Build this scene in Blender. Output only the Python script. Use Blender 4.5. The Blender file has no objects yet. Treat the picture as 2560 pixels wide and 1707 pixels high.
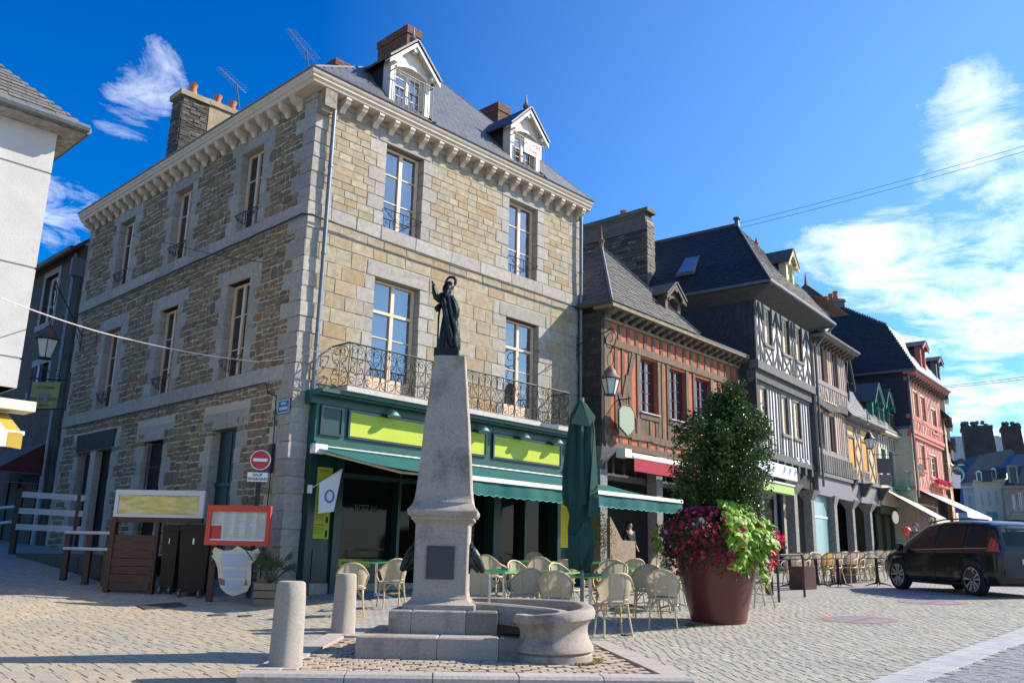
import bpy, math, random
import numpy as np
from math import sin, cos, pi, radians, atan2, hypot, sqrt
from mathutils import Vector, Matrix
R_ = random.Random(7)
sc = bpy.context.scene
col = sc.collection
# ---------------------------------------------------------------- camera
FPX = 2191.0; TH = radians(14.03); PH = radians(1.256); ZC = 1.06
_r0 = Vector((1, 0, 0)); _u0 = Vector((0, -sin(TH), cos(TH))); CF = Vector((0, cos(TH), sin(TH)))
CR = _r0*cos(PH) + _u0*sin(PH); CU = -_r0*sin(PH) + _u0*cos(PH)
cam = bpy.data.cameras.new('camera'); cam.sensor_width = 36; cam.lens = 36*FPX/2560
cam.clip_start = .05; cam.clip_end = 3000
co = bpy.data.objects.new('camera', cam); col.objects.link(co)
co.matrix_world = Matrix(((CR.x, CU.x, -CF.x, 0), (CR.y, CU.y, -CF.y, 0), (CR.z, CU.z, -CF.z, ZC), (0, 0, 0, 1)))
sc.camera = co
# ---------------------------------------------------------------- sky and sun
SUN_EL = 36.0; SUN_AZ = 77.5      # azimuth clockwise from +Y
wd = bpy.data.worlds.new('World'); sc.world = wd; wd.use_nodes = True
nt = wd.node_tree; N = nt.nodes; LK = nt.links
for n in list(N): N.remove(n)
def nn(t, **k):
    n = N.new(t)
    for a, b in k.items(): setattr(n, a, b)
    return n
def mth(op, a, b=None, c=None, clamp=False):
    n = N.new('ShaderNodeMath'); n.operation = op; n.use_clamp = clamp
    for i, v in enumerate((a, b, c)):
        if v is None: continue
        if isinstance(v, (int, float)): n.inputs[i].default_value = v
        else: LK.new(v, n.inputs[i])
    return n.outputs[0]
sky = nn('ShaderNodeTexSky', sky_type='NISHITA', sun_disc=False)
sky.sun_elevation = radians(SUN_EL); sky.sun_rotation = radians(SUN_AZ)
sky.air_density = 1.0; sky.dust_density = .6; sky.ozone_density = 2.2; sky.altitude = 100
tc = nn('ShaderNodeTexCoord'); sep = nn('ShaderNodeSeparateXYZ'); LK.new(tc.outputs['Generated'], sep.inputs[0])
X, Y_, Z = sep.outputs
hs = nn('ShaderNodeHueSaturation'); hs.inputs['Saturation'].default_value = 1.95; hs.inputs['Value'].default_value = 1.42; hs.inputs['Hue'].default_value = .517
LK.new(sky.outputs[0], hs.inputs['Color'])
# clouds lie on a flat layer: project the view direction on it
den = mth('ADD', mth('MAXIMUM', Z, 0.0), .10)
cmb = nn('ShaderNodeCombineXYZ')
LK.new(mth('DIVIDE', X, den), cmb.inputs[0]); LK.new(mth('DIVIDE', Y_, den), cmb.inputs[1])
def noise(vec, scale, detail, rough, dist=0, off=0):
    n = nn('ShaderNodeTexNoise'); n.inputs['Scale'].default_value = scale; n.inputs['Detail'].default_value = detail
    n.inputs['Roughness'].default_value = rough; n.inputs['Distortion'].default_value = dist
    if off:
        m = nn('ShaderNodeMapping'); m.inputs['Location'].default_value = (off, off*.7, off*.3); LK.new(vec, m.inputs[0]); vec = m.outputs[0]
    LK.new(vec, n.inputs['Vector']); return n.outputs['Fac']
n1 = noise(cmb.outputs[0], 1.5, 10, .62, .9, 3.1)
n2 = noise(cmb.outputs[0], 5.5, 9, .66, .7, 7.7)
base = mth('ADD', mth('MULTIPLY', n1, .60), mth('MULTIPLY', n2, .40))
# cover grows towards the right of the view (where the weather is) and in a few wisps
def blob(px, py, rad, amp, sx=1.0):
    d = (CF + CR*((px-1280)/FPX) + CU*((853.5-py)/FPX)).normalized()
    vd = nn('ShaderNodeVectorMath', operation='DISTANCE'); LK.new(tc.outputs['Generated'], vd.inputs[0]); vd.inputs[1].default_value = d
    q = mth('DIVIDE', vd.outputs['Value'], rad)
    return mth('MULTIPLY', mth('POWER', 2.718, mth('MULTIPLY', mth('MULTIPLY', q, q), -1.0)), amp)
azr = mth('ARCTAN2', X, Y_)                                # 0 ahead, + to the right
cover = mth('MULTIPLY', mth('SMOOTH_MIN', mth('MAXIMUM', mth('DIVIDE', mth('SUBTRACT', azr, .10), .45), 0.0), 1.0, .1), .20)
lowfac = mth('SUBTRACT', 1.0, mth('MULTIPLY', Z, 1.55))
cover = mth('MULTIPLY', cover, lowfac)
for b in [(2470, 470, .14, .085), (2450, 190, .045, .12), (2400, 285, .045, .09), (2420, 820, .18, .115), (2160, 660, .035, .12), (2000, 590, .045, .11),
          (410, 230, .06, .105), (440, 80, .05, .10), (330, 200, .045, .095), (265, 290, .045, .105), (140, 480, .06, .10), (150, 620, .06, .11), (420, 380, .045, .09)]:
    cover = mth('ADD', cover, blob(*b))
thr = mth('SUBTRACT', .655, cover)
cl = mth('DIVIDE', mth('SUBTRACT', base, thr), .22)
cl = mth('MULTIPLY', mth('MINIMUM', mth('MAXIMUM', cl, 0.0), 1.0), .92)
mix = nn('ShaderNodeMix', data_type='RGBA'); mix.inputs['B'].default_value = (12.2, 12.6, 13.2, 1)
hz = nn('ShaderNodeMix', data_type='RGBA'); hz.inputs['B'].default_value = (6.0, 10.6, 15.4, 1)   # bright humid air towards the sun side
hzf = mth('MULTIPLY', mth('MULTIPLY', mth('MINIMUM', mth('MAXIMUM', mth('DIVIDE', mth('ADD', azr, .25), 1.1), 0.0), 1.0), mth('SUBTRACT', 1.0, mth('MULTIPLY', Z, .9), clamp=True)), .62)
LK.new(hzf, hz.inputs['Factor']); LK.new(hs.outputs[0], hz.inputs['A'])
LK.new(cl, mix.inputs['Factor']); LK.new(hz.outputs['Result'], mix.inputs['A'])
bg = nn('ShaderNodeBackground'); bg.inputs['Strength'].default_value = .080
LK.new(mix.outputs['Result'], bg.inputs['Color'])
wo = nn('ShaderNodeOutputWorld'); LK.new(bg.outputs[0], wo.inputs[0])
sun = bpy.data.lights.new('sun', 'SUN'); sun.energy = 4.9; sun.angle = radians(.5); sun.color = (1, .93, .82)
so = bpy.data.objects.new('sun', sun); col.objects.link(so)
_a = radians(SUN_AZ); SD = Vector((sin(_a)*cos(radians(SUN_EL)), cos(_a)*cos(radians(SUN_EL)), sin(radians(SUN_EL))))
so.rotation_euler = SD.to_track_quat('Z', 'Y').to_euler(); so.location = SD*60
sc.view_settings.view_transform = 'Standard'; sc.view_settings.look = 'None'
sc.view_settings.exposure = 0.78; sc.view_settings.gamma = 1
sc.cycles.max_bounces = 6; sc.cycles.diffuse_bounces = 2; sc.cycles.transparent_max_bounces = 6
# ---------------------------------------------------------------- pixel to place helpers (photo pixels, 2560 wide)
CAM = Vector((0, 0, ZC))
def ray(x, y): return (CF + CR*((x-1280)/FPX) + CU*((853.5-y)/FPX)).normalized()
def at(x, y, Y):
    d = ray(x, y); return CAM + d*(Y/d.y)
class Fr:
    "facade frame: s runs along the wall, o outwards, z up"
    def __init__(f, P, az, flip=1):
        a = radians(az); f.P = Vector((P[0], P[1], 0)); f.e = Vector((sin(a), cos(a), 0)); f.n = Vector((f.e.y, -f.e.x, 0))*flip
        z = Vector((0, 0, 1)); f.Y = -f.n; f.X = f.Y.cross(z); f.sg = 1 if f.X.dot(f.e) > 0 else -1
        f.rot = Matrix((f.X, f.Y, z)).transposed()
    def w(f, s, o, z): return f.P + f.e*s + f.n*o + Vector((0, 0, z))
    def px(f, x, y, o=0):
        d = ray(x, y); p0 = f.P + f.n*o; t = (p0-CAM).dot(f.n)/d.dot(f.n); p = CAM + d*t
        return (p-f.P).dot(f.e), p.z
class Flat(Fr):
    "world-aligned frame: s = x, o = -y, z"
    def __init__(f, P=(0, 0), az=90): super().__init__(P, az)
# ---------------------------------------------------------------- ground height (thin-plate spline through surveyed points)
GP = np.array([(-2.3, 8.2, -.14), (2, 8.4, -.12), (-4.5, 8.6, -.12), (4.8, 9, .03), (-2.3, 12.7, 0.0), (-3.6, 12.4, -.01), (0, 14, .03), (1.75, 13.6, .07), (2.45, 14.7, .15), (3.45, 14.6, .13),
 (-2.3, 17.3, .22), (-4.62, 18.3, .26), (-5.2, 14.6, .0), (-5.4, 16.2, .05), (-7.8, 17.2, .14), (-6.6, 18.6, .33), (-9.6, 16.2, .18), (-8.3, 19, .40), (-10.6, 21, .86), (7.3, 20.8, .5), (9.8, 21.8, .58), (10.1, 19.1, .5), (2.7, 24.8, .40), (8.8, 30.6, .65),
 (22, 47, 1.1), (32, 62, 1.6), (-14, 27, 1.2), (-20, 35, 1.7), (0, 0, -.35), (8, 6, .05), (-8, 4, -.2), (12, 12, .30), (14.5, 33, 1.05), (18, 39, 1.3), (-14, 10, .0), (20, 25, .8), (30, 20, .9), (-30, 10, .1), (40, 100, 4.0), (0, 40, .9)])
def _U(r2): return np.where(r2 > 0, r2*np.log(np.maximum(r2, 1e-9)), 0)
_n = len(GP); _K = _U(((GP[:, None, :2]-GP[None, :, :2])**2).sum(-1)) + np.eye(_n)*1.5
_P = np.hstack([np.ones((_n, 1)), GP[:, :2]]); _A = np.block([[_K, _P], [_P.T, np.zeros((3, 3))]])
_W = np.linalg.solve(_A, np.concatenate([GP[:, 2], np.zeros(3)]))
def gz_arr(x, y):
    x = np.clip(np.asarray(x, float), -32, 42); y = np.clip(np.asarray(y, float), -4, 102)
    r2 = (x[..., None]-GP[:, 0])**2 + (y[..., None]-GP[:, 1])**2
    return _U(r2)@_W[:_n] + _W[_n] + _W[_n+1]*x + _W[_n+2]*y
def gz(x, y): return float(gz_arr(np.array([x]), np.array([y]))[0])
def gpt(x, y, h=0):
    "where the ray through a photo pixel meets a height h above the ground"
    d = ray(x, y); prev = None; t = 5.0; best = None
    while t < 90:
        p = CAM + d*t; f = p.z - gz(p.x, p.y) - h
        if prev is not None and prev*f <= 0: return Vector((p.x, p.y, gz(p.x, p.y)))
        prev = f; t += .05
    p = CAM + d*20; return Vector((p.x, p.y, gz(p.x, p.y)))
# ---------------------------------------------------------------- mesh builder
BASE = {}
def newobj(name, me, parent=None, loc=(0, 0, 0)):
    o = bpy.data.objects.new(name, me); col.objects.link(o)
    if parent is not None: o.parent = parent
    o.location = loc; BASE[o.name] = (BASE[parent.name] if parent is not None else Vector((0, 0, 0))) + Vector(loc)
    return o
class MB:
    def __init__(s): s.V = []; s.F = []; s.M = []; s.S = []
    def add(s, vs, fs, mi=0, sm=False):
        b = len(s.V); s.V += [tuple(v) for v in vs]
        for f in fs: s.F.append([b+i for i in f]); s.M.append(mi); s.S.append(sm)
        return s
    def hexa(s, p, mi=0): return s.add(p, [(0, 3, 2, 1), (4, 5, 6, 7), (0, 1, 5, 4), (1, 2, 6, 5), (2, 3, 7, 6), (3, 0, 4, 7)], mi)
    def box(s, fr, s0, s1, o0, o1, z0, z1, mi=0):
        p = [fr.w(a, b, z) for z in (z0, z1) for a, b in ((s0, o0), (s1, o0), (s1, o1), (s0, o1))]
        return s.hexa(p, mi)
    def lbox(s, x0, x1, y0, y1, z0, z1, mi=0):
        return s.hexa([(a, b, z) for z in (z0, z1) for a, b in ((x0, y0), (x1, y0), (x1, y1), (x0, y1))], mi)
    def cbox(s, c, sz, rot=None, mi=0):
        c = Vector(c); p = []
        for z in (-.5, .5):
            for a, b in ((-.5, -.5), (.5, -.5), (.5, .5), (-.5, .5)):
                v = Vector((a*sz[0], b*sz[1], z*sz[2])); p.append(c + (rot@v if rot else v))
        return s.hexa(p, mi)
    def quad(s, a, b, c, d, mi=0): return s.add([a, b, c, d], [(0, 1, 2, 3)], mi)
    def slab(s, pts, th, mi=0):
        "thick polygon: pts counter-clockwise seen from outside, thickness goes inwards"
        pts = [Vector(p) for p in pts]; n = Vector((0, 0, 0))
        for i in range(1, len(pts)-1): n += (pts[i]-pts[0]).cross(pts[i+1]-pts[0])
        n.normalize(); k = len(pts); q = [p-n*th for p in pts]
        return s.add(pts+q, [tuple(range(k)), tuple(range(2*k-1, k-1, -1))] + [(i, i+k, (i+1) % k+k, (i+1) % k) for i in range(k)], mi)
    def prism(s, fr, pts, o0, o1, mi=0):
        k = len(pts); a = [fr.w(p[0], o1, p[1]) for p in pts]; b = [fr.w(p[0], o0, p[1]) for p in pts]
        return s.add(a+b, [tuple(range(k)), tuple(range(2*k-1, k-1, -1))] + [(i, i+k, (i+1) % k+k, (i+1) % k) for i in range(k)], mi)
    def tube(s, pts, r, n=6, mi=0, caps=True, closed=False):
        pts = [Vector(p) for p in pts]; k = len(pts); rr = r if isinstance(r, (list, tuple)) else [r]*k
        up = None; vs = []
        for i, p in enumerate(pts):
            if closed: t = pts[(i+1) % k]-pts[i-1]
            else: t = pts[min(i+1, k-1)]-pts[max(i-1, 0)]
            if t.length < 1e-9: t = Vector((0, 0, 1))
            t.normalize()
            if up is None: up = Vector((0, 0, 1)) if abs(t.z) < .9 else Vector((1, 0, 0))
            a = t.cross(up)
            if a.length < 1e-4: a = t.cross(Vector((0, 1, .1)))
            a.normalize(); b = a.cross(t); up = b
            for j in range(n):
                q = 2*pi*j/n; vs.append(p + a*cos(q)*rr[i] + b*sin(q)*rr[i])
        fs = [(i*n+j, i*n+(j+1) % n, (i+1)*n+(j+1) % n, (i+1)*n+j) for i in range(k-1) for j in range(n)]
        if closed: fs += [((k-1)*n+j, (k-1)*n+(j+1) % n, (j+1) % n, j) for j in range(n)]
        elif caps: fs += [tuple(range(n-1, -1, -1)), tuple((k-1)*n+j for j in range(n))]
        return s.add(vs, fs, mi, True)
    def lathe(s, c, prof, n=24, mi=0, a0=0, sx=1, sy=1, caps=True):
        c = Vector(c); k = len(prof)
        vs = [c + Vector((r*cos(a0+2*pi*j/n)*sx, r*sin(a0+2*pi*j/n)*sy, z)) for r, z in prof for j in range(n)]
        fs = [(i*n+j, i*n+(j+1) % n, (i+1)*n+(j+1) % n, (i+1)*n+j) for i in range(k-1) for j in range(n)]
        if caps: fs += [tuple(range(n-1, -1, -1)), tuple((k-1)*n+j for j in range(n))]
        return s.add(vs, fs, mi, n > 8)
    def sweep(s, path, prof, mi=0, up=Vector((0, 0, 1)), sm=True, closed=False):
        "profile (out, up) carried along a horizontal path; out is to the right of travel"
        path = [Vector(p) for p in path]; k = len(path); m = len(prof); vs = []
        for i, p in enumerate(path):
            t = (path[(i+1) % k]-path[i-1]) if closed else (path[min(i+1, k-1)]-path[max(i-1, 0)])
            t.z = 0; t.normalize(); a = Vector((t.y, -t.x, 0))
            for o, z in prof: vs.append(p + a*o + up*z)
        fs = [(i*m+j, i*m+(j+1) % m, (i+1)*m+(j+1) % m, (i+1)*m+j) for i in range(k-1) for j in range(m)]
        if closed: fs += [((k-1)*m+j, (k-1)*m+(j+1) % m, (j+1) % m, j) for j in range(m)]
        else: fs += [tuple(range(m-1, -1, -1)), tuple((k-1)*m+j for j in range(m))]
        return s.add(vs, fs, mi, sm)
    def build(s, name, mats, parent=None, loc=None, angle=False):
        b = BASE[parent.name] if parent is not None else Vector(loc or (0, 0, 0))
        me = bpy.data.meshes.new(name)
        me.from_pydata([(v[0]-b.x, v[1]-b.y, v[2]-b.z) for v in s.V], [], s.F)
        ml = mats if isinstance(mats, (list, tuple)) else [mats]
        for m in ml: me.materials.append(m)
        me.polygons.foreach_set('material_index', s.M); me.polygons.foreach_set('use_smooth', s.S)
        me.update()
        if any(s.S):
            try: me.set_sharp_from_angle(angle=radians(40))
            except Exception: pass
        return newobj(name, me, parent, (0, 0, 0) if parent is not None else tuple(b))
def tag(o, label=None, cat=None, group=None, kind=None):
    for k, v in (('label', label), ('category', cat), ('group', group), ('kind', kind)):
        if v: o[k] = v
    return o
def thing(name, label, cat, loc, group=None):
    o = newobj(name, None, None, tuple(loc)); o.empty_display_size = .2; return tag(o, label, cat, group)
def stuffed(o): o['kind'] = 'stuff'; return o
def struct(o): o['kind'] = 'structure'; return o
CH = {}
def kids(o): return [c for c in bpy.data.objects if c.parent == o]
def copy_tree(o, parent=None, _map=None):
    if _map is None:
        _map = {}
        for c in bpy.data.objects:
            if c.parent: _map.setdefault(c.parent.name, []).append(c)
    c = o.copy(); col.objects.link(c); c.parent = parent; BASE[c.name] = Vector((0, 0, 0))
    for ch in _map.get(o.name, []): copy_tree(ch, c, _map)
    return c
# ---------------------------------------------------------------- materials
MATS = {}
def mat(name, c1, c2=None, scale=6, rough=.8, bump=0, bs=60, rand=0, ramp=None, metal=0, spec=.5, coat=0, trans=0, c3=None, s3=1.2, t3=.6, emit=None, stretch=None, alpha=None, ior=None, wave=None):
    if name in MATS: return MATS[name]
    m = bpy.data.materials.new(name); m.use_nodes = True; t = m.node_tree; n_ = t.nodes; l = t.links
    b = n_['Principled BSDF']; b.inputs['Roughness'].default_value = rough; b.inputs['Metallic'].default_value = metal
    b.inputs['Specular IOR Level'].default_value = spec
    if coat: b.inputs['Coat Weight'].default_value = coat; b.inputs['Coat Roughness'].default_value = .05
    if ior: b.inputs['IOR'].default_value = ior
    if emit: b.inputs['Emission Color'].default_value = (*emit[:3], 1); b.inputs['Emission Strength'].default_value = emit[3]
    geo = n_.new('ShaderNodeNewGeometry'); pos = geo.outputs['Position']
    if stretch:
        mp = n_.new('ShaderNodeMapping'); mp.inputs['Scale'].default_value = stretch; l.new(pos, mp.inputs[0]); pos = mp.outputs[0]
    def noi(sc_, det=5, rg=.6):
        q = n_.new('ShaderNodeTexNoise'); q.inputs['Scale'].default_value = sc_; q.inputs['Detail'].default_value = det; q.inputs['Roughness'].default_value = rg
        l.new(pos, q.inputs['Vector']); return q.outputs['Fac']
    def mx(f, A, B, bt='MIX'):
        q = n_.new('ShaderNodeMix'); q.data_type = 'RGBA'; q.blend_type = bt
        for k, v in (('Factor', f), ('A', A), ('B', B)):
            if isinstance(v, (int, float)): q.inputs[k].default_value = v
            elif isinstance(v, (tuple, list)): q.inputs[k].default_value = (*v[:3], 1)
            else: l.new(v, q.inputs[k])
        return q.outputs['Result']
    def rm(v, a, b_, c, d):
        q = n_.new('ShaderNodeMapRange'); l.new(v, q.inputs[0])
        for i, x in enumerate((a, b_, c, d)): q.inputs[i+1].default_value = x
        return q.outputs[0]
    rnd = None
    if rand or ramp:
        oi = n_.new('ShaderNodeObjectInfo'); ad = n_.new('ShaderNodeMath'); ad.operation = 'ADD'
        l.new(oi.outputs['Random'], ad.inputs[0]); l.new(geo.outputs['Random Per Island'], ad.inputs[1])
        fr_ = n_.new('ShaderNodeMath'); fr_.operation = 'FRACT'; l.new(ad.outputs[0], fr_.inputs[0]); rnd = fr_.outputs[0]
    if ramp:
        cr = n_.new('ShaderNodeValToRGB'); cr.color_ramp.interpolation = 'LINEAR'
        e = cr.color_ramp.elements
        while len(e) < len(ramp): e.new(.5)
        for i, c in enumerate(ramp): e[i].position = i/(len(ramp)-1); e[i].color = (*c, 1)
        l.new(rnd, cr.inputs[0]); cc = cr.outputs[0]
    else: cc = c1
    if c2 is not None:
        f = rm(noi(scale), .35, .65, 0, 1)
        if ramp: cc = mx(f, cc, mx(.6, cc, c2))
        else: cc = mx(f, cc, c2)
    if c3 is not None: cc = mx(rm(noi(s3, 6, .7), t3, t3+.12, 0, 1), cc, c3)
    if rand and not ramp:
        wn = n_.new('ShaderNodeTexWhiteNoise'); wn.noise_dimensions = '1D'; l.new(rnd, wn.inputs['W'])
        v = rm(wn.outputs['Value'], 0, 1, 1-rand, 1+rand); q = n_.new('ShaderNodeVectorMath'); q.operation = 'SCALE'
        if isinstance(cc, (tuple, list)): q.inputs[0].default_value = cc[:3]
        else: l.new(cc, q.inputs[0])
        l.new(v, q.inputs['Scale']); cc = q.outputs[0]
    if isinstance(cc, (tuple, list)): b.inputs['Base Color'].default_value = (*cc[:3], 1)
    else: l.new(cc, b.inputs['Base Color'])
    if bump:
        bp = n_.new('ShaderNodeBump'); bp.inputs['Strength'].default_value = bump; bp.inputs['Distance'].default_value = .02
        if wave:
            wv = n_.new('ShaderNodeTexWave'); wv.inputs['Scale'].default_value = wave; wv.bands_direction = 'Z'; wv.inputs['Distortion'].default_value = 1.5
            l.new(pos, wv.inputs['Vector']); l.new(wv.outputs['Fac'], bp.inputs['Height'])
        else: l.new(noi(bs, 4, .6), bp.inputs['Height'])
        l.new(bp.outputs[0], b.inputs['Normal'])
    if alpha is not None: b.inputs['Alpha'].default_value = alpha
    if trans:
        out = n_['Material Output']; tr = n_.new('ShaderNodeBsdfTranslucent')
        if isinstance(cc, (tuple, list)): tr.inputs['Color'].default_value = (*cc[:3], 1)
        else: l.new(cc, tr.inputs['Color'])
        ms = n_.new('ShaderNodeMixShader'); ms.inputs[0].default_value = trans
        l.new(b.outputs[0], ms.inputs[1]); l.new(tr.outputs[0], ms.inputs[2]); l.new(ms.outputs[0], out.inputs['Surface'])
    MATS[name] = m; return m
granite = mat('granite', (.36, .325, .28), (.27, .24, .205), 9, .85, .35, 90, rand=.13, c3=(.23, .20, .16), s3=2.2, t3=.62)
ashlar = mat('ashlar', None, (.20, .145, .075), 7, .88, .5, 70, ramp=[(.36, .29, .18), (.40, .335, .235), (.33, .25, .14), (.38, .33, .25), (.43, .36, .25), (.36, .24, .12), (.33, .30, .24), (.40, .33, .22)], c3=(.30, .27, .22), s3=2.5, t3=.58)
rubble = mat('rubble', None, (0.151, 0.116, 0.069), 9, .92, .8, 50, ramp=[(0.255, 0.182, 0.088), (0.128, 0.099, 0.064), (0.313, 0.231, 0.118), (0.093, 0.075, 0.051), (0.313, 0.143, 0.049), (0.209, 0.165, 0.103), (0.139, 0.110, 0.073), (0.336, 0.220, 0.098), (0.220, 0.182, 0.118)])
mortar = mat('mortar', (.44, .385, .30), (.35, .30, .225), 14, .95, .6, 120)
mortar_l = mat('mortar_light', (.47, .41, .32), (.38, .33, .25), 14, .95, .4, 120)
cream = mat('cream_paint', (.60, .49, .375), (.52, .42, .315), 5, .7, .15, 40, c3=(.26, .21, .15), s3=4, t3=.66)
framep = mat('peach_window_paint', (.66, .47, .32), (.60, .42, .28), 9, .5)
lead = mat('lead_grey', (.14, .15, .165), (.10, .11, .12), 12, .5, .2, 30, metal=.3)
zinc = mat('zinc_pipe', (.17, .19, .215), (.13, .145, .165), 10, .42, metal=.4)
iron = mat('wrought_iron', (.018, .017, .017), (.03, .026, .022), 30, .5, spec=.4)
slate = mat('slate', None, (.05, .055, .065), 20, .55, .3, 60, ramp=[(.075, .08, .095), (.10, .105, .12), (.06, .065, .08), (.12, .12, .13), (.085, .09, .10)])
slate_old = mat('old_slate', None, (.06, .055, .05), 18, .7, .5, 60, ramp=[(.10, .092, .084), (.15, .135, .12), (.075, .07, .066), (.18, .165, .145), (.12, .11, .10)])
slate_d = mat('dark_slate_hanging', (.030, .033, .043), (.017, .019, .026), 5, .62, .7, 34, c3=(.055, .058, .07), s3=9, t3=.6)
brickm = mat('chimney_brick', None, (.12, .07, .05), 8, .9, .5, 60, ramp=[(.20, .075, .045), (.15, .055, .035), (.24, .10, .06), (.11, .05, .04), (.19, .085, .055)])
terra = mat('terracotta', (.52, .16, .06), (.40, .11, .045), 8, .75)
def glassmat(name, c, r=.03, ior=1.9): return mat(name, c, None, rough=r, ior=ior, spec=.5)
glass = glassmat('window_glass', (.022, .024, .022), .02, 3.4)
glass_d = glassmat('dim_glass', (.030, .031, .026), .08, 1.5)
dark = mat('dark_interior', (.012, .011, .010), None, rough=.9)
green = mat('bottle_green_paint', (.008, .075, .058), (.006, .060, .048), 4, .38, spec=.5)
green_d = mat('dark_green_panel', (.004, .035, .030), None, rough=.35)
teal = mat('teal_canvas', (.002, .112, .100), (.002, .096, .088), 2.5, .85, .2, 120, trans=.12)
lime = mat('lime_sign_panel', (.44, .50, .012), (.40, .46, .012), 1.5, .45)
lime_d = mat('menu_lime', (.36, .38, .02), None, rough=.6)
white = mat('white_paint', (.72, .70, .68), (.66, .64, .62), 6, .5)
creamw = mat('cream_white_paint', (.70, .62, .53), (.62, .54, .45), 7, .6, c3=(.4, .33, .26), s3=5, t3=.68)
alu = mat('ivory_bar', (.78, .70, .56), None, rough=.35)
chrome = mat('chrome', (.62, .62, .62), None, rough=.16, metal=1)
black = mat('black_ink', (.01, .01, .012), None, rough=.6)
blockmesh = {}
def unit_block(k=0, b=.035, mats=None):
    key = ('b', k, mats.name)
    if key in blockmesh: return blockmesh[key]
    r = random.Random(k*31+5); j = lambda a: r.uniform(-a, a)
    mb = MB(); jt = .012
    c = [(-.5, -.5), (.5, -.5), (.5, .5), (-.5, .5)]
    ring = [(x+j(jt), z+j(jt)) for x, z in c]
    V = [(x, .5, z) for x, z in ring] + [(x, -.5+.12, z) for x, z in ring] + [(x*(1-2*b*(1+.5*j(1))), -.5+j(.03), z*(1-2.4*b)) for x, z in ring]
    F = [(0, 1, 5, 4), (1, 2, 6, 5), (2, 3, 7, 6), (3, 0, 4, 7), (4, 5, 9, 8), (5, 6, 10, 9), (6, 7, 11, 10), (7, 4, 8, 11), (8, 9, 10, 11)]
    F = [tuple(reversed(f)) for f in F]
    me = bpy.data.meshes.new('block'); me.from_pydata(V, [], [tuple(reversed(f)) for f in F]); me.materials.append(mats); me.update()
    blockmesh[key] = me; return me
def unit_rubble(k=0, mats=None):
    key = ('r', k, mats.name)
    if key in blockmesh: return blockmesh[key]
    r = random.Random(k*77+3); n = 8; ring = []
    for i in range(n):
        a = 2*pi*(i+r.uniform(-.16, .16))/n; cx, cz = cos(a), sin(a)
        q = max(abs(cx), abs(cz)); f = .5/q*(r.uniform(.93, 1.0) if i % 2 == 0 else r.uniform(.84, .99))
        ring.append((max(-.5, min(.5, cx*f)), max(-.5, min(.5, cz*f))))
    V = [(x, .5, z) for x, z in ring] + [(x, -.38, z) for x, z in ring] + [(x*.93, -.5+r.uniform(-.05, .05), z*.90) for x, z in ring]
    F = [(i, (i+1) % n, (i+1) % n+n, i+n) for i in range(n)] + [(i+n, (i+1) % n+n, (i+1) % n+2*n, i+2*n) for i in range(n)] + [tuple(range(2*n, 3*n))]
    me = bpy.data.meshes.new('rubble'); me.from_pydata(V, [], F); me.materials.append(mats); me.update()
    # outward is -Y
    blockmesh[key] = me; return me
cubemesh = {}
def unit_cube(m):
    if m.name not in cubemesh:
        mb = MB(); mb.lbox(-.5, .5, -.5, .5, -.5, .5); me = bpy.data.meshes.new('bar'); me.from_pydata(mb.V, [], mb.F); me.materials.append(m); me.update(); cubemesh[m.name] = me
    return cubemesh[m.name]
def piece(name, me, fr, s, o, z, w, d, h, parent, tilt=0, yaw=0, rock=0):
    o_ = bpy.data.objects.new(name, me); col.objects.link(o_); o_.parent = parent
    M = fr.rot.to_4x4()
    if tilt: M = M@Matrix.Rotation(-tilt*fr.sg, 4, 'Y')
    if rock: M = M@Matrix.Rotation(rock, 4, 'X')
    o_.matrix_local = Matrix.Translation(fr.w(s, o, z) - BASE[parent.name])@M@Matrix.Diagonal((w, d, h, 1))
    BASE[o_.name] = fr.w(s, o, z)
    return o_
def bake(mb, me, fr, s, o, z, w, d, h, mi=0, tilt=0):
    M = fr.rot; T = Matrix.Rotation(-tilt*fr.sg, 3, 'Y') if tilt else None; c = fr.w(s, o, z); b = len(mb.V)
    for v in me.vertices:
        q = Vector((v.co.x*w, v.co.y*d, v.co.z*h))
        if T: q = T@q
        mb.V.append(tuple(c + M@q))
    for p in me.polygons: mb.F.append([b+i for i in p.vertices]); mb.M.append(mi); mb.S.append(False)
def bar(name, m, fr, a, b, w, d, parent, o=.02):
    "straight timber or bar between two facade points (s,z)"
    (s0, z0), (s1, z1) = a, b; L = hypot(s1-s0, z1-z0); an = atan2(s1-s0, z1-z0)
    return piece(name, unit_cube(m), fr, (s0+s1)/2, o, (z0+z1)/2, w, d, L, parent, tilt=-an)
def holes_wall(mb, fr, s0, s1, z0, z1, holes, o0, o1, mi=0):
    ss = sorted({s0, s1, *[min(max(h[i], s0), s1) for h in holes for i in (0, 1)]}); zs = sorted({z0, z1, *[min(max(h[i], z0), z1) for h in holes for i in (2, 3)]})
    for a, b in zip(ss, ss[1:]):
        run = None
        for c, d in zip(zs, zs[1:]):
            ms, mz = (a+b)/2, (c+d)/2
            solid = not any(h[0] < ms < h[1] and h[2] < mz < h[3] for h in holes)
            if solid: run = (run[0], d) if run else (c, d)
            if (not solid or d == zs[-1]) and run: mb.box(fr, a, b, o0, o1, run[0], run[1], mi); run = None
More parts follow.
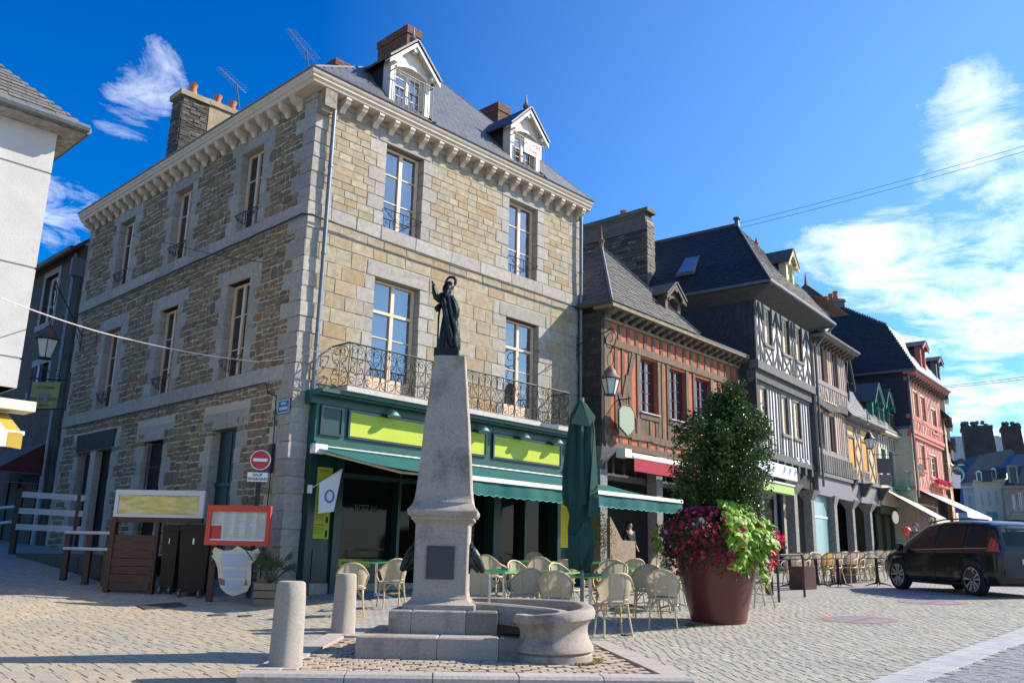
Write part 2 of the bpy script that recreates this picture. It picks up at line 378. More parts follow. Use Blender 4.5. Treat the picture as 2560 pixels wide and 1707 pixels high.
def text_part(txt, size, m, parent, P, rot, name='lettering', extr=.004, align='CENTER', sx=1):
    cu = bpy.data.curves.new(name, 'FONT'); cu.body = txt; cu.size = size; cu.extrude = extr; cu.align_x = align; cu.align_y = 'CENTER'; cu.resolution_u = 3
    o = bpy.data.objects.new('tmp', cu); col.objects.link(o); dg = bpy.context.evaluated_depsgraph_get(); me = bpy.data.meshes.new_from_object(o.evaluated_get(dg))
    bpy.data.objects.remove(o); me.materials.clear(); me.materials.append(m)
    q = newobj(name, me, parent, tuple(Vector(P)-(BASE[parent.name] if parent is not None else Vector((0, 0, 0)))))
    M = rot.to_4x4()@Matrix.Rotation(pi/2, 4, 'X'); q.rotation_euler = M.to_euler(); q.scale = (sx, 1, 1)
    return q
# ================================================================ frames of the row of houses
K = ray(690, 1480); K = CAM + K*(18.3/K.y)
AZR = 43.64
FM = Fr(K, AZR); FL = Fr(K, AZR-90, -1)
FRD = Fr(FM.w(9.75, .8, 0), 41.5)
FBW = Fr(FRD.w(8.4, .7, 0), 37.5)
FST = Fr(FBW.w(6.1, 0, 0), 38)
FYE = Fr(FST.w(4.35, -.3, 0), 38.5)
FPK = Fr(FYE.w(8.15, .9, 0), 38.5)
UP = Vector((0, 0, 1))
# ---------------------------------------------------------------- ground sheet
mb = MB(); xs = np.concatenate([np.arange(-70, -14, 3.5), np.arange(-14, 20, .5), np.arange(20, 120, 4)]); ys = np.concatenate([np.arange(-30, 4, 3.0), np.arange(4, 34, .5), np.arange(34, 70, 2), np.arange(70, 260, 10)])
GX, GY = np.meshgrid(xs, ys); GZ = gz_arr(GX, GY) - .005
nx = len(xs)
mb.V = list(zip(GX.ravel().tolist(), GY.ravel().tolist(), GZ.ravel().tolist()))
mb.F = [(j*nx+i, j*nx+i+1, (j+1)*nx+i+1, (j+1)*nx+i) for j in range(len(ys)-1) for i in range(nx-1)]
mb.M = [0]*len(mb.F); mb.S = [True]*len(mb.F)
gm = bpy.data.materials.new('paving_far'); gm.use_nodes = True
t = gm.node_tree; g = t.nodes.new('ShaderNodeNewGeometry'); mp = t.nodes.new('ShaderNodeMapping'); mp.inputs['Rotation'].default_value = (0, 0, radians(8))
br = t.nodes.new('ShaderNodeTexBrick'); br.inputs['Scale'].default_value = 1; br.inputs['Brick Width'].default_value = .125; br.inputs['Row Height'].default_value = .19; br.inputs['Mortar Size'].default_value = .009
br.inputs['Color1'].default_value = (.42, .385, .345, 1); br.inputs['Color2'].default_value = (.34, .31, .28, 1); br.inputs['Mortar'].default_value = (.17, .155, .135, 1)
no = t.nodes.new('ShaderNodeTexNoise'); no.inputs['Scale'].default_value = .8; no.inputs['Detail'].default_value = 6
mx_ = t.nodes.new('ShaderNodeMix'); mx_.data_type = 'RGBA'; mx_.blend_type = 'MULTIPLY'; mx_.inputs['Factor'].default_value = .3
t.links.new(g.outputs['Position'], mp.inputs[0]); t.links.new(mp.outputs[0], br.inputs[0]); t.links.new(g.outputs['Position'], no.inputs['Vector'])
t.links.new(br.outputs['Color'], mx_.inputs['A']); t.links.new(no.outputs['Color'], mx_.inputs['B']); t.links.new(mx_.outputs['Result'], t.nodes['Principled BSDF'].inputs['Base Color'])
bp = t.nodes.new('ShaderNodeBump'); bp.inputs['Strength'].default_value = .6; bp.inputs['Distance'].default_value = .02; t.links.new(br.outputs['Fac'], bp.inputs['Height']); bp.invert = True
t.links.new(bp.outputs[0], t.nodes['Principled BSDF'].inputs['Normal']); t.nodes['Principled BSDF'].inputs['Roughness'].default_value = .8
ground = struct(mb.build('ground', gm))
# ---------------------------------------------------------------- fountain platform outline
PFL, PFR, PBR, PBL = Vector((-2.42, 8.42, 0)), Vector((1.86, 8.80, 0)), Vector((1.42, 12.7, 0)), Vector((-2.52, 12.95, 0))
def inquad(x, y, q, m=0):
    for i in range(4):
        a, b = q[i], q[(i+1) % 4]
        if (b.x-a.x)*(y-a.y) - (b.y-a.y)*(x-a.x) < m*hypot(b.x-a.x, b.y-a.y): return False
    return True
PQ = [PFL, PFR, PBR, PBL]
# slab strip on the right: photo points
S1, S2, S3, S4 = gpt(2180, 1704), gpt(2310, 1704), gpt(2600, 1588), gpt(2600, 1535)
sdir = (S3-S2); sdir.z = 0; sdir.normalize(); snor = Vector((sdir.y, -sdir.x, 0))
def strip_d(x, y): return (Vector((x, y, 0))-Vector((S2.x, S2.y, 0))).dot(snor)      # >0: right of the strip's near edge
SW = abs(strip_d(S1.x, S1.y))
sett_t = mat('sett_stone', None, (0.233, 0.200, 0.149), 11, .78, .5, 45, c3=(0.252, 0.240, 0.198), s3=.7, t3=.54, ramp=[(0.407, 0.375, 0.302), (0.339, 0.320, 0.266), (0.436, 0.390, 0.297), (0.310, 0.300, 0.261), (0.466, 0.430, 0.342), (0.378, 0.330, 0.248), (0.359, 0.355, 0.315), (0.427, 0.395, 0.324)])
sett_w = mat('sett_stone_warm', None, (0.252, 0.200, 0.135), 9, .82, .6, 45, c3=(0.281, 0.265, 0.223), s3=.6, t3=.52, ramp=[(0.407, 0.345, 0.246), (0.349, 0.310, 0.242), (0.456, 0.375, 0.260), (0.310, 0.290, 0.246), (0.427, 0.335, 0.219), (0.378, 0.350, 0.279)])
setts_all = []
def lay(az, w, h, x0, x1, y0, y1, test, warm=0, jit=.012, stag=.5):
    a = radians(az); e = np.array([sin(a), cos(a)]); p = np.array([-e[1], e[0]])
    cx, cy = (x0+x1)/2, (y0+y1)/2; R = hypot(x1-x0, y1-y0)/2
    nr = int(R/h)+1
    for j in range(-nr, nr+1):
        off = R_.uniform(0, w); u = -R+off
        wob = .02*sin(j*1.7)
        while u < R:
            ww = w*R_.uniform(.75, 1.25); c = np.array([cx, cy]) + e*(u+ww/2) + p*(j*h + .02*sin(u*.9+j*.06)); u += ww
            x, y = c
            if x0 <= x <= x1 and y0 <= y <= y1 and test(x, y): setts_all.append((x, y, atan2(e[1], e[0]), ww, h, warm))
def vis(x, y):
    if y < 7.2: return False
    if abs(x)/y > .66: return False
    return True
def house(x, y):
    v = Vector((x, y, 0)); 
    return (v-FM.P).dot(FM.n) < .15 and (v-FM.P).dot(FM.e) > -.2
lay(85, .125, .19, -1.0, 16, 7.2, 20, lambda x, y: vis(x, y) and not inquad(x, y, PQ, -.08) and not house(x, y) and strip_d(x, y) < -SW-.06 and x > -2.3+.28*sin(y*1.3) + (y-13)*-.12, 0)
lay(52, .18, .26, -11, 0, 7.2, 18, lambda x, y: vis(x, y) and not inquad(x, y, PQ, -.08) and not house(x, y) and x <= -2.3+.28*sin(y*1.3) + (y-13)*-.12, 1)
lay(60, .20, .13, 2, 12, 7.2, 12, lambda x, y: vis(x, y) and strip_d(x, y) > .05, 2)
setts_all.sort(key=lambda s: s[1])
sett_d = mat('sett_stone_grey', None, (.15, .145, .14), 11, .7, .6, 45, ramp=[(.24, .235, .23), (.19, .185, .185), (.28, .27, .26), (.21, .20, .20)])
SM = [sett_t, sett_w, sett_d]
sett_me = {}
def sett_mesh(k, m):
    r = random.Random(k*9+1); mb = MB(); b = .075; q = lambda a: r.uniform(-a, a)
    ring = [(-.5+q(.03), -.5+q(.05)), (.5+q(.03), -.5+q(.05)), (.5+q(.03), .5+q(.05)), (-.5+q(.03), .5+q(.05))]
    V = [(x, y, -.5) for x, y in ring] + [(x, y, .37) for x, y in ring] + [(x*(1-b), y*(1-1.0*b), .44+q(.03)) for x, y in ring]
    F = [(i, (i+1) % 4, (i+1) % 4+4, i+4) for i in range(4)] + [(i+4, (i+1) % 4+4, (i+1) % 4+8, i+8) for i in range(4)] + [(8, 9, 10, 11)]
    return V, F
SV = [sett_mesh(k, None) for k in range(6)]
nparts = 0
near = MB(); sgrid = []
for i, (x, y, an, w, h, warm) in enumerate(setts_all):
    k = R_.randrange(6); z = gz(x, y) if False else 0; sgrid.append(k)
zz = gz_arr(np.array([s[0] for s in setts_all]), np.array([s[1] for s in setts_all]))
zx = gz_arr(np.array([s[0]+.1 for s in setts_all]), np.array([s[1] for s in setts_all])); zy = gz_arr(np.array([s[0] for s in setts_all]), np.array([s[1]+.1 for s in setts_all]))
me_c = {}
for i, (x, y, an, w, h, warm) in enumerate(setts_all):
    k = sgrid[i]; V, F = SV[k]; w_, h_ = w-.008, h-.008; z = zz[i] + R_.uniform(-.0012, .0016)
    ex, ey = (zx[i]-zz[i])/.1, (zy[i]-zz[i])/.1
    if i < 300:
        key = (k, warm)
        if key not in me_c:
            me = bpy.data.meshes.new('sett'); me.from_pydata(V, [], F); me.materials.append(SM[warm]); me_c[key] = me
        o = bpy.data.objects.new('sett', me_c[key]); col.objects.link(o); o.parent = ground
        M = Matrix.Rotation(an, 4, 'Z'); o.matrix_local = Matrix.Translation((x, y, z-.02))@Matrix(((1, 0, 0, 0), (0, 1, 0, 0), (ex, ey, 1, 0), (0, 0, 0, 1)))@M@Matrix.Diagonal((w_, h_, .05, 1)); BASE[o.name] = Vector((x, y, z))
    else:
        c, s = cos(an), sin(an); b = len(near.V)
        for vx, vy, vz in V:
            dx, dy = vx*w_*c-vy*h_*s, vx*w_*s+vy*h_*c
            near.V.append((x+dx, y+dy, z-.02+vz*.05+ex*dx+ey*dy))
        for f in F: near.F.append([b+q for q in f]); near.M.append(warm); near.S.append(False)
stuffed(near.build('paving_setts', SM, ground))
# granite slab strip
slabm = mat('pale_slab', (.40, .39, .385), (.34, .33, .325), 5, .75, .2, 90, rand=.06, c3=(.36, .33, .29), s3=1.5, t3=.62)
L_ = 14; u = -3.0; k = 0
base_s = Vector((S2.x, S2.y, 0))
while u < L_:
    for r2 in (0, 1):
        w2 = SW/2; q0 = base_s + sdir*(u+.25*r2) - snor*(r2*w2); a = q0; b = q0+sdir*.585; c = b-snor*(w2-.008); d = a-snor*(w2-.008)
        P4 = [Vector((p.x, p.y, gz(p.x, p.y)+.010)) for p in (a, b, c, d)]
        if all(p.y > 5 for p in P4):
            m_ = MB(); m_.hexa([p-UP*.05 for p in P4]+P4); m_.build('paving_slab', slabm, ground)
    u += .6
# ---------------------------------------------------------------- fountain platform
plat = thing('fountain_platform', 'raised stone platform with granite kerb and rough setts under the fountain', 'platform', (0, 10.5, gz(0, 10.5)))
kerbm = mat('kerb_granite', (.44, .385, .33), (.31, .27, .235), 30, .8, .3, 120, rand=.07, c3=(.22, .18, .14), s3=3, t3=.6)
ZP = .02
def kerb(A_, B_, cuts, wd_=.30):
    d = (B_-A_); L = d.length; d.normalize(); n = Vector((-d.y, d.x, 0))
    for i in range(len(cuts)-1):
        a, b = cuts[i]*L+.004, cuts[i+1]*L-.004
        p = [A_+d*a, A_+d*b, A_+d*(b)+n*wd_, A_+d*a+n*wd_]; m_ = MB()
        bz = .028
        lo = [Vector((q.x, q.y, ZP-.36)) for q in p]; md = [Vector((q.x, q.y, ZP-bz)) for q in p]
        ins = [p[0]+n*bz+d*.004, p[1]+n*bz-d*.004, p[2]-d*.004, p[3]+d*.004]; tp = [Vector((q.x, q.y, ZP)) for q in ins]
        md[2].z = md[3].z = ZP-.01
        m_.add(lo+md+tp, [(0, 1, 5, 4), (1, 2, 6, 5), (2, 3, 7, 6), (3, 0, 4, 7), (4, 5, 9, 8), (5, 6, 10, 9), (6, 7, 11, 10), (7, 4, 8, 11), (8, 9, 10, 11), (3, 2, 1, 0)])
        m_.build('kerb_stone', kerbm, plat)
kerb(PFL, PFR, [0, .223, .411, .597, .783, .985])
kerb(PFR, PBR, [.075, .28, .5, .72, 1.0])
kerb(PBL, PFL, [0, .2, .42, .64, .925])
kerb(PBR, PBL, [.075, .3, .5, .7, .925])
m_ = MB(); m_.slab([PFL+Vector((.25, .25, ZP-.03)), PFR+Vector((-.25, .25, ZP-.03)), PBR+Vector((-.25, -.25, ZP-.03)), PBL+Vector((.25, -.25, ZP-.03))], .3)
m_.build('bed', mat('sand_bed', (.36, .31, .25), (.27, .23, .18), 20, .95, .5, 150), plat)
rough_sett = mat('rough_sett', None, (.27, .19, .12), 12, .85, .8, 50, ramp=[(.42, .32, .22), (.46, .38, .29), (.38, .29, .21), (.50, .40, .30), (.43, .33, .25)])
mes = []
for k in range(4):
    V, F = SV[k]; me = bpy.data.meshes.new('sett'); me.from_pydata(V, [], F); me.materials.append(rough_sett); mes.append(me)
for j in range(24):
    for i in range(24):
        x = -2.15+i*.172+(.086 if j % 2 else 0); y = 8.80+j*.165
        if inquad(x, y, PQ, .36) and not (-1.62 < x < .9 and y > 10.1 and y < 12.2):
            o = bpy.data.objects.new('platform_sett', mes[R_.randrange(4)]); col.objects.link(o); o.parent = plat
            o.matrix_local = Matrix.Translation(Vector((x, y, ZP-.03+R_.uniform(-.006, .004)))-BASE[plat.name])@Matrix.Rotation(R_.uniform(-.06, .06)+.06, 4, 'Z')@Matrix.Diagonal((.148, .132, .05, 1)); BASE[o.name] = Vector((x, y, 0))
# ================================================================ corner house
HB = FM.w(0, 0, .1)
house_ = thing('corner_house', 'three storey stone corner house with granite quoins, dormers and a green shopfront', 'house', HB)
HH = house_
front_holes = [(2.10, 3.28, 8.82, 10.97), (6.48, 7.66, 8.82, 10.97), (1.98, 3.36, 4.72, 7.5), (6.45, 7.78, 4.72, 7.5), (.5, 9.45, 0, 4.2)]
left_holes = [(2.2, 3.22, 8.8, 10.9), (5.8, 6.85, 8.8, 10.9), (9.42, 10.45, 8.8, 10.9), (2.25, 3.3, 5.12, 7.45), (5.85, 6.9, 5.12, 7.45), (9.42, 10.47, 5.12, 7.45), (2.2, 3.3, 0, 3.87), (5.8, 6.92, 0, 3.87), (8.95, 11.3, 0, 3.87)]
grow = lambda hs, e: [(a-e, b+e, c-e, d+e) for a, b, c, d in hs]
mb = MB()
holes_wall(mb, FM, .03, 9.62, -.2, 11.5, grow(front_holes, .03), -.33, -.011)
holes_wall(mb, FL, .33, 12.9, -.2, 11.5, grow(left_holes, .03), -.33, -.010, 1)
mb.box(FM, 9.62, 9.66, -11, -.03, 0, 11.5)
wall = mb.build('wall', [mortar, mortar_l], HH)
# floors / dark inside so the rooms are not see-through
mb = MB(); mb.box(FM, .4, 9.5, -4.5, -.9, .2, 11.4); mb.box(FL, .95, 12.7, -4.4, -.95, .2, 11.38)
mb.build('interior', dark, HH)
courses_hi = [8.80+.36167*i for i in range(7)] + [11.34]
lows = [4.395+.345*i for i in range(10)] + [7.9, 8.175, 8.45]
def intervals(s0, s1, res):
    cur = s0; out = []
    for a, b in sorted(res):
        if a > cur: out.append((cur, min(a, s1)))
        cur = max(cur, b)
    if cur < s1: out.append((cur, s1))
    return [i for i in out if i[1]-i[0] > .03]
queue_front = []; queue_left = []
J = .011
def blk(fr, s0, s1, z0, z1, name='granite_block', m=granite, o=0, d=.3, pro=.0):
    return piece(name, unit_block(R_.randrange(5), .02, m), fr, (s0+s1)/2, o+pro-d/2+R_.uniform(-.003, .003), (z0+z1)/2, s1-s0-J, d, z1-z0-J, HH)
def course(fr, z0, z1, idx, holes, smax, kind, quoin_end=True):
    res = []; 
    lint = False
    for hi, (a, b, c, d) in enumerate(holes):
        if d <= c: continue
        zm = (z0+z1)/2
        if c-.35 < zm < d: # beside the opening (or its sill)
            lw = (.30, .52)[(idx+hi) % 2]; rw = (.30, .50)[(idx+hi+(0 if kind == 'f' else 1)) % 2]
            if zm > c:
                blk(fr, a-lw, a, z0, z1); blk(fr, b, b+rw, z0, z1); res.append((a-lw, b+rw))
            elif not (kind == 'f' and c < 5):
                res.append((a, b)); blk(fr, a+.01, b-.01, max(z0, c-.36), min(z1, c), 'window_sill', d=.36, pro=.02) if zm < c and c-zm < .25 else None
        elif d <= zm < d+.36 or (d < z1 and zm > d and z0 < d+.30):
            pass
    return res
def lintels(fr, holes, kind):
    out = []
    for (a, b, c, d) in holes:
        if kind == 'f' and c < 1: continue
        h = .375
        if d < 4: h = .42
        blk(fr, a-.30, b+.30, d, d+h, 'lintel'); out.append((a-.30, b+.30, d, d+h))
        if R_.random() < .8:
            blk(fr, a-.52, a-.30, d, d+h); out.append((a-.52, a-.30, d, d+h))
            blk(fr, b+.30, b+.50, d, d+h); out.append((b+.30, b+.50, d, d+h))
    return out
def fill(fr, zlist, holes, smax, kind, z_skip=()):
    lt = lintels(fr, holes, kind)
    for i in range(len(zlist)-1):
        z0, z1 = zlist[i], zlist[i+1]; zm = (z0+z1)/2
        res = course(fr, z0, z1, i, holes, smax, kind)
        # corner quoins belong to both faces: made once on the front pass
        aw = (.62, .36)[i % 2]; bw = (.45, .78)[i % 2]
        if kind == 'f':
            piece('quoin_stone', unit_block(R_.randrange(5), .015, granite), FM, aw/2, -bw/2+.002, zm, aw, bw, z1-z0-J, HH)
            res.append((0, aw)); ew = (.32, .55)[i % 2]; blk(fr, smax-ew, smax, z0, z1, 'quoin_stone', d=.35); res.append((smax-ew, smax))
        else:
            res.append((0, bw+.004)); ew = (.45, .28)[i % 2]; blk(fr, smax-ew, smax, z0, z1, 'quoin_stone'); res.append((smax-ew, smax))
        sub = [(z0, zm), (zm, z1)]
        for (u0, u1) in (sub if (kind == 'l' or z0 >= 8.4) else [(z0, z1)]):
            um = (u0+u1)/2
            r2 = list(res) + [(a, b) for a, b, c, d in lt if c-.02 < um < d+.02]
            for (a, b, c, d) in holes:
                if c < um < d: r2.append((a, b))
            for a, b in intervals(0, smax, r2):
                if kind == 'l':
                    if u0 != z0:
                        continue
                cur = a
                while kind == 'l' and cur < b-.02:
                    sw = R_.uniform(.35, .8); sw = b-cur if b-cur-sw < .22 else sw; ty = R_.random()
                    cuts = [z0, z1] if ty < .07 else ([z0, z0+(z1-z0)*R_.uniform(.38, .62), z1] if ty < .68 else [z0, z0+(z1-z0)*R_.uniform(.25, .38), z0+(z1-z0)*R_.uniform(.6, .72), z1])
                    for v0, v1 in zip(cuts, cuts[1:]):
                        q = cur
                        while q < cur+sw-.01:
                            w = R_.uniform(.10, .34)*(1.2 if v1-v0 > .2 else 1); w = cur+sw-q if cur+sw-q-w < .09 else w; queue_left.append((q, q+w, v0, v1)); q += w
                    cur += sw
                while kind == 'f' and cur < b-.02:
                    if kind == 'f': w = R_.uniform(.26, .62) if z0 > 8.4 else R_.uniform(.38, .95)
                    else: w = R_.uniform(.13, .36)
                    if b-cur-w < (.12 if kind == 'l' else .2): w = b-cur
                    (queue_front if kind == 'f' else queue_left).append((cur, cur+w, u0, u1)); cur += w
fill(FM, courses_hi, front_holes, 9.62, 'f'); fill(FM, lows, front_holes, 9.62, 'f')
lcs = [.15+.36*i for i in range(13)]; lcs = [z for z in lcs if z < 4.6]+[4.76]
fill(FL, courses_hi, left_holes, 12.9, 'l'); fill(FL, [5.10+.345*i for i in range(8)]+[7.83, 8.14, 8.45], left_holes, 12.9, 'l'); fill(FL, lcs, left_holes, 12.9, 'l')
# ground storey corner and band courses
for i in range(len(lcs)-1):
    z0, z1 = lcs[i], lcs[i+1]; zm = (z0+z1)/2
    piece('quoin_stone', unit_block(R_.randrange(5), .015, granite), FM, .225, -(.8, .5)[i % 2]/2+.002, zm, .45, (.8, .5)[i % 2], z1-z0-J, HH)
for i, (z0, z1) in enumerate([(8.45, 8.80), (11.34, 11.5)]):
    piece('quoin_stone', unit_block(1, .015, granite), FM, .3, -.3+.012, (z0+z1)/2, .624, .624, z1-z0-J, HH)
    cur = .62
    while cur < 9.6:
        w = min(R_.uniform(.7, 1.3), 9.64-cur); w = 9.64-cur if 9.64-cur-w < .4 else w; blk(FM, cur, cur+w, z0, z1, 'band_stone', d=.12, pro=.012); cur += w
    cur = .62
    while cur < 12.88:
        w = min(R_.uniform(.7, 1.4), 12.92-cur); w = 12.92-cur if 12.92-cur-w < .4 else w; blk(FL, cur, cur+w, z0, z1, 'band_stone', d=.12, pro=.012); cur += w
cur = .45
while cur < 12.88:
    w = min(R_.uniform(.7, 1.4), 12.92-cur); w = 12.92-cur if 12.92-cur-w < .4 else w; blk(FL, cur, cur+w, 4.76, 5.10, 'band_stone', d=.12, pro=.012); cur += w
blk(FL, 8.75, 11.5, 3.88, 4.42, 'door_beam', mat('burnt_oak', (.035, .028, .022), (.02, .016, .013), 5, .85, .6, 20), pro=.03)
# stones that fill the walls: the largest in view are parts, the rest one mesh
queue_front.sort(key=lambda q: (q[1]-q[0])*(q[3]-q[2]), reverse=True)
rest = MB()
for i, (a, b, c, d) in enumerate(queue_front):
    o = R_.uniform(-.005, .004)
    if i < 296: piece('ashlar_stone', unit_block(R_.randrange(5), .02, ashlar), FM, (a+b)/2, -.05+o, (c+d)/2, b-a-J, .1, d-c-J, HH)
    else: bake(rest, unit_block(R_.randrange(5), .02, ashlar), FM, (a+b)/2, -.05+o, (c+d)/2, b-a-J, .1, d-c-J)
if rest.V: stuffed(rest.build('small_ashlar', ashlar, HH))
lsel = [q for q in queue_left if q[2] > .2]
def rp(q): return q[0]*1.0 - (q[1]-q[0])*6
lsel.sort(key=rp); rest = MB(); n_ = 0
for i, (a, b, c, d) in enumerate(lsel):
    g_ = .015; me = unit_rubble(R_.randrange(8), rubble); jz = R_.uniform(-.012, .012); o = -.047+R_.uniform(-.006, .012); hh = d-c-g_+R_.uniform(-.012, .006)
    if i < 298: piece('rubble_stone', me, FL, (a+b)/2, o, (c+d)/2+jz, b-a-g_, .1, hh, HH, tilt=R_.uniform(-.05, .05))
    else: bake(rest, me, FL, (a+b)/2, o, (c+d)/2+jz, b-a-g_, .1, hh, 0, R_.uniform(-.05, .05))
stuffed(rest.build('rubble_stones', rubble, HH))
# ---------------------------------------------------------------- windows
def window(parent, fr, s0, s1, z0, z1, o=-.22, fm=framep, gm_=glass, fw=.055, bars=(.38, .72), transom=None, leaf=2, name='window', solid=0, curtain=None, th=.06):
    mb = MB(); O0, O1 = o-th/2, o+th/2; g = O0+.012
    mb.box(fr, s0, s0+fw, O0, O1, z0, z1); mb.box(fr, s1-fw, s1, O0, O1, z0, z1)
    mb.box(fr, s0+fw, s1-fw, O0, O1-.002, z0, z0+fw); mb.box(fr, s0+fw, s1-fw, O0, O1-.002, z1-fw, z1)
    zt = z1-fw
    if transom: mb.box(fr, s0+fw, s1-fw, O0, O1+.015, transom-.035, transom+.035)
    cw = fw*.9; cols = [s0+fw+(s1-s0-2*fw)*i/leaf for i in range(leaf+1)]
    zb = z0+fw
    if solid: mb.box(fr, s0+fw+.002, s1-fw-.002, O0+.01, O1-.015, z0+fw, z0+solid); zb = z0+solid
    for c in cols[1:-1]: mb.box(fr, c-cw, c+cw, O0+.005, O1+.008, z0+fw+.001, z1-fw-.001)
    panes = []
    for i in range(leaf):
        a, b = cols[i]+(cw if i else .03), cols[i+1]-(cw if i < leaf-1 else .03)
        if i == 0: mb.box(fr, s0+fw+.001, a, O0+.008, O1-.008, z0+fw, z1-fw)
        if i == leaf-1: mb.box(fr, b, s1-fw-.001, O0+.008, O1-.008, z0+fw, z1-fw)
        zs_ = [zb] + [z0+(z1-z0)*q for q in bars] + [z1-fw]
        if transom: zs_ = sorted(zs_+[transom])
        for q in zs_[1:-1]: mb.box(fr, a, b, O0+.014, O1-.014, q-.013, q+.013)
        for q0, q1 in zip(zs_, zs_[1:]): panes.append((a, b, q0+.01, q1-.01))
    w = mb.build(name, fm, parent)
    if len(panes) > 8:
        m2 = MB()
        for a, b, c, d in panes: m2.box(fr, a, b, g, g+.006, c, d)
        m2.build('glazing', gm_, w)
    else:
        for a, b, c, d in panes:
            m2 = MB(); tl = R_.uniform(-.003, .003); m2.box(fr, a, b, g+tl, g+.006+tl, c, d); m2.build('pane', gm_, w)
    return w
for (a, b, c, d) in front_holes[:2]: window(HH, FM, a+.01, b-.01, c+.01, d-.01, bars=(.34, .68))
for (a, b, c, d) in front_holes[2:4]: window(HH, FM, a+.01, b-.01, c+.01, d-.01, bars=(.50,), transom=c+(d-c)*.72, solid=.42)
for (a, b, c, d) in left_holes[:6]: window(HH, FL, a+.01, b-.01, c+.01, d-.01, bars=(.30, .66), gm_=glass_d)
grn_door = mat('dark_green_door', (.006, .030, .022), (.004, .02, .016), 8, .5)
mb = MB(); mb.box(FL, 2.21, 3.29, -.28, -.22, .2, 2.62); mb.box(FL, 2.21, 3.29, -.27, -.225, 2.62, 3.86); mb.box(FL, 2.21, 3.29, -.25, -.18, 2.58, 2.66); mb.box(FL, 2.72, 2.78, -.25, -.205, .2, 3.86); mb.build('door', grn_door, HH)
mb = MB(); mb.box(FL, 5.81, 6.91, -.28, -.24, .2, 3.86); dd = mb.build('door', dark, HH)
mb = MB()
for k in range(6): mb.tube([FL.w(5.95+k*.17, -.1, .3), FL.w(5.95+k*.17, -.1, 3.8)], .012, 5)
for z in (1.2, 2.2, 3.2): mb.tube([FL.w(5.82, -.1, z), FL.w(6.9, -.1, z)], .012, 5)
mb.build('iron_grille', iron, dd)
mb = MB(); mb.box(FL, 8.96, 11.29, -.30, -.25, .2, 3.86); pc = mb.build('door', dark, HH)
mb = MB(); mb.box(FL, 10.0, 10.35, -.2, .0, .2, 3.86); mb.build('stone_post', granite, pc)
# iron window guards
def scroll(fr, o, cs, cz, r, a0, turns, dirn, mb, rad=.008, k=14):
    pts = []
    for i in range(k+1):
        q = i/k; rr = r*(1-.8*q); a = a0+dirn*2*pi*turns*q; pts.append(fr.w(cs+rr*cos(a), o, cz+rr*sin(a)))
    mb.tube(pts, rad, 4)
def guard(fr, s0, s1, z, parent):
    mb = MB(); mb.tube([fr.w(s0-.01, .03, z+.42), fr.w(s1+.01, .03, z+.42)], .014, 5)
    m = (s0+s1)/2; W_ = s1-s0
    for sg in (-1, 1):
        pts = [fr.w(m+sg*W_*(.5-.5*q), .03, z+.40-.30*sin(q*pi/2)**1.2) for q in [i/8 for i in range(9)]]; mb.tube(pts, .010, 4)
        scroll(fr, .03, m+sg*W_*.36, z+.31, .085, pi/2, 1.2, sg, mb); scroll(fr, .03, m+sg*W_*.16, z+.20, .07, -pi/2, 1.2, -sg, mb); scroll(fr, .03, m+sg*W_*.10, z+.34, .05, 0, 1.1, sg, mb)
    mb.tube([fr.w(m, .03, z+.06), fr.w(m, .03, z+.42)], .012, 5)
    return mb.build('window_guard', iron, parent)
guard(FM, 2.10, 3.28, 8.84, HH); guard(FM, 6.48, 7.66, 8.84, HH)
for (a, b, c, d) in left_holes[:6]: guard(FL, a, b, c+.02, HH)
# ---------------------------------------------------------------- cornice, corbels, gutter, pipes
prof = [(0, 11.5), (.02, 11.5), (.31, 11.5), (.33, 11.52), (.34, 11.58), (.38, 11.60), (.39, 11.66), (.42, 11.68), (.44, 11.72), (.44, 11.75), (.0, 11.75)]
cpath = [FL.w(12.95, 0, 0), FL.w(8, 0, 0), FL.w(4, 0, 0)]
mb = MB()
def corn(mb, prof, m=0):
    # mitred sweep along left wall, corner, front wall
    secs = []
    for fr_, s_ in ((FL, 12.95),): secs.append([FL.w(12.95, o, z) for o, z in prof])
    secs.append([FM.w(-o, o, z) for o, z in prof])
    secs.append([FM.w(9.72, o, z) for o, z in prof])
    k = len(prof); vs = [v for s_ in secs for v in s_]
    fs = [(i*k+j, (i+1)*k+j, (i+1)*k+(j+1) % k, i*k+(j+1) % k) for i in range(2) for j in range(k)] + [tuple(range(k)), tuple(range(3*k-1, 2*k-1, -1))]
    mb.add(vs, fs, m)
corn(mb, prof); mb.build('cornice', cream, HH)
mb = MB(); corn(mb, [(.36, 11.755), (.46, 11.755), (.48, 11.78), (.45, 11.80), (.32, 11.81)]); mb.build('gutter', zinc, HH)
# corbel: curved bracket, shared mesh, front at -Y, hangs below z=0
cp = [(0, 0), (.36, 0), (.365, -.07), (.33, -.10), (.30, -.17), (.22, -.22), (.13, -.25), (.085, -.32), (.05, -.385), (0, -.39)]
V = [(x, -o, z) for x in (-.5, .5) for o, z in cp]; n_ = len(cp)
cme = bpy.data.meshes.new('corbel'); cme.from_pydata(V, [], [tuple(range(n_)), tuple(range(2*n_-1, n_-1, -1))] + [(i, i+n_, (i+1) % n_+n_, (i+1) % n_) for i in range(n_)]); cme.materials.append(cream)
for k in range(19): piece('corbel', cme, FM, .68+k*.487, 0.013, 11.498, .145, .82, .80, HH)
for k in range(25): piece('corbel', cme, FL, .62+k*.505, 0.013, 11.498, .145, .82, .80, HH)
mb = MB(); mb.box(FM, .03, .35, .014, .30, 11.06, 11.498); mb.box(FM, .0, .30, .014, .22, 10.95, 11.06); mb.build('corner_corbel', mat('weathered_stone', (.20, .16, .12), (.33, .28, .22), 9, .95, 1.0, 30), HH)
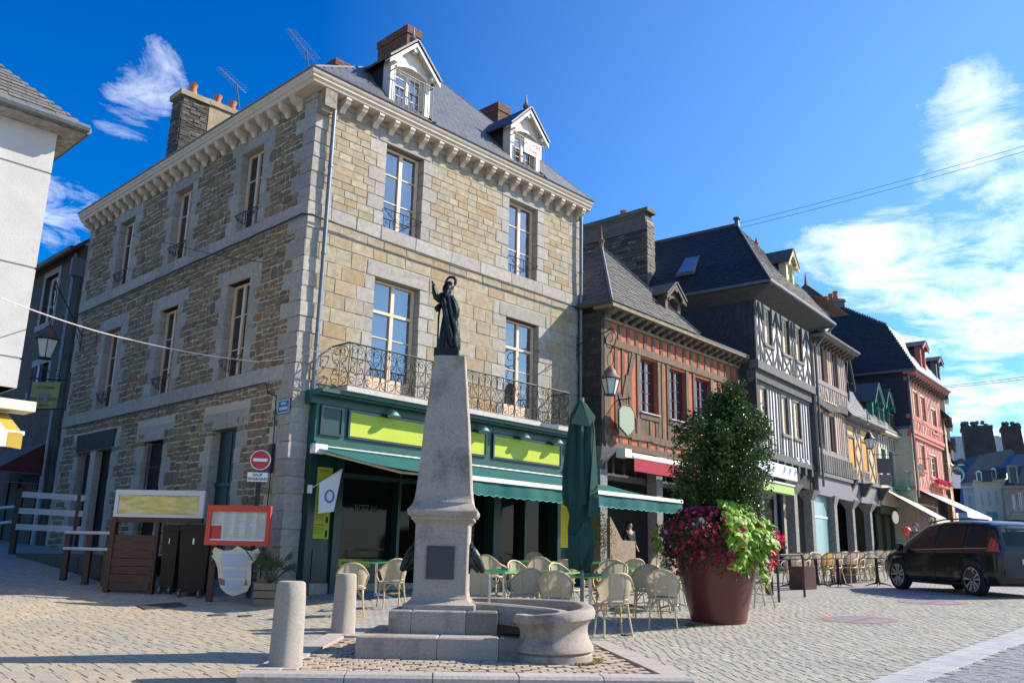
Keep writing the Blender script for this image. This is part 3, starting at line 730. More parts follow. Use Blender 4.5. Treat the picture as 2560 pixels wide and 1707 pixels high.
def pipe(fr, s, o, z0, z1, parent, r=.05, name='downpipe', m=zinc):
    mb = MB(); mb.tube([fr.w(s, o, z0), fr.w(s, o, z1)], r, 10)
    z = z0+1
    while z < z1: mb.tube([fr.w(s, o, z), fr.w(s, o, z+.04)], r*1.25, 10); z += 2.1
    return mb.build(name, m, parent)
pipe(FM, .42, .12, 4.5, 11.5, HH); pipe(FM, 9.52, .12, 4.3, 11.5, HH, .055)
# ---------------------------------------------------------------- roof: hipped, slate
EZ, SL = 11.79, 1.14; RO = .36
def roofz(d): return EZ+SL*d
Wd, Ld = 9.7, 12.9
rf = MB(); O = RO
e0, e1, e2, e3 = FM.w(-O, O, EZ), FM.w(Wd+.1, O, EZ), FM.w(Wd+.1, -Ld-.1, EZ), FM.w(-O, -Ld-.1, EZ)
TL = .68; dr_ = (Wd+.1+O)*TL/(TL+SL); h_ = dr_; r0 = FM.w(Wd+.1-dr_, O-dr_, EZ+SL*dr_); r1 = FM.w(Wd+.1-dr_, -Ld-.1+dr_, EZ+SL*dr_)
rf.add([e0, e1, e2, e3, r0, r1], [(0, 1, 4), (1, 2, 5, 4), (2, 3, 5), (3, 0, 4, 5), (3, 2, 1, 0)])
rf.build('roof', slate, HH)
# slates on the front slope, laid in rows
slope = math.atan(SL); ch_ = cos(slope); nrow = 0; rows = []
sexp = .15; L_tot = h_/cos(slope)
r = 0
while r*sexp < L_tot-.1:
    u = r*sexp+.07; d = u*cos(slope); a, b = -O+d*SL/TL+.02, Wd+.1-d-.02; cur = a + (.1 if r % 2 else 0)
    while cur < b-.04:
        w = min(.215+R_.uniform(-.01, .01), b-cur); rows.append((cur+w/2, d, w)); cur += w
    r += 1
sm = unit_cube(slate); smb = MB(); rows.sort(key=lambda q: (q[1] > 3.0, -q[0] if q[0] > 3 else 5)); cnt = 0
for (s_, d, w) in rows:
    if (1.9 < s_ < 3.4 or 6.3 < s_ < 7.7) and d < 1.1: continue
    rock = -(pi/2-slope)+.06
    if cnt < 298 and s_ > 3.4: piece('slate', sm, FM, s_, O-d+.035, EZ+SL*d+.012+R_.uniform(0, .004), w-.006, .012, .235, HH, rock=rock); cnt += 1
    else:
        M3 = FM.rot@Matrix.Rotation(rock, 3, 'X'); c = FM.w(s_, O-d+.035, EZ+SL*d+.012+R_.uniform(0, .004)); smb.cbox(c, (w-.006, .012, .235), M3)
stuffed(smb.build('upper_slates', slate, HH))
mb = MB()
for a, b in ((e1, r0), (e0, r0)): mb.tube([a+UP*.03, b+UP*.03], .05, 6)
mb.build('hip_flashing', lead, HH)
# ---------------------------------------------------------------- chimneys (brick / stone), each with parts
def chimney(fr, s0, s1, o0, o1, z0, z1, m, parent, pots=0, cap=None, name='chimney', potm=None, rows=0, potr=.11, poth=.42):
    mb = MB(); mb.box(fr, s0, s1, o0, o1, z0, z1)
    c = mb.build(name, m, parent)
    mc = MB(); mc.box(fr, s0-.06, s1+.06, o0-.06, o1+.06, z1, z1+.10); mc.box(fr, s0-.02, s1+.02, o0-.02, o1+.02, z1+.10, z1+.2); mc.build('chimney_cap', cap or m, c)
    for k in range(pots):
        q = (k+.5)/pots; P = fr.w(s0+(s1-s0)*(q if s1-s0 > o1-o0 else .5), o0+(o1-o0)*(q if o1-o0 >= s1-s0 else .5), z1+.2)
        m2 = MB(); m2.lathe(P, [(potr*1.15, 0), (potr*1.1, .05), (potr*.72, poth*.7), (potr*.95, poth*.88), (potr, poth), (potr*.8, poth), (potr*.7, poth*.6)], 14, caps=False); m2.build('chimney_pot', potm or terra, c)
    return c
def brick_stack(fr, s0, s1, o0, o1, z0, z1, parent, faces):
    "real bricks on the faces in view"
    core = MB(); core.box(fr, s0+.03, s1-.03, o0+.03, o1-.03, z0, z1-.03); c = core.build('chimney', mortar, parent)
    mb = MB(); z = z0; row = 0
    while z < z1-.02:
        out = .035 if z > z1-.28 else 0
        off = 0 if row % 2 else .11
        cur = s0-out+(-off)
        while cur < s1+out:
            a, b = max(cur, s0-out), min(cur+.22, s1+out)
            if b-a > .03: mb.box(fr, a+.004, b-.004, o1-.09+out, o1+out+R_.uniform(-.003, .003), z+.005, z+.065)
            cur += .22
        for side in (0, 1):
            cur = o0-out-off
            while cur < o1-.10+out:
                a, b = max(cur, o0-out), min(cur+.22, o1+out-.095)
                x0, x1 = (s0-out, s0+.09) if side == 0 else (s1-.09, s1+out)
                if b-a > .03: mb.box(fr, x0+R_.uniform(-.003, .003), x1, a+.004, b-.004, z+.005, z+.065)
                cur += .22
        z += .07; row += 1
    stuffed(mb.build('chimney_bricks', brickm, c))
    m2 = MB(); m2.box(fr, s0+.1, s1-.1, o0+.1, o1-.1, z1-.05, z1+.04); m2.build('chimney_cap', mortar, c)
    return c
brick_stack(FM, 5.35, 5.9, -5.1, -3.6, 15.3, 17.5, HH, 0)
brick_stack(FM, 3.05, 3.7, -5.3, -4.0, 13.4, 15.45, HH, 0)
brick_stack(FM, 8.62, 9.15, -3.9, -2.7, 13.0, 15.85, HH, 0)
ren = mat('ochre_render', (.36, .28, .17), (.27, .21, .13), 3, .9, .3, 40)
schist = mat('schist', None, (.05, .045, .04), 8, .9, .8, 40, ramp=[(.08, .072, .06), (.16, .14, .11), (.04, .037, .033), (.24, .20, .15), (.10, .085, .065), (.05, .045, .04)])
def stone_courses(fr, s0, s1, z0, z1, o, m, parent, name='schist_courses', h=.07, w=(.12, .45), dep=.08, face='o', gap=.012):
    "thin irregular stone courses standing proud of a face, one joined part"
    mb = MB(); z = z0
    while z < z1-.02:
        hh = h*R_.uniform(.7, 1.5); hh = min(hh, z1-z); cur = s0
        while cur < s1-.01:
            ww = min(R_.uniform(*w), s1-cur); ww = s1-cur if s1-cur-ww < w[0]*.6 else ww; pr = R_.uniform(.0, .03)
            if face == 'o': mb.box(fr, cur+gap/2, cur+ww-gap/2, o-dep, o+pr, z+gap/2, z+hh-gap/2)
            else: mb.box(fr, o-pr, o+dep, cur+gap/2, cur+ww-gap/2, z+gap/2, z+hh-gap/2)
            cur += ww
        z += hh
    return stuffed(mb.build(name, m, parent))
# rear chimney stacks with terracotta pots above the left eave
P = at(520, 290, 25.5); FC1 = Fr((P.x, P.y), AZR)
rearc = thing('chimney_stack', 'twin chimney stack of dark schist and ochre render with three orange pots', 'chimney', FC1.w(0, 0, 12))
z1 = at(520, 262, 25.5).z
chimney(FC1, .02, 1.25, -.9, 0, 10, z1, ren, rearc, pots=0); 
mb = MB(); mb.box(FC1, -.85, 0, -.65, -.05, 10, z1-.02); k_ = mb.build('chimney', mortar, rearc)
stone_courses(FC1, -.85, 0.0, 12, z1-.05, -.02, schist, k_)
stone_courses(FC1, -.70, -.02, 12, z1-.05, -.87, schist, k_, face='s')
mb = MB(); mb.box(FC1, -.97, .03, -.75, .06, z1-.02, z1+.16); mb.build('chimney_cap', ren, k_)
for (s_, o_) in ((-.45, -.3), (.45, -.4), (.98, -.4)):
    m2 = MB(); m2.lathe(FC1.w(s_, o_, z1+.16), [(.17, 0), (.165, .05), (.10, .34), (.13, .42), (.145, .48), (.12, .48), (.08, .3)], 16, caps=False); m2.build('chimney_pot', terra, rearc)
# ---------------------------------------------------------------- dormers
def dormer(fr, s0, s1, zb, ze, za, o, parent, fm, cheek, win=True, dep=2.0, roofm=slate, glass_=glass, fcol=None, name='dormer', finial=True, arch=True, over=.18, slp=SL, white_=True):
    "front face at o, cheeks running back, pitched roof, framed window"
    mb = MB(); m = (s0+s1)/2; t = .16
    mb.box(fr, s0, s0+t, o-.3, o, zb, ze); mb.box(fr, s1-t, s1, o-.3, o, zb, ze)
    n_ = 8; inner = [(s0+t+(s1-s0-2*t)*i/n_, ze-.20+(.14*sin(pi*i/n_) if arch else .14)) for i in range(n_+1)]
    for i in range(n_):
        a, b = inner[i], inner[i+1]
        top = lambda s: ze + (za-ze)*(1-abs(s-m)/((s1-s0)/2))
        pts = [(a[0], a[1]), (b[0], b[1]), (b[0], top(b[0])), (a[0], top(a[0]))]
        mb.prism(fr, pts, o-.2, o-.01)
    mb.prism(fr, [(s0, ze), (s0+t, ze), (s0+t, top(s0+t)), (s0, ze+.01)], o-.2, o-.01); mb.prism(fr, [(s1-t, ze), (s1, ze), (s1, ze+.01), (s1-t, top(s1-t))], o-.2, o-.01)
    for i in range(n_): # raised arch moulding
        a, b = inner[i], inner[i+1]; mb.prism(fr, [(a[0], a[1]-.0), (b[0], b[1]-.0), (b[0], b[1]+.07), (a[0], a[1]+.07)], o-.01, o+.04)
    d = mb.build(name, fm, parent)
    mc = MB(); mc.box(fr, s0+.02, s0+.08, o-dep, o-.02, zb-.3, ze); mc.box(fr, s1-.08, s1-.02, o-dep, o-.02, zb-.3, ze); mc.build('cheek', cheek, d)
    mr = MB(); ov = over; sl = (za-ze)/((s1-s0)/2); dz = -ov*sl*.9
    for sg in (-1, 1):
        e_ = (s0-ov) if sg < 0 else (s1+ov)
        a, b, c, d2 = fr.w(e_, o+ov+.05, ze+dz+.04), fr.w(m, o+ov+.05, za+.05), fr.w(m, o-dep, za+.05), fr.w(e_, o-dep, ze+dz+.04)
        mr.slab([a, b, c, d2] if (fr.sg*sg) > 0 else [a, d2, c, b], .05)
    mr.build('dormer_roof', roofm, d)
    mv = MB()
    for sg in (-1, 1):
        e_ = (s0-ov) if sg < 0 else (s1+ov)
        pts = [(e_, ze+dz-.13), (m, za-.12), (m, za+.0), (e_, ze+dz-.01)]
        mv.prism(fr, pts if sg < 0 else pts[::-1], o+ov-.03, o+ov+.02)
        mv.prism(fr, [(e_, ze+dz-.03), (m, za-.03), (m, za+.0), (e_, ze+dz+.0)] if sg < 0 else [(e_, ze+dz+.0), (m, za+.0), (m, za-.03), (e_, ze+dz-.03)], o-.02, o+ov-.03)
    mv.box(fr, s0-.02, s0+.10, o, o+.16, ze-.16, ze-.06); mv.box(fr, s1-.10, s1+.02, o, o+.16, ze-.16, ze-.06); mv.box(fr, m-.06, m+.06, o, o+.16, za-.26, za-.16)
    mv.build('bargeboard', fm, d)
    if win:
        a, b = s0+t, s1-t; F_ = .05; mw = MB(); O0 = o-.2
        zt = ze-.10
        mw.box(fr, a, a+F_, O0, O0+.05, zb, zt); mw.box(fr, b-F_, b, O0, O0+.05, zb, zt); mw.box(fr, a, b, O0+.002, O0+.048, zb, zb+F_); mw.box(fr, m-F_*.8, m+F_*.8, O0+.004, O0+.06, zb, zt); mw.box(fr, a, b, O0+.003, O0+.045, ze-.24, ze-.05)
        for q in (.25, .45, .65, .82): mw.box(fr, a+.01, b-.01, O0+.01, O0+.04, zb+(zt-zb)*q-.012, zb+(zt-zb)*q+.012)
        mw.build('dormer_window', fcol or fm, d)
        mg = MB(); mg.box(fr, a, b, O0+.015, O0+.025, zb, zt); mg.build('pane', glass_, d)
    if finial:
        mf = MB(); mf.lathe(fr.w(m, o+.0, za), [(.10, 0), (.06, .08), (.11, .16), (.05, .26), (.03, .32), (.012, .55 if finial is True else .4)], 10); mf.build('finial', lead, d)
    return d
def guardrail(fr, s0, s1, o, z0, z1, parent, n=8):
    mb = MB()
    for z in (z0, z1): mb.box(fr, s0, s1, o-.012, o+.012, z-.012, z+.012)
    for i in range(n+1):
        s = s0+(s1-s0)*i/n; mb.box(fr, s-.007, s+.007, o-.007, o+.007, z0, z1)
    for s in (s0, s1): mb.box(fr, s-.01, s+.01, o-.2, o, z1-.01, z1+.01); mb.box(fr, s-.01, s+.01, o-.2, o, z0-.01, z0+.01)
    return mb.build('guard_rail', iron, parent)
d1 = dormer(FM, 2.02, 3.34, 11.85, 13.30, 13.95, .05, HH, creamw, slate_d, dep=2.6)
guardrail(FM, 2.02, 3.30, .22, 11.95, 12.92, HH)
d2 = dormer(FM, 6.40, 7.66, 11.85, 13.22, 13.86, .05, HH, creamw, slate_d, dep=2.6)
guardrail(FM, 6.42, 7.64, .22, 11.92, 12.88, HH, 6)
sg_ = thing('letting_sign', 'white A LOUER notice tied to the right dormer guard rail', 'sign', FM.w(7.08, .26, 12.7))
mb = MB(); mb.box(FM, 6.78, 7.5, .245, .255, 12.42, 12.84); mb.build('board', white, sg_)
redtx = mat('faded_red_print', (.62, .14, .11), None, rough=.7)
text_part('A LOUER', .19, redtx, sg_, FM.w(7.14, .259, 12.72), FM.rot, sx=.9); text_part('02 99 48 80 31', .125, redtx, sg_, FM.w(7.14, .259, 12.54), FM.rot, sx=.75)
# ---------------------------------------------------------------- shopfront
sf = MB()
sf.box(FM, .30, 9.62, -.02, .30, 4.22, 4.38); sf.box(FM, .30, 9.62, -.02, .55, 4.38, 4.42); sf.box(FM, .30, 9.66, -.02, .66, 4.421, 4.50)
sf.box(FM, .45, 9.5, -.02, .26, 3.40, 4.22); sf.box(FM, .45, 9.5, -.02, .33, 3.30, 3.42)
shop = sf.build('shopfront', green, HH)
def sframe(a, b, c, d, m, o=.262, w=.05, parent=shop, name='panel_frame'):
    mb = MB(); mb.box(FM, a-w, b+w, o, o+.05, c-w, c); mb.box(FM, a-w, b+w, o, o+.05, d, d+w); mb.box(FM, a-w, a, o, o+.049, c, d); mb.box(FM, b, b+w, o, o+.049, c, d); return mb.build(name, m, parent)
gm1 = mat('black_gloss_trim', (.02, .022, .03), None, rough=.22, coat=.5)
for a, b, m in ((1.32, 5.50, lime), (5.82, 8.42, lime), (.60, 1.08, green_d)):
    sframe(a, b, 3.62, 4.15, gm1); mb = MB(); mb.box(FM, a, b, .262, .285, 3.62, 4.15); mb.build('sign_panel' if m is lime else 'panel', m, shop)
for s_ in (2.38, 5.27, 6.80, 8.13):
    mb = MB(); mb.tube([FM.w(s_, .26, 4.28), FM.w(s_, .42, 4.34), FM.w(s_, .46, 4.30)], .012, 6); c_ = FM.w(s_, .48, 4.16); mb.lathe(c_, [(.16, 0.02), (.14, .0), (.10, .07), (.03, .15)], 12); mb.build('sign_spotlight', mat('pale_green_enamel', (.30, .45, .38), None, rough=.35), shop)
sf2 = MB(); DO = -.12
for a, b in ((.45, .62), (1.12, 1.3), (5.95, 6.2), (8.42, 8.55), (9.2, 9.5)): sf2.box(FM, a, b, -.2, .22, .1, 3.31)
sf2.box(FM, .62, 1.12, -.1, .14, .1, 3.31); sf2.box(FM, .68, 1.06, .14, .17, .55, 1.2)
sf2.box(FM, 1.3, 3.0, -.2, .10, .1, 1.02); sf2.box(FM, 4.4, 5.95, -.2, .10, .1, .95); sf2.box(FM, 6.2, 8.42, -.2, .1, .1, .9); sf2.box(FM, 8.55, 9.2, -.1, .12, .1, 3.31)
for a in (3.0, 3.7, 4.4, 7.3): sf2.box(FM, a-.04, a+.04, -.2, .08, .1, 3.3)
sf2.box(FM, 1.3, 8.42, -.22, .06, 2.75, 2.85)
sf2.build('shop_frame', green_d, shop)
mb = MB(); mb.box(FM, .3, 9.5, -.25, .16, -.3, .52); mb.box(FM, .25, .47, -.2, .2, -.3, .45); mb.build('plinth', granite, shop)
mb = MB(); mb.box(FM, 1.3, 8.5, -.14, -.13, .9, 3.3); mb.build('shop_window', glassmat('dark_shop_glass', (.006, .006, .006), .05, 1.3), shop)
mb = MB(); mb.box(FM, .45, 9.5, -1.5, -.9, .1, 4.2); mb.build('shop_interior', dark, shop)
txg = mat('gold_lettering', (.35, .38, .05), None, rough=.5)
text_part('PUB', .26, txg, shop, FM.w(4.25, -.118, 1.95), FM.rot, sx=.8)
text_part('PIZZAS', .20, mat('dull_lettering', (.06, .06, .055), None, rough=.6), shop, FM.w(2.2, -.118, 2.12), FM.rot)
# menus
def board(label, s0, s1, z0, z1, m, o, blocks, name='menu_board'):
    t_ = thing(name, label, 'menu board', FM.w((s0+s1)/2, o, z0)); mb = MB(); mb.box(FM, s0, s1, o, o+.02, z0, z1); mb.build('board', m, t_)
    for a, b, c, d in blocks: mb = MB(); mb.box(FM, s0+(s1-s0)*a, s0+(s1-s0)*b, o+.02, o+.023, z0+(z1-z0)*c, z0+(z1-z0)*d); mb.build('print', mat('menu_print', (.13, .15, .015), None, rough=.7) if b-a > .2 else black, t_)
    return t_
bl = [(.84, .95, .70, .86), (.82, .93, .40, .63), (.82, .93, .22, .31), (.82, .93, .02, .12), (.3, .8, .95, .965), (.4, .75, .92, .93), (.3, .8, .37, .385), (.3, .75, .185, .2)]
bl += [(.12, .7, q, q+.006) for q in (.33, .31, .29, .27, .25, .15, .13, .11, .09, .07, .45, .47, .5)]
board('tall yellow green menu board on the left pier of the green shopfront', .50, 1.02, 1.42, 2.90, lime_d, .18, bl)
board('bright yellow menu panel at the right end of the green shopfront behind the parasol', 8.60, 9.12, 1.44, 2.62, mat('yellow_panel', (.72, .62, .01), None, rough=.5), .14, [(.1, .9, q, q+.004) for q in [.08+.05*k for k in range(17)]])
board('small lime board standing low in the left shop window', 1.36, 2.2, .86, 1.02, lime_d, .12, [(.1, .5, .3, .7)])
# pennant
fl = thing('pennant', 'small white pennant with a blue ring emblem on an angled staff by the menu board', 'flag', FM.w(.46, .24, 2.4))
mb = MB(); mb.box(FM, .40, .47, .22, .30, 2.33, 2.50); mb.build('bracket', white, fl)
A_, B_ = FM.w(.44, .28, 2.42), FM.w(.96, .62, 2.86); mb = MB(); mb.tube([A_, B_], .008, 6); mb.build('staff', white, fl)
mb = MB(); g0 = A_+(B_-A_)*.28; mb.slab([g0, g0-UP*.62+FM.e*.02, FM.w(.86, .56, 1.97), B_-UP*.02], .006); mb.slab([B_-UP*.02, FM.w(.86, .56, 1.97), g0-UP*.62+FM.e*.02, g0], .002); mb.build('cloth', mat('white_cloth', (.62, .65, .72), None, rough=.9), fl)
mb = MB(); c_ = (g0+B_)/2-UP*.42; fn = (B_-A_).cross(UP).normalized(); fe = Vector((B_.x-A_.x, B_.y-A_.y, 0)).normalized()
if fn.y > 0: fn = -fn
mb.tube([c_+fn*.012+fe*.085*cos(2*pi*i/16)+UP*.12*sin(2*pi*i/16) for i in range(16)], .018, 5, closed=True); mb.build('emblem', mat('blue_print', (.08, .13, .35), None, rough=.8), fl)
# ---------------------------------------------------------------- balcony
mb = MB(); mb.box(FM, .86, 8.36, 0.0, .74, 4.505, 4.62); bal = mb.build('balcony', mat('balcony_slab', (.50, .47, .42), (.40, .37, .32), 9, .8), HH)
BO, BZ0, BZ1 = .68, 4.64, 5.58
def arcs(fr, mb, o, s, z0, z1, W_):
    H = z1-z0; m = s+W_/2; sc_ = lambda cx, cz, r, a0, tn, dr, rad=.0075: scroll(fr, o, s+cx*W_, z0+cz*H, r*W_, a0, tn, dr, mb, rad, 12)
    for sg in (-1, 1):
        c = lambda q: .5+sg*q
        sc_(c(.20), .83, .20, pi/2, 1.15, sg); sc_(c(.25), .60, .22, -pi/2, 1.15, -sg); sc_(c(.22), .37, .20, pi/2, 1.1, -sg); sc_(c(.23), .14, .22, -pi/2, 1.2, sg)
        sc_(c(.10), .28, .08, 0, 1.0, sg)
        pts = [fr.w(m+sg*W_*q, o, z0+H*v) for q, v in ((.0, .98), (.30, .93), (.46, .80), (.40, .66), (.16, .55), (.12, .46), (.34, .40), (.47, .28), (.40, .10), (.10, .02))]; mb.tube(pts, .008, 4)
def scrollmesh(W_):
    fr0 = Flat(); mb = MB(); arcs(fr0, mb, 0, -W_/2, 0, BZ1-BZ0, W_); mb.tube([(0, 0, 0), (0, 0, BZ1-BZ0)], .009, 4); me = bpy.data.meshes.new('scroll_panel'); me.from_pydata(mb.V, [], mb.F); me.materials.append(iron); return me
scm = scrollmesh(.43)
mb = MB()
for (a, b) in (((.90, .02), (.90, BO)), ((.90, BO), (8.32, BO)), ((8.32, BO), (8.32, .02))):
    for z, r in ((BZ1, .02), (BZ0, .013)): mb.tube([FM.w(a[0], a[1], z), FM.w(b[0], b[1], z)], r, 6)
nb = 17; W_ = (8.32-.90)/nb
for i in range(nb+1): mb.tube([FM.w(.90+W_*i, BO, 4.6), FM.w(.90+W_*i, BO, BZ1)], .011, 4)
mb.build('balcony_rail', iron, bal)
for i in range(nb):
    q = piece('scroll_panel', scm, FM, .90+W_*(i+.5), BO, BZ0, W_/.43, 1, 1, bal)
for s_ in (.90, 8.32):
    fs = Fr(FM.w(s_, 0, 0), AZR-90 if False else AZR+90, -1); q = piece('scroll_panel', scm, fs, (BO)/2 if False else -(BO)/2*-1, 0, BZ0, .66/.43, 1, 1, bal)
# ---------------------------------------------------------------- awning over the terrace
AS0, AS1, AO0, AO1, AZ0, AZ1 = .35, 10.0, .42, 3.12, 3.27, 2.66
awn = thing('awning', 'long teal folding awning with ivory front bar over the cafe terrace', 'awning', FM.w(5, 1.6, .3))
mb = MB(); nS, nO = 48, 8; vs = []
for i in range(nS+1):
    for j in range(nO+1):
        q = j/nO; s = AS0+.75*q+(AS1-AS0-.75*q)*i/nS; z = AZ0+(AZ1-AZ0)*q - .05*sin(pi*q) + .008*sin(s*5.2)*sin(pi*q); vs.append(FM.w(s, AO0+(AO1-AO0)*q, z))
fs = [(i*(nO+1)+j, (i+1)*(nO+1)+j, (i+1)*(nO+1)+j+1, i*(nO+1)+j+1) for i in range(nS) for j in range(nO)]
mb.add(vs, fs, 0, True); mb.build('canvas', teal, awn)
mb = MB(); nS = 400; vs = []
for i in range(nS+1):
    s = AS0+.75+(AS1-AS0-.75)*i/nS; sc_ = abs(sin(pi*s/.235)); w_ = .03*sin(s*3.3)+.015*sin(s*11)
    vs += [FM.w(s, AO1+.03, AZ1-.02), FM.w(s, AO1+.035+w_*.5, AZ1-.17), FM.w(s, AO1+.03+w_, AZ1-.30-.035*sc_)]
fs = [(i*3+j, (i+1)*3+j, (i+1)*3+j+1, i*3+j+1) for i in range(nS) for j in range(2)]
mb.add(vs, fs, 0, True); mb.build('valance', teal, awn)
mb = MB()
for k in range(int(nS)): pass
mb.tube([vs[i*3+2] for i in range(0, nS+1, 2)], .006, 4); mb.build('valance_edging', mat('pale_teal_trim', (.10, .42, .36), None, rough=.8), awn)
mb = MB(); mb.box(FM, AS0+.73, AS1, AO1-.01, AO1+.07, AZ1-.045, AZ1+.045); fb = mb.build('front_bar', alu, awn)
mb = MB(); mb.tube([FM.w(AS0-.05, .38, AZ0+.02), FM.w(AS1, .38, AZ0+.02)], .07, 10); mb.build('roller', green, awn)
for s_, dr in ((.42, 1), (9.4, -1)):
    A_, B_, C_ = FM.w(s_, .45, AZ0-.07), FM.w(s_+dr*1.72, 1.15 if dr > 0 else 1.7, 2.86), FM.w(s_+dr*1.9 if dr < 0 else 2.95, AO1-.03, AZ1-.02)
    mb = MB(); mb.tube([A_, B_], .035, 6); mb.tube([B_, C_], .03, 6); mb.build('folding_arm', alu, awn)
    mb = MB(); mb.box(FM, s_-.12, s_+.18, .36, .56, AZ0-.13, AZ0+.06); mb.build('arm_bracket', white, awn)
# ---------------------------------------------------------------- street plate, cables, lamp
pl = thing('street_plate', 'dark blue enamel street name plate with white border by the corner quoins', 'sign', FL.w(.26, .02, 4))
mb = MB(); mb.box(FL, .02, .50, .016, .03, 3.98, 4.30); mb.build('plate', mat('blue_enamel', (.02, .03, .10), None, rough=.3, coat=.3), pl)
mb = MB(); 
for a, b, c, d in ((.04, .48, 4.0, 4.012), (.04, .48, 4.268, 4.28), (.04, .052, 4.0, 4.28), (.468, .48, 4.0, 4.28)): mb.box(FL, a, b, .03, .033, c, d)
mb.build('border', white, pl); mb = MB(); mb.box(FL, .17, .36, .03, .032, 4.18, 4.23); mb.box(FL, .10, .42, .03, .032, 4.07, 4.13); mb.build('worn_lettering', mat('pale_smudge', (.40, .42, .5), None, rough=.6), pl)
rc = random.Random(3)
def cable(pts, r, name, label, sag=0.0, n=24, m=iron, wob=0, group=None):
    P = []
    for a, b in zip(pts, pts[1:]):
        for i in range(n): q = i/n; p = a.lerp(b, q); p = p - UP*sag*4*q*(1-q); P.append(p+Vector((rc.uniform(-wob, wob), rc.uniform(-wob, wob), rc.uniform(-wob, wob))))
    P.append(pts[-1]); mb = MB(); mb.tube(P, r, 5); base = pts[0]
    o = mb.build(name, m, None, base); return tag(o, label, 'cable', group)
cable([FL.w(12.8, .10, 8.36), FL.w(6, .11, 8.40), FL.w(0, .12, 8.42), FM.w(.05, .14, 8.42), FM.w(3.4, .13, 8.36), FM.w(9.4, .12, 8.38), FM.w(10.1, .3, 8.3)], .024, 'wall_cable', 'thick black cable bundle clipped along the string course of the stone house', wob=.006)
cable([FL.w(12.6, .06, 4.72), FL.w(1.05, .05, 4.74), FL.w(.9, .05, 4.5), FL.w(.55, .05, 4.4), FL.w(.5, .05, 3.2), FL.w(.55, .05, .6)], .014, 'wall_cable', 'thin cable running under the first floor band and down beside the street plate', wob=.004)
mb = MB(); mb.box(FL, .47, .60, .03, .10, 2.75, 3.35); tag(mb.build('cable_box', iron, None, FL.w(.5, .05, 2.75)), 'small black junction box on the granite corner above the no entry sign', 'box')
cable([at(0, 744, 12.5), at(330, 850, 17.5), at(640, 903, 18.4), FM.w(.35, .15, 5.35), FM.w(.95, .68, 5.56)], .010, 'overhead_wire', 'pale wire sagging across the lane to the balcony corner', m=mat('pale_wire', (.5, .48, .45), None), sag=.05)
cable([at(250, 565, 24), at(430, 610, 20.5), at(668, 657, 18.6)], .008, 'overhead_wire', 'thin dark wire ending at the first floor lintel near the corner', sag=.05)
for k, (y0, y1, s2) in enumerate([(352, 560, 0), (366, 572, 0)]): cable([at(2700, y0-28, 30), at(1850, y1-2, 36)], .010, 'overhead_wire', ('upper', 'lower')[k]+' of the two long thin wires crossing the sky at the right', m=lead, sag=.1, group='twin wires across the sky')
for k, (y0, y1) in enumerate([(944, 966), (952, 970)]): cable([at(2700, y0-25, 40), at(2340, y1, 50)], .015, 'overhead_wire', ('upper', 'lower')[k]+' of the two low thin wires above the far chimneys', m=lead, sag=.1, group='far wires')
# antennas
def antenna(P, d, L, label, n=14, mast=1.0):
    mb = MB(); d = Vector(d).normalized(); sd_ = d.cross(UP).normalized(); mb.tube([P-UP*mast, P+d*L*.3], .02, 5); tip = P+d*L
    t_ = thing('tv_antenna', label, 'antenna', P-UP*mast)
    mb.build('mast', lead, t_); mb = MB(); mb.tube([P-d*.2, tip], .016, 4)
    for i in range(n): q = P+d*(L*(i+.5)/n); w = .26-.12*i/n; mb.tube([q-sd_*w, q+sd_*w], .008, 3)
    mb.build('elements', mat('bright_aluminium', (.6, .6, .6), None, rough=.3, metal=.6), t_)
P = at(783, 150, 24); antenna(P, at(738, 92, 22.5)-P, 2.0, 'long toothed television aerial above the corner of the stone house', 20)
P = at(607, 240, 27); antenna(P+UP*.2, at(575, 210, 26)-P, 1.9, 'television aerial behind the chimney with orange pots', 12)
# ================================================================ fountain (front planes face the viewer, x to the right)
fgran = mat('fountain_granite', (.43, .355, .285), (.31, .255, .205), 45, .85, .55, 160, c3=(.20, .165, .13), s3=1.7, t3=.53)
fgran2 = mat('fountain_granite_damp', (.22, .185, .15), (.15, .125, .10), 45, .7, .5, 150, c3=(.07, .058, .047), s3=3, t3=.55)
bronze = mat('dark_bronze', (.022, .021, .020), (.028, .036, .033), 9, .38, .3, 30, metal=.85)
Y1 = 10.0
def X(px, py, Y): return at(px, py, Y).x
def Zp(px, py, Y): return at(px, py, Y).z
f0x = at(888, 1640, Y1).x
fount = thing('fountain', 'granite fountain with tapering obelisk, stepped base, horse head spouts and round basin', 'fountain', (-.8, 10.6, ZP))
def rbox(mb, x0, x1, y0, y1, z0, z1, b=.015, mi=0):
    lo = [(x0, y0, z0), (x1, y0, z0), (x1, y1, z0), (x0, y1, z0)]; md = [(x0, y0, z1-b), (x1, y0, z1-b), (x1, y1, z1-b), (x0, y1, z1-b)]; tp = [(x0+b, y0+b, z1), (x1-b, y0+b, z1), (x1-b, y1-b, z1), (x0+b, y1-b, z1)]
    mb.add(lo+md+tp, [(3, 2, 1, 0)]+[(i, (i+1) % 4, (i+1) % 4+4, i+4) for i in range(4)]+[(i+4, (i+1) % 4+4, (i+1) % 4+8, i+8) for i in range(4)]+[(8, 9, 10, 11)], mi)
s1z = Zp(890, 1588, Y1); xr1 = .28
xs_ = [X(888, 1620, Y1), X(1092, 1620, Y1), X(1246, 1640, Y1), xr1+.35]
for i in range(3):
    mb = MB(); rbox(mb, xs_[i]+.003, xs_[i+1]-.003, Y1, Y1+2.0, ZP-.05, s1z); mb.build('step_block', fgran2 if i == 2 else fgran, fount)
Y2 = 10.42; s2z = Zp(1100, 1526, Y2)
xs2 = [X(970, 1560, Y2), X(1027, 1560, Y2), X(1164, 1560, Y2), X(1243, 1560, Y2)]
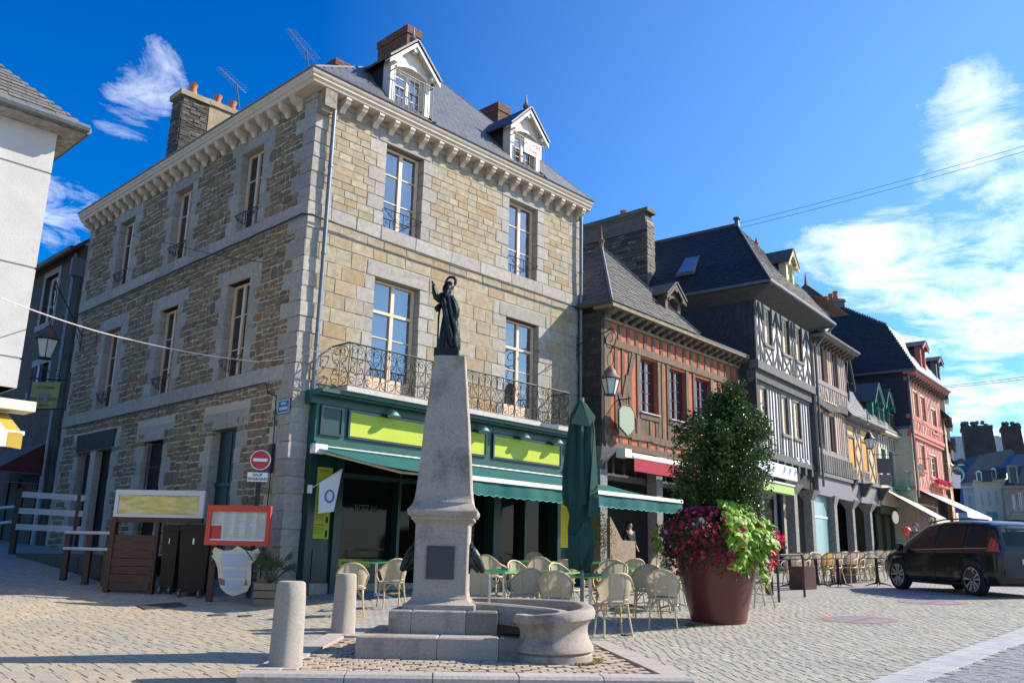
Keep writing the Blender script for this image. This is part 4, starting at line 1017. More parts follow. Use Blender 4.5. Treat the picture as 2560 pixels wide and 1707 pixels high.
for i in range(3):
    mb = MB(); rbox(mb, xs2[i]+.003, xs2[i+1]-.003, Y2, Y2+1.3, s1z-.02, s2z); mb.build('step_block', fgran2 if i == 2 else fgran, fount)
# pedestal: profile from photo half widths measured on its front plane
Y3 = 10.56
def hw(pl, pr, py, Y): return X(pl, py, Y), X(pr, py, Y), Zp((pl+pr)/2, py, Y)
ys_px = [(1008, 1191, 1524), (1008, 1191, 1512), (1022, 1182, 1506), (1031, 1173, 1496), (1034, 1170, 1480), (1035, 1170, 1420), (1036, 1171, 1360), (1037, 1172, 1310), (1031, 1178, 1302), (1026, 1183, 1298), (1026, 1183, 1292),
         (1020, 1190, 1288), (1016, 1193, 1280), (1016, 1192, 1273), (1024, 1186, 1266), (1032, 1180, 1254), (1038, 1177, 1230), (1041, 1175, 1200)]
secs = []
cy_ = None
for pl_, pr_, py_ in ys_px:
    a, b, z = hw(pl_, pr_, py_, Y3); secs.append(((b-a)/2, (a+b)/2, z))
W0 = secs[0][0]; cxp = sum(s[1] for s in secs)/len(secs); cyp = Y3+W0
def stack(secs, cx, cy, m, name, parent, bev=.018):
    mb = MB(); vs = []
    for h, c, z in secs:
        b = min(bev, h*.3)
        for sx, sy, k in ((-1, -1, 0), (-1, -1, 1), (1, -1, 0), (1, -1, 1), (1, 1, 0), (1, 1, 1), (-1, 1, 0), (-1, 1, 1)):
            first = (k == 0); 
            # order round the ring
            x = sx*h; y = sy*h
            if (sx, sy) == (-1, -1): p = (x, y+b) if first else (x+b, y)
            elif (sx, sy) == (1, -1): p = (x-b, y) if first else (x, y+b)
            elif (sx, sy) == (1, 1): p = (x, y-b) if first else (x-b, y)
            else: p = (x+b, y) if first else (x, y-b)
            vs.append((cx+p[0], cy+p[1], z))
    k = len(secs); fs = [(i*8+j, i*8+(j+1) % 8, (i+1)*8+(j+1) % 8, (i+1)*8+j) for i in range(k-1) for j in range(8)] + [tuple(range(7, -1, -1)), tuple((k-1)*8+j for j in range(8))]
    mb.add(vs, fs, 0, True); return mb.build(name, m, parent)
# perspective: the front face recedes as the shaft narrows, solve each half width on its own plane
def solve(pl_, pr_, py_, cy):
    h = .4
    for _ in range(12):
        Yf = cy-h; a, b, z = hw(pl_, pr_, py_, Yf); h = (b-a)/2
    return h, (a+b)/2, z
secs = [solve(*q, cyp) for q in ys_px]; secs = [(h, c, z) for h, c, z in secs]
secs[0] = (secs[0][0], secs[0][1], s2z-.01)
cxp = sum(s[1] for s in secs)/len(secs)
stack([s for s in secs if s[2] <= secs[7][2]+.001], cxp, cyp, fgran, 'pedestal', fount)
stack([(secs[7][0], 0, secs[7][2]-.002)]+secs[8:], cxp, cyp, fgran, 'cap_moulding', fount, .012)
ob_px = [(1041, 1175, 1200), (1048, 1170, 1130), (1056, 1168, 1060), (1064, 1163, 1000), (1072, 1159, 940), (1078, 1156, 893), (1079, 1155.5, 888)]
osec = [solve(*q, cyp) for q in ob_px]
stack(osec, cxp, cyp, fgran, 'obelisk', fount, .012)
OBT = osec[-1][2]
mb = MB(); pY = cyp-secs[6][0]-.0
mb.lbox(X(1068, 1365, pY), X(1137, 1365, pY), pY-.022, pY+.01, Zp(1100, 1447, pY), Zp(1100, 1364, pY)); mb.build('plaque', mat('black_granite_plaque', (.022, .022, .024), (.035, .035, .037), 60, .35), fount)
# horse head spouts
def horse(side, name):
    mb = MB(); ox = cxp+side*(secs[5][0]+.0); oy = cyp-.05; oz = Zp(1180, 1400, cyp)
    F = lambda x, z, y=0: (ox+side*(x*.72-.02), oy+y*.72, oz+z*.72)
    prof = [(.00, .10, .09, .16), (.05, .10, .085, .15), (.10, .08, .08, .12), (.15, .03, .075, .095), (.19, -.03, .06, .075), (.23, -.10, .05, .06), (.255, -.17, .045, .052), (.265, -.20, .035, .035)]
    vs = []; n = 12
    dirs = [(.3, .2), (.6, -.2), (.9, -.5), (1, -1), (.7, -1.2), (.5, -1.2), (.4, -1), (.4, -1)]
    for (x, z, wy, hz), (dx, dz) in zip(prof, dirs):
        L = hypot(dx, dz); nx_, nz_ = -dz/L, dx/L
        for j in range(n):
            a = 2*pi*j/n; vs.append(F(x+nx_*hz*cos(a), z+nz_*hz*cos(a), wy*sin(a)))
    fs = [(i*n+j, i*n+(j+1) % n, (i+1)*n+(j+1) % n, (i+1)*n+j) for i in range(len(prof)-1) for j in range(n)] + [tuple(range(n)), tuple((len(prof)-1)*n+j for j in range(n))]
    mb.add(vs, fs, 0, True)
    for sy in (-.045, .045): mb.tube([F(.06, .20, sy), F(.07, .31, sy*1.3)], [.04, .004], 6)
    for k in range(7): a = k/6; mb.tube([F(.05-.06*a, .22-.28*a, 0), F(.0-.03*a, .20-.34*a, .03)], [.03, .008], 5)
    mb.tube([F(.13, .02, .08), F(.19, -.10, .06), F(.25, -.17, 0), F(.19, -.10, -.06), F(.13, .02, -.08)], .010, 5)
    mb.tube([F(.02, -.0), F(.09, -.06), F(.14, -.10), F(.20, -.19)], [.09, .075, .05, .03], 8); mb.tube([F(-.02, .12), F(-.02, -.22)], [.10, .05], 8)
    for sy in (-.07, .07): mb.tube([F(.115, .045, sy), F(.14, .02, sy)], [.018, .012], 6)
    return mb.build(name, bronze, fount)
horse(1, 'horse_head'); horse(-1, 'horse_head')
# water jet
wx = X(1175, 1440, cyp-.05)
mb = MB(); mb.tube([(cxp+secs[5][0]+.25, cyp-.05, Zp(1180, 1432, cyp)), (cxp+secs[5][0]+.26, cyp-.05, Zp(1180, 1470, cyp)), (cxp+secs[5][0]+.255, cyp-.05, Zp(1180, 1512, cyp))], [.012, .016, .02], 6)
mb.build('water_jet', mat('water', (.35, .36, .36), None, rough=.1, alpha=.75), fount)
# basin: swept curved wall
bz0, bz1 = ZP-.03, Zp(1400, 1535, 9.9)
Cb = Vector((.53, 10.22, 0)); RB = .385; HB_ = Zp(1400, 1497, 11.3)-bz0; HF_ = Zp(1400, 1540, 9.78)-bz0; H_ = 1.0; T_ = .12
wallp = [(.045, 0), (.05, .16), (.025, .19), (.065, .23), (.06, .30), (.015, .42), (-.005, .55), (.0, .68), (.04, .78), (.075, .82), (.08, .92), (.06, .985), (.03, 1.0), (-.055, 1.0), (-.07, .98), (-.07, 0)]
path = [(cxp+.25, 11.35), (-.15, 11.42), (.15, 11.40), (.42, 11.30), (.70, 11.06), (.88, 10.75)]
arc = [(Cb.x+RB*cos(a), Cb.y+RB*1.05*sin(a)) for a in [radians(20-q*12.5) for q in range(16)]]
path = path+arc
P3 = [Vector((x, y, bz0)) for x, y in path]
def smooth(P, n=2):
    for _ in range(n): P = [P[0]]+[q for a, b in zip(P, P[1:]) for q in (a*.75+b*.25, a*.25+b*.75)]+[P[-1]]
    return P
def sweep_h(mb, path, prof, hf):
    k = len(path); m = len(prof); vs = []
    for i, p in enumerate(path):
        t = path[min(i+1, k-1)]-path[max(i-1, 0)]; t.z = 0; t.normalize(); n = Vector((t.y, -t.x, 0)); h = hf(i/(k-1))
        for o, z in prof: vs.append(p - n*o + UP*z*h)
    mb.add(vs, [(i*m+j, i*m+(j+1) % m, (i+1)*m+(j+1) % m, (i+1)*m+j) for i in range(k-1) for j in range(m)]+[tuple(range(m-1, -1, -1)), tuple((k-1)*m+j for j in range(m))], 0, True)
P3s = smooth(P3, 2); hfun = lambda q: HB_+(HF_-HB_)*min(1, max(0, (q-.25)/.6))
mb = MB(); sweep_h(mb, P3s, wallp, hfun); mb.build('basin', fgran, fount)
inn = [(-.42, 10.86), (0.0, 10.80), (.25, 10.72), (.50, 10.58), (.66, 10.40), (.62, 10.25), (.52, 10.20)]
P4 = smooth([Vector((x, y, bz0)) for x, y in inn], 2); mb = MB(); sweep_h(mb, P4, [(-.06, 0), (-.06, .95), (-.04, .985), (.06, .985), (.075, .95), (.075, 0)], lambda q: HB_*.97+(HF_-HB_*.97)*q); mb.build('inner_basin_wall', fgran, fount)
mb = MB(); vsw = [(p.x, p.y, bz0+HF_*.72) for p in P3s[::3]]; mb.add(vsw, [tuple(range(len(vsw)))]); mb.build('basin_water', mat('basin_water', (.03, .04, .035), None, rough=.05), fount)
mb = MB()
for k in range(60): a = R_.uniform(-1.2, .2); x, y = Cb.x+.50*cos(a), Cb.y+.52*sin(a); mb.cbox((x+R_.uniform(-.03, .05), y+R_.uniform(-.03, .03), ZP+.005), (.03, .02, .012), Matrix.Rotation(R_.uniform(0, 3), 3, 'Z'))
tag(mb.build('moss', mat('moss', (.14, .15, .02), (.20, .17, .03), 30, 1), None, (0.9, 10.0, ZP)), 'yellow green moss at the foot of the round basin', 'moss', kind='stuff')
# ---------------------------------------------------------------- statue
stx = (at(1117, 880, cyp)).x; stat = thing('statue', 'dark bronze statue of a robed bishop with raised hand and crozier on the obelisk', 'statue', (stx, cyp, OBT))
ax = lambda px, py: at(px, py, cyp)
mb = MB(); a, b = ax(1087, 888), ax(1147, 876); hh = osec[-1][0]*.80
mb.lbox(a.x, b.x, cyp-hh, cyp+hh, OBT-.002, b.z); mb.build('base_plate', bronze, stat)
bz = b.z
# robe: stacked folded rings following photographed outline (left px, right px, py)
out = [(1094, 1146, 874), (1094, 1147, 868), (1097, 1148, 850), (1099, 1147, 830), (1102, 1146, 810), (1106, 1143, 790), (1105, 1139, 775), (1101, 1136, 762), (1098, 1132, 750), (1097, 1128, 742), (1103, 1125, 735), (1108, 1124, 730)]
vs = []; n = 40
for i, (l_, r_, py) in enumerate(out):
    A1, B1 = ax(l_, py), ax(r_, py); c = (A1+B1)/2; rx = (B1.x-A1.x)/2; ry = rx*.8; am = .10*(1-i/len(out))+.03
    for j in range(n):
        t_ = 2*pi*j/n; f = 1+am*sin(7*t_+.5*i*.4+1.2*sin(3*t_))+am*.5*sin(13*t_-i*.3); vs.append((c.x+rx*f*cos(t_), cyp+ry*f*sin(t_), c.z))
fs = [(i*n+j, i*n+(j+1) % n, (i+1)*n+(j+1) % n, (i+1)*n+j) for i in range(len(out)-1) for j in range(n)] + [tuple(range(n-1, -1, -1)), tuple((len(out)-1)*n+j for j in range(n))]
mb = MB(); mb.add(vs, fs, 0, True)
def tb(pts, r, n=8, dy=None):
    P = [ax(*p[:2])+Vector((0, p[2] if len(p) > 2 else 0, 0)) for p in pts]; mb.tube(P, r, n)
# raised right arm: shoulder, elbow, wrist, hand with pointing fingers
tb([(1108, 742, -.02), (1099, 752, -.06), (1092, 748, -.09), (1088, 735, -.10), (1085, 726, -.10)], [.05, .052, .045, .038, .022])
tb([(1085, 726, -.10), (1084, 719, -.10)], [.018, .022]); tb([(1085, 720, -.10), (1082, 713, -.10), (1080, 708, -.10)], [.009, .008, .005], 6); tb([(1086, 719, -.11), (1084, 712, -.11), (1083, 708, -.11)], [.009, .008, .005], 6); tb([(1087, 720, -.1), (1089, 716, -.11)], [.009, .006], 6); tb([(1084, 721, -.12), (1086, 717, -.13)], [.008, .006], 6); tb([(1083, 722, -.09), (1084, 718, -.12)], [.008, .006], 6)
# sleeve and left arm at the hip
tb([(1126, 745, -.02), (1134, 760, -.05), (1141, 778, -.06), (1140, 795, -.08), (1138, 806, -.08)], [.05, .055, .05, .045, .022])
# cape folds
tb([(1103, 738, -.06), (1112, 760, -.10), (1118, 790, -.12), (1124, 825, -.12), (1130, 845, -.12), (1126, 868, -.10)], [.03, .035, .03, .03, .025, .02])
tb([(1120, 740, -.06), (1125, 770, -.10), (1133, 805, -.11), (1140, 830, -.10), (1137, 850, -.10), (1142, 872, -.09)], [.03, .03, .03, .025, .022, .02])
tb([(1112, 745, -.07), (1116, 775, -.11), (1121, 815, -.13), (1124, 850, -.12), (1132, 872, -.10)], [.02, .02, .02, .02, .015])
tb([(1099, 765, 0), (1094, 772, -.03), (1096, 780, -.02)], [.04, .045, .03])
# head, beard, mitre
hc = ax(1118, 728); mb.lathe((hc.x, cyp-.02, hc.z-.06), [(.02, -.03), (.045, 0), (.058, .04), (.064, .085), (.058, .12), (.03, .145)], 14, sx=1, sy=1.05)
tb([(1117, 729, -.05), (1115, 740, -.09), (1117, 748, -.09)], [.045, .035, .012])
mb.tube([ax(1120, 726)+Vector((0, -.085, 0)), ax(1120.5, 728)+Vector((0, -.10, 0))], [.010, .013], 6)
A_ = ax(1121, 722); B_ = ax(1124, 703)
vs = []; n = 14
for q, w, d_ in ((0, .066, .062), (.25, .074, .055), (.6, .062, .035), (.85, .035, .016), (1, .008, .006)):
    c = A_.lerp(B_, q)
    for j in range(n): t_ = 2*pi*j/n; vs.append((c.x+w*cos(t_), cyp-.01+d_*sin(t_), c.z))
mb.add(vs, [(i*n+j, i*n+(j+1) % n, (i+1)*n+(j+1) % n, (i+1)*n+j) for i in range(4) for j in range(n)]+[tuple(4*n+j for j in range(n))], 0, True)
mb.build('figure', bronze, stat)
mb = MB(); mb.tube([ax(1095, 874)+Vector((0, -.08, 0)), ax(1097, 800)+Vector((0, -.06, 0)), ax(1102, 745)+Vector((0, .04, 0)), ax(1110, 722)+Vector((0, .07, 0)), ax(1113, 705)+Vector((0, .07, 0)), ax(1117, 694)+Vector((0, .07, 0)), ax(1124, 688.5)+Vector((0, .07, 0)), ax(1133, 690)+Vector((0, .06, 0)), ax(1138.5, 697)+Vector((0, .05, 0)), ax(1138, 706)+Vector((0, .04, 0)), ax(1133, 712)+Vector((0, .03, 0))], [.012, .012, .014, .016, .017, .018, .02, .02, .02, .02, .022], 8)
mb.build('crozier', bronze, stat)
# ---------------------------------------------------------------- bollards
bolm = mat('bollard_granite', (.55, .47, .38), (.36, .31, .255), 80, .85, .8, 220, rand=.03)
for (px_, pb, pt, r0_, r1_, lab) in ((713, 1664, 1451, .152, .130, 'nearer and larger granite bollard at the front left corner of the fountain platform'), (857, 1582, 1432, .150, .128, 'farther granite bollard behind, at the back left corner of the fountain platform')):
    P = at(px_, pb, 9.05 if px_ < 800 else 12.62); Yb = P.y; zb = ZP; P = at(px_, pb, Yb)
    t_ = (zb-CAM.z)/ray(px_, pb-2).z; P = CAM+ray(px_, pb-2)*t_; sc_ = P.y
    h = at(px_, pt, P.y).z-zb; rr = abs(at(px_+43 if px_ < 800 else px_+31, pb, P.y).x-P.x); rt = abs(at(px_+35 if px_ < 800 else px_+25, pt, P.y).x-at(px_, pt, P.y).x)
    mb = MB(); k = rr*.42
    prof = [(rr*1.0, -.05), (rr, 0), (rr-.006, .02), (rt+.01, h*.8), (rt, h-.03), (rt-.012, h-.008), (rt-.035, h)]
    n = 24; vs = []
    for r, z in prof:
        for j in range(n):
            a = 2*pi*j/n; rad_ = r
            fl_ = max(0, cos(a+pi*.30))  # flattened facet low down
            if z < h*.6: rad_ = min(r, r*.93/max(cos(((a+pi*.5) % (pi/2))-pi/4), .75)) if z < h*.5 else r
            vs.append((P.x+rad_*cos(a), P.y+rad_*sin(a), zb+z))
    mb.add(vs, [(i*n+j, i*n+(j+1) % n, (i+1)*n+(j+1) % n, (i+1)*n+j) for i in range(len(prof)-1) for j in range(n)]+[tuple((len(prof)-1)*n+j for j in range(n))], 0, True)
    tag(mb.build('bollard', bolm, None, (P.x, P.y, zb)), lab, 'bollard', 'granite bollards on the fountain platform')
# ---------------------------------------------------------------- big planter with tree, petunias and lime vine
PB = gpt(1796, 1562); PYc = PB.y+.42; 
rb = abs(at(1862, 1560, PB.y+.2).x-at(1730, 1560, PB.y+.2).x)/2*1.08; rtp = abs(at(1897, 1350, PYc).x-at(1697, 1350, PYc).x)/2
PC = Vector((at(1797, 1562, PYc).x, PYc, gz(PB.x, PYc))); pz1 = at(1797, 1342, PYc-rtp*.6).z
potm = mat('burgundy_pot', (.13, .020, .018), (.10, .017, .015), 2, .33, spec=.5, coat=.15)
mb = MB(); h = pz1-PC.z
mb.lathe(PC, [(rb*.9, -.1), (rb*.96, .01), (rb*.97, .05), (rb*1.0, .055), (rb*1.015, .12), (rtp*.93, h*.55), (rtp, h*.93), (rtp*1.03, h*.95), (rtp*1.03, h), (rtp*.96, h), (rtp*.95, h-.1)], 48, caps=False)
pot = tag(mb.build('planter', potm, None, PC), 'tall burgundy round planter pot full of flowers', 'planter')
mb = MB(); mb.lathe(PC+UP*(h-.09), [(.001, .03), (rtp*.5, .04), (rtp*.96, 0)], 24, caps=False); mb.build('soil', mat('soil', (.05, .035, .025), None), pot)
leafm = mat('camellia_leaf', (.040, .085, .018), (.075, .13, .028), 5, .33, spec=.55, trans=.12, rand=.35, c3=(.05, .075, .016), s3=2.5, t3=.62)
bark = mat('bark', (.11, .085, .06), (.07, .05, .035), 14, .95, .7, 30)
tree = thing('planter_tree', 'dark glossy leaved evergreen tree growing out of the burgundy planter', 'tree', PC+UP*(h-.08))
tk = PC+UP*(h-.1)
def leaf_mesh(mb, c, L, W, rot, fold=.25, mi=0):
    p = [(0, 0, 0), (W/2, L*.35, W*fold), (W*.38, L*.7, W*fold), (0, L, -L*.06), (-W*.38, L*.7, W*fold), (-W/2, L*.35, W*fold), (0, L*.5, 0)]
    vs = [c+rot@Vector(q) for q in p]; mb.add(vs, [(0, 1, 6), (1, 2, 6), (2, 3, 6), (3, 4, 6), (4, 5, 6), (5, 0, 6)], mi)
def rrot(r, el=None): return (Matrix.Rotation(r.uniform(0, 2*pi), 3, 'Z')@Matrix.Rotation(r.uniform(-1.1, .9), 3, 'X')@Matrix.Rotation(r.uniform(-.6, .6), 3, 'Y'))
rt_ = random.Random(11)
# crown outline from the photo: (py, left px, right px) at the tree's distance
YT = PYc
outl = [(980, 1810, 1848), (1000, 1772, 1868), (1030, 1748, 1895), (1060, 1708, 1918), (1085, 1684, 1932), (1110, 1670, 1940), (1150, 1668, 1940), (1190, 1672, 1932), (1230, 1690, 1935), (1265, 1740, 1915), (1282, 1770, 1880)]
cl_c = []
for py, l_, r_ in outl:
    A1, B1 = at(l_, py, YT), at(r_, py, YT); c = (A1+B1)/2; w = (B1.x-A1.x)/2; cl_c.append((c.z, c.x, w))
trm = MB(); top = Vector((cl_c[0][1], YT, cl_c[0][0]-.1))
pts = [tk, tk.lerp(top, .25)+Vector((.04, .02, 0)), tk.lerp(top, .5)+Vector((-.03, 0, 0)), tk.lerp(top, .75), top]; trm.tube(pts, [.055, .045, .035, .022, .008], 8)
clumps = []
for z0c, xc, w in cl_c:
    nb_ = max(1, int(6*w/.4)+3)
    for k in range(nb_):
        a = rt_.uniform(0, 2*pi); q = w*rt_.uniform(.35, .98); e_ = Vector((xc+q*cos(a), YT+q*.85*sin(a), z0c+rt_.uniform(-.12, .12))); zs = e_.z-q*.7
        st = tk.lerp(top, min(.9, max(.08, (zs-tk.z)/(top.z-tk.z)))); mid = st.lerp(e_, .55)-UP*.03
        trm.tube([st, mid, e_], [.018, .011, .004], 5, caps=False); clumps.append((e_, rt_.uniform(.11, .20))); clumps.append((mid, rt_.uniform(.10, .17)))
trm.build('trunk', bark, tree)
mb = MB()
def prof_w(z):
    for (za, xa, wa), (zb_, xb, wb) in zip(cl_c, cl_c[1:]):
        if zb_ <= z <= za: q = (z-za)/(zb_-za); return xa+(xb-xa)*q, wa+(wb-wa)*q
    return None
for c, r in clumps:
    for k in range(int(78*(r/.15)**2)):
        d = Vector((rt_.gauss(0, 1), rt_.gauss(0, 1), rt_.gauss(0, .8))); d.normalize(); p = c+d*r*rt_.uniform(.3, 1.05)
        L = rt_.uniform(.05, .085); leaf_mesh(mb, p, L, L*.52, rrot(rt_))
for k in range(2600):
    z = rt_.uniform(cl_c[-1][0], cl_c[0][0]); pw = prof_w(z)
    if not pw: continue
    a = rt_.uniform(0, 2*pi); q = pw[1]*(rt_.random()**.45)*1.02; p = Vector((pw[0]+q*cos(a), YT+q*.85*sin(a), z)); L = rt_.uniform(.05, .08); leaf_mesh(mb, p, L, L*.52, rrot(rt_))
mb.build('crown', leafm, tree)
# petunias: a drooping mound with hundreds of small flowers
pet_leaf = mat('petunia_leaf', (.035, .075, .018), (.055, .10, .02), 12, .6, trans=.25, rand=.3)
lime_leaf = mat('lime_leaf', (.26, .44, .025), (.20, .36, .02), 4, .5, trans=.35, rand=.22)
def flowers(name, label, cat, n, fn, cols, size=.03, leafn=0, lmat=None, lsize=.045):
    t_ = thing(name, label, cat, PC+UP*h); mb = MB()
    for k in range(leafn): p = fn(rt_, 0); leaf_mesh(mb, p, lsize*rt_.uniform(.7, 1.3), lsize*.7, rrot(rt_))
    if leafn: mb.build('foliage', lmat, t_)
    for ci, (m, sh) in enumerate(cols):
        mb = MB()
        for k in range(int(n*sh)):
            p = fn(rt_, 1); out_ = (p-(PC+UP*(h-.1))); out_.z *= .5; out_.z += .12; out_.normalize(); out_ = (out_+Vector((rt_.uniform(-.5, .5), rt_.uniform(-.5, .5), rt_.uniform(-.4, .5)))).normalized()
            q = out_.to_track_quat('Z', 'Y').to_matrix(); r = size*rt_.uniform(.75, 1.2); vs = [p]+[p+q@Vector((r*cos(2*pi*i/10)*(1 if i % 2 else .86), r*sin(2*pi*i/10)*(1 if i % 2 else .86), r*.45)) for i in range(10)]
            mb.add(vs, [(0, 1+i, 1+(i+1) % 10) for i in range(10)])
        mb.build('blossoms', m, t_)
    return t_
crim = mat('crimson_petal', (.30, .004, .035), (.42, .01, .07), 20, .6, trans=.25, rand=.35); pink = mat('pink_petal', (.62, .10, .22), None, rough=.6, trans=.25, rand=.2); wht = mat('white_petal', (.75, .72, .78), None, rough=.6, trans=.3); redp = mat('scarlet_petal', (.75, .045, .015), None, rough=.6, trans=.25, rand=.2)
def mound(a0, a1, rmax, ztop, drop, inner=.25):
    def f(r, fl_):
        a = radians(r.uniform(a0, a1)); u = r.random()**.6; rr = rtp*(inner+(rmax-inner)*u); edge = min(1, max(0, (rr/rtp-.85)/(rmax-.85)))
        zt = ztop*(1-(rr/(rtp*rmax*1.05))**3); dd = -r.random()*drop*edge**.5 if rr > rtp*.95 else 0
        if dd < -.25*drop: rr *= 1-.22*(-dd/drop)
        j = .0 if fl_ else -.04; w = 1+.10*sin(3*a+1)+.06*sin(7*a)
        return PC+Vector((rr*w*cos(a)*(1+j), rr*w*sin(a)*(1+j), h+zt+dd+r.uniform(-.05, .05)+j))
    return f
# angle measured from +x, camera is towards -y (270)
flowers('petunias', 'crimson petunias spilling over the left front of the burgundy planter', 'flowers', 760, mound(140, 300, 1.62, .46, .72), [(crim, .86), (pink, .05), (wht, .03)], .034, 5200, pet_leaf)
flowers('petunias', 'mixed white and crimson flowers along the back of the planter beneath the tree', 'flowers', 200, mound(10, 170, 1.35, .45, .1), [(crim, .4), (wht, .35), (pink, .2)], .03, 900, pet_leaf)
flowers('geraniums', 'scarlet and magenta geraniums hanging on the right side of the planter', 'flowers', 300, mound(322, 385, 1.62, .34, .66, .8), [(mat('magenta_petal', (.50, .01, .12), None, rough=.6, trans=.25, rand=.3), .75), (redp, .25)], .034, 900, pet_leaf)
flowers('geraniums', 'bright red geranium heads above the lime green leaves', 'flowers', 40, mound(285, 320, .9, .62, .0, .5), [(redp, 1)], .03)
vine = thing('sweet_potato_vine', 'lime green sweet potato vine cascading over the front right of the planter', 'plant', PC+UP*h)
lm = []
for k in range(5):
    mb = MB(); r5 = random.Random(k); n = 9; ring = [(0, 0, 0)]
    pts = [(.0, -.04), (.32, -.14), (.5, .12), (.42, .42), (.16, .62), (0, 1.0), (-.16, .62), (-.42, .42), (-.5, .12), (-.32, -.14)]
    V = [(x, y, -.25*abs(x)-.22*y*y+r5.uniform(-.03, .03)) for x, y in pts]+[(0, .3, .03)]; F = [(i, (i+1) % 10, 10) for i in range(10)]
    me = bpy.data.meshes.new('vine_leaf'); me.from_pydata(V, [], F); me.materials.append(lime_leaf); lm.append(me)
def vput(p, size, parent=None, mbx=None):
    out_ = p-(PC+UP*(h-.2)); out_.z = 0; out_.normalize(); dn = (out_*rt_.uniform(.2, .9)-UP*rt_.uniform(.1, 1.0)+Vector((rt_.uniform(-.6, .6), rt_.uniform(-.4, .4), 0))).normalized()
    nrm = (out_+UP*rt_.uniform(.2, 1.1)+Vector((rt_.uniform(-.4, .4), rt_.uniform(-.4, .4), 0))).normalized(); xx = dn.cross(nrm).normalized(); nrm = xx.cross(dn)
    return Matrix.Translation(p)@Matrix((xx, dn, nrm)).transposed().to_4x4()@Matrix.Scale(size, 4)
fv = mound(268, 328, 1.60, .58, .62, .4)
def fvine(r, k): return fv(r, k)
big = [fv(rt_, 1) for _ in range(620)]; big.sort(key=lambda p: p.y-.3*p.z)
smv = MB()
for i, p in enumerate(big):
    M = vput(p, rt_.uniform(.10, .175))
    if i < 290:
        o = bpy.data.objects.new('vine_leaf', lm[i % 5]); col.objects.link(o); o.parent = vine; o.matrix_local = Matrix.Translation(-BASE[vine.name])@M; BASE[o.name] = p
    else:
        me = lm[i % 5]; smv.add([M@v.co for v in me.vertices], [tuple(f.vertices) for f in me.polygons])
for k in range(70): # trailing strand on the right of the pot
    q = rt_.random(); a = radians(338); p = PC+Vector((rtp*(1.12)*cos(a), rtp*1.12*sin(a), h-.12-.62*q)); M = vput(p+Vector((rt_.uniform(-.06, .06), 0, 0)), rt_.uniform(.06, .10)); me = lm[0]; smv.add([M@v.co for v in me.vertices], [tuple(f.vertices) for f in me.polygons])
for k in range(60): # left edge sprigs
    a = radians(rt_.uniform(165, 200)); p = PC+Vector((rtp*1.5*cos(a), rtp*1.5*sin(a), h+rt_.uniform(-.25, .2))); M = vput(p, rt_.uniform(.06, .09)); me = lm[0]; smv.add([M@v.co for v in me.vertices], [tuple(f.vertices) for f in me.polygons])
stuffed(smv.build('small_leaves', lime_leaf, vine))
wp = gpt(1735, 1564); mb = MB()
for k in range(160): p = Vector((wp.x+rt_.gauss(0, .12), wp.y+rt_.gauss(0, .05)-.02, gz(wp.x, wp.y))); mb.tube([p, p+Vector((rt_.uniform(-.05, .05), rt_.uniform(-.04, .04), rt_.uniform(.02, .07)))], [.004, .001], 3)
tag(mb.build('weeds', mat('weed', (.07, .12, .02), None), None, wp), 'tuft of green weeds at the foot of the burgundy planter', 'weeds', kind='stuff')
# ---------------------------------------------------------------- closed parasol
parm = mat('parasol_green', (.006, .045, .032), (.009, .06, .042), 3, .85, .25, 60, trans=.08)
YP = 14.4; pp = at(1455, 1430, YP); px0 = Vector((pp.x, YP, gz(pp.x, YP))); par = thing('closed_parasol', 'large closed dark green parasol standing among the terrace tables', 'parasol', px0)
prof = [(1002, 1449, 1457), (1010, 1440, 1466), (1040, 1426, 1486), (1060, 1422, 1482), (1110, 1416, 1482), (1180, 1408, 1487), (1230, 1408, 1492), (1262, 1412, 1495), (1268, 1420, 1480), (1290, 1425, 1470), (1320, 1422, 1480), (1370, 1421, 1484), (1405, 1420, 1478), (1425, 1440, 1468)]
vs = []; n = 32
for i, (py, l_, r_) in enumerate(prof):
    A1, B1 = at(l_, py, YP), at(r_, py, YP); c = (A1+B1)/2; w = (B1.x-A1.x)/2
    for j in range(n):
        t_ = 2*pi*j/n; f = 1.06-.34*(1-abs(cos(4*t_+.5*sin(i*.8))))+.06*sin(9*t_+i*.7) if i > 1 else 1; vs.append((c.x+w*f*cos(t_), YP+w*.9*f*sin(t_), c.z))
mb = MB(); mb.add(vs, [(i*n+j, i*n+(j+1) % n, (i+1)*n+(j+1) % n, (i+1)*n+j) for i in range(len(prof)-1) for j in range(n)]+[tuple(range(n))], 0, True)
mb.build('canopy', parm, par)
def flap(pts, nm='flap'):
    mb = MB(); P = [at(x, y, YP-d) for x, y, d in pts]; mb.slab(P, .012); mb.slab(P[::-1], .002); mb.build(nm, parm, par)
flap([(1452, 1002, .12), (1427, 1058, .34), (1475, 1066, .36)]); flap([(1454, 1001, .06), (1475, 1066, .36), (1487, 1037, .18)])
flap([(1486, 1056, .15), (1471, 1290, .30), (1499, 1292, .12)]); flap([(1462, 1302, .25), (1440, 1340, .35), (1452, 1420, .3), (1490, 1326, .2)])
flap([(1422, 1340, .3), (1421, 1420, .3), (1446, 1424, .36), (1450, 1340, .38)])
mb = MB(); mb.tube([px0, Vector((px0.x, YP, at(1453, 1000, YP).z+.04))], .03, 8); mb.tube([px0, px0+UP*.08], .22, 16); mb.build('pole', mat('grey_pole', (.2, .2, .2), None, rough=.4), par)
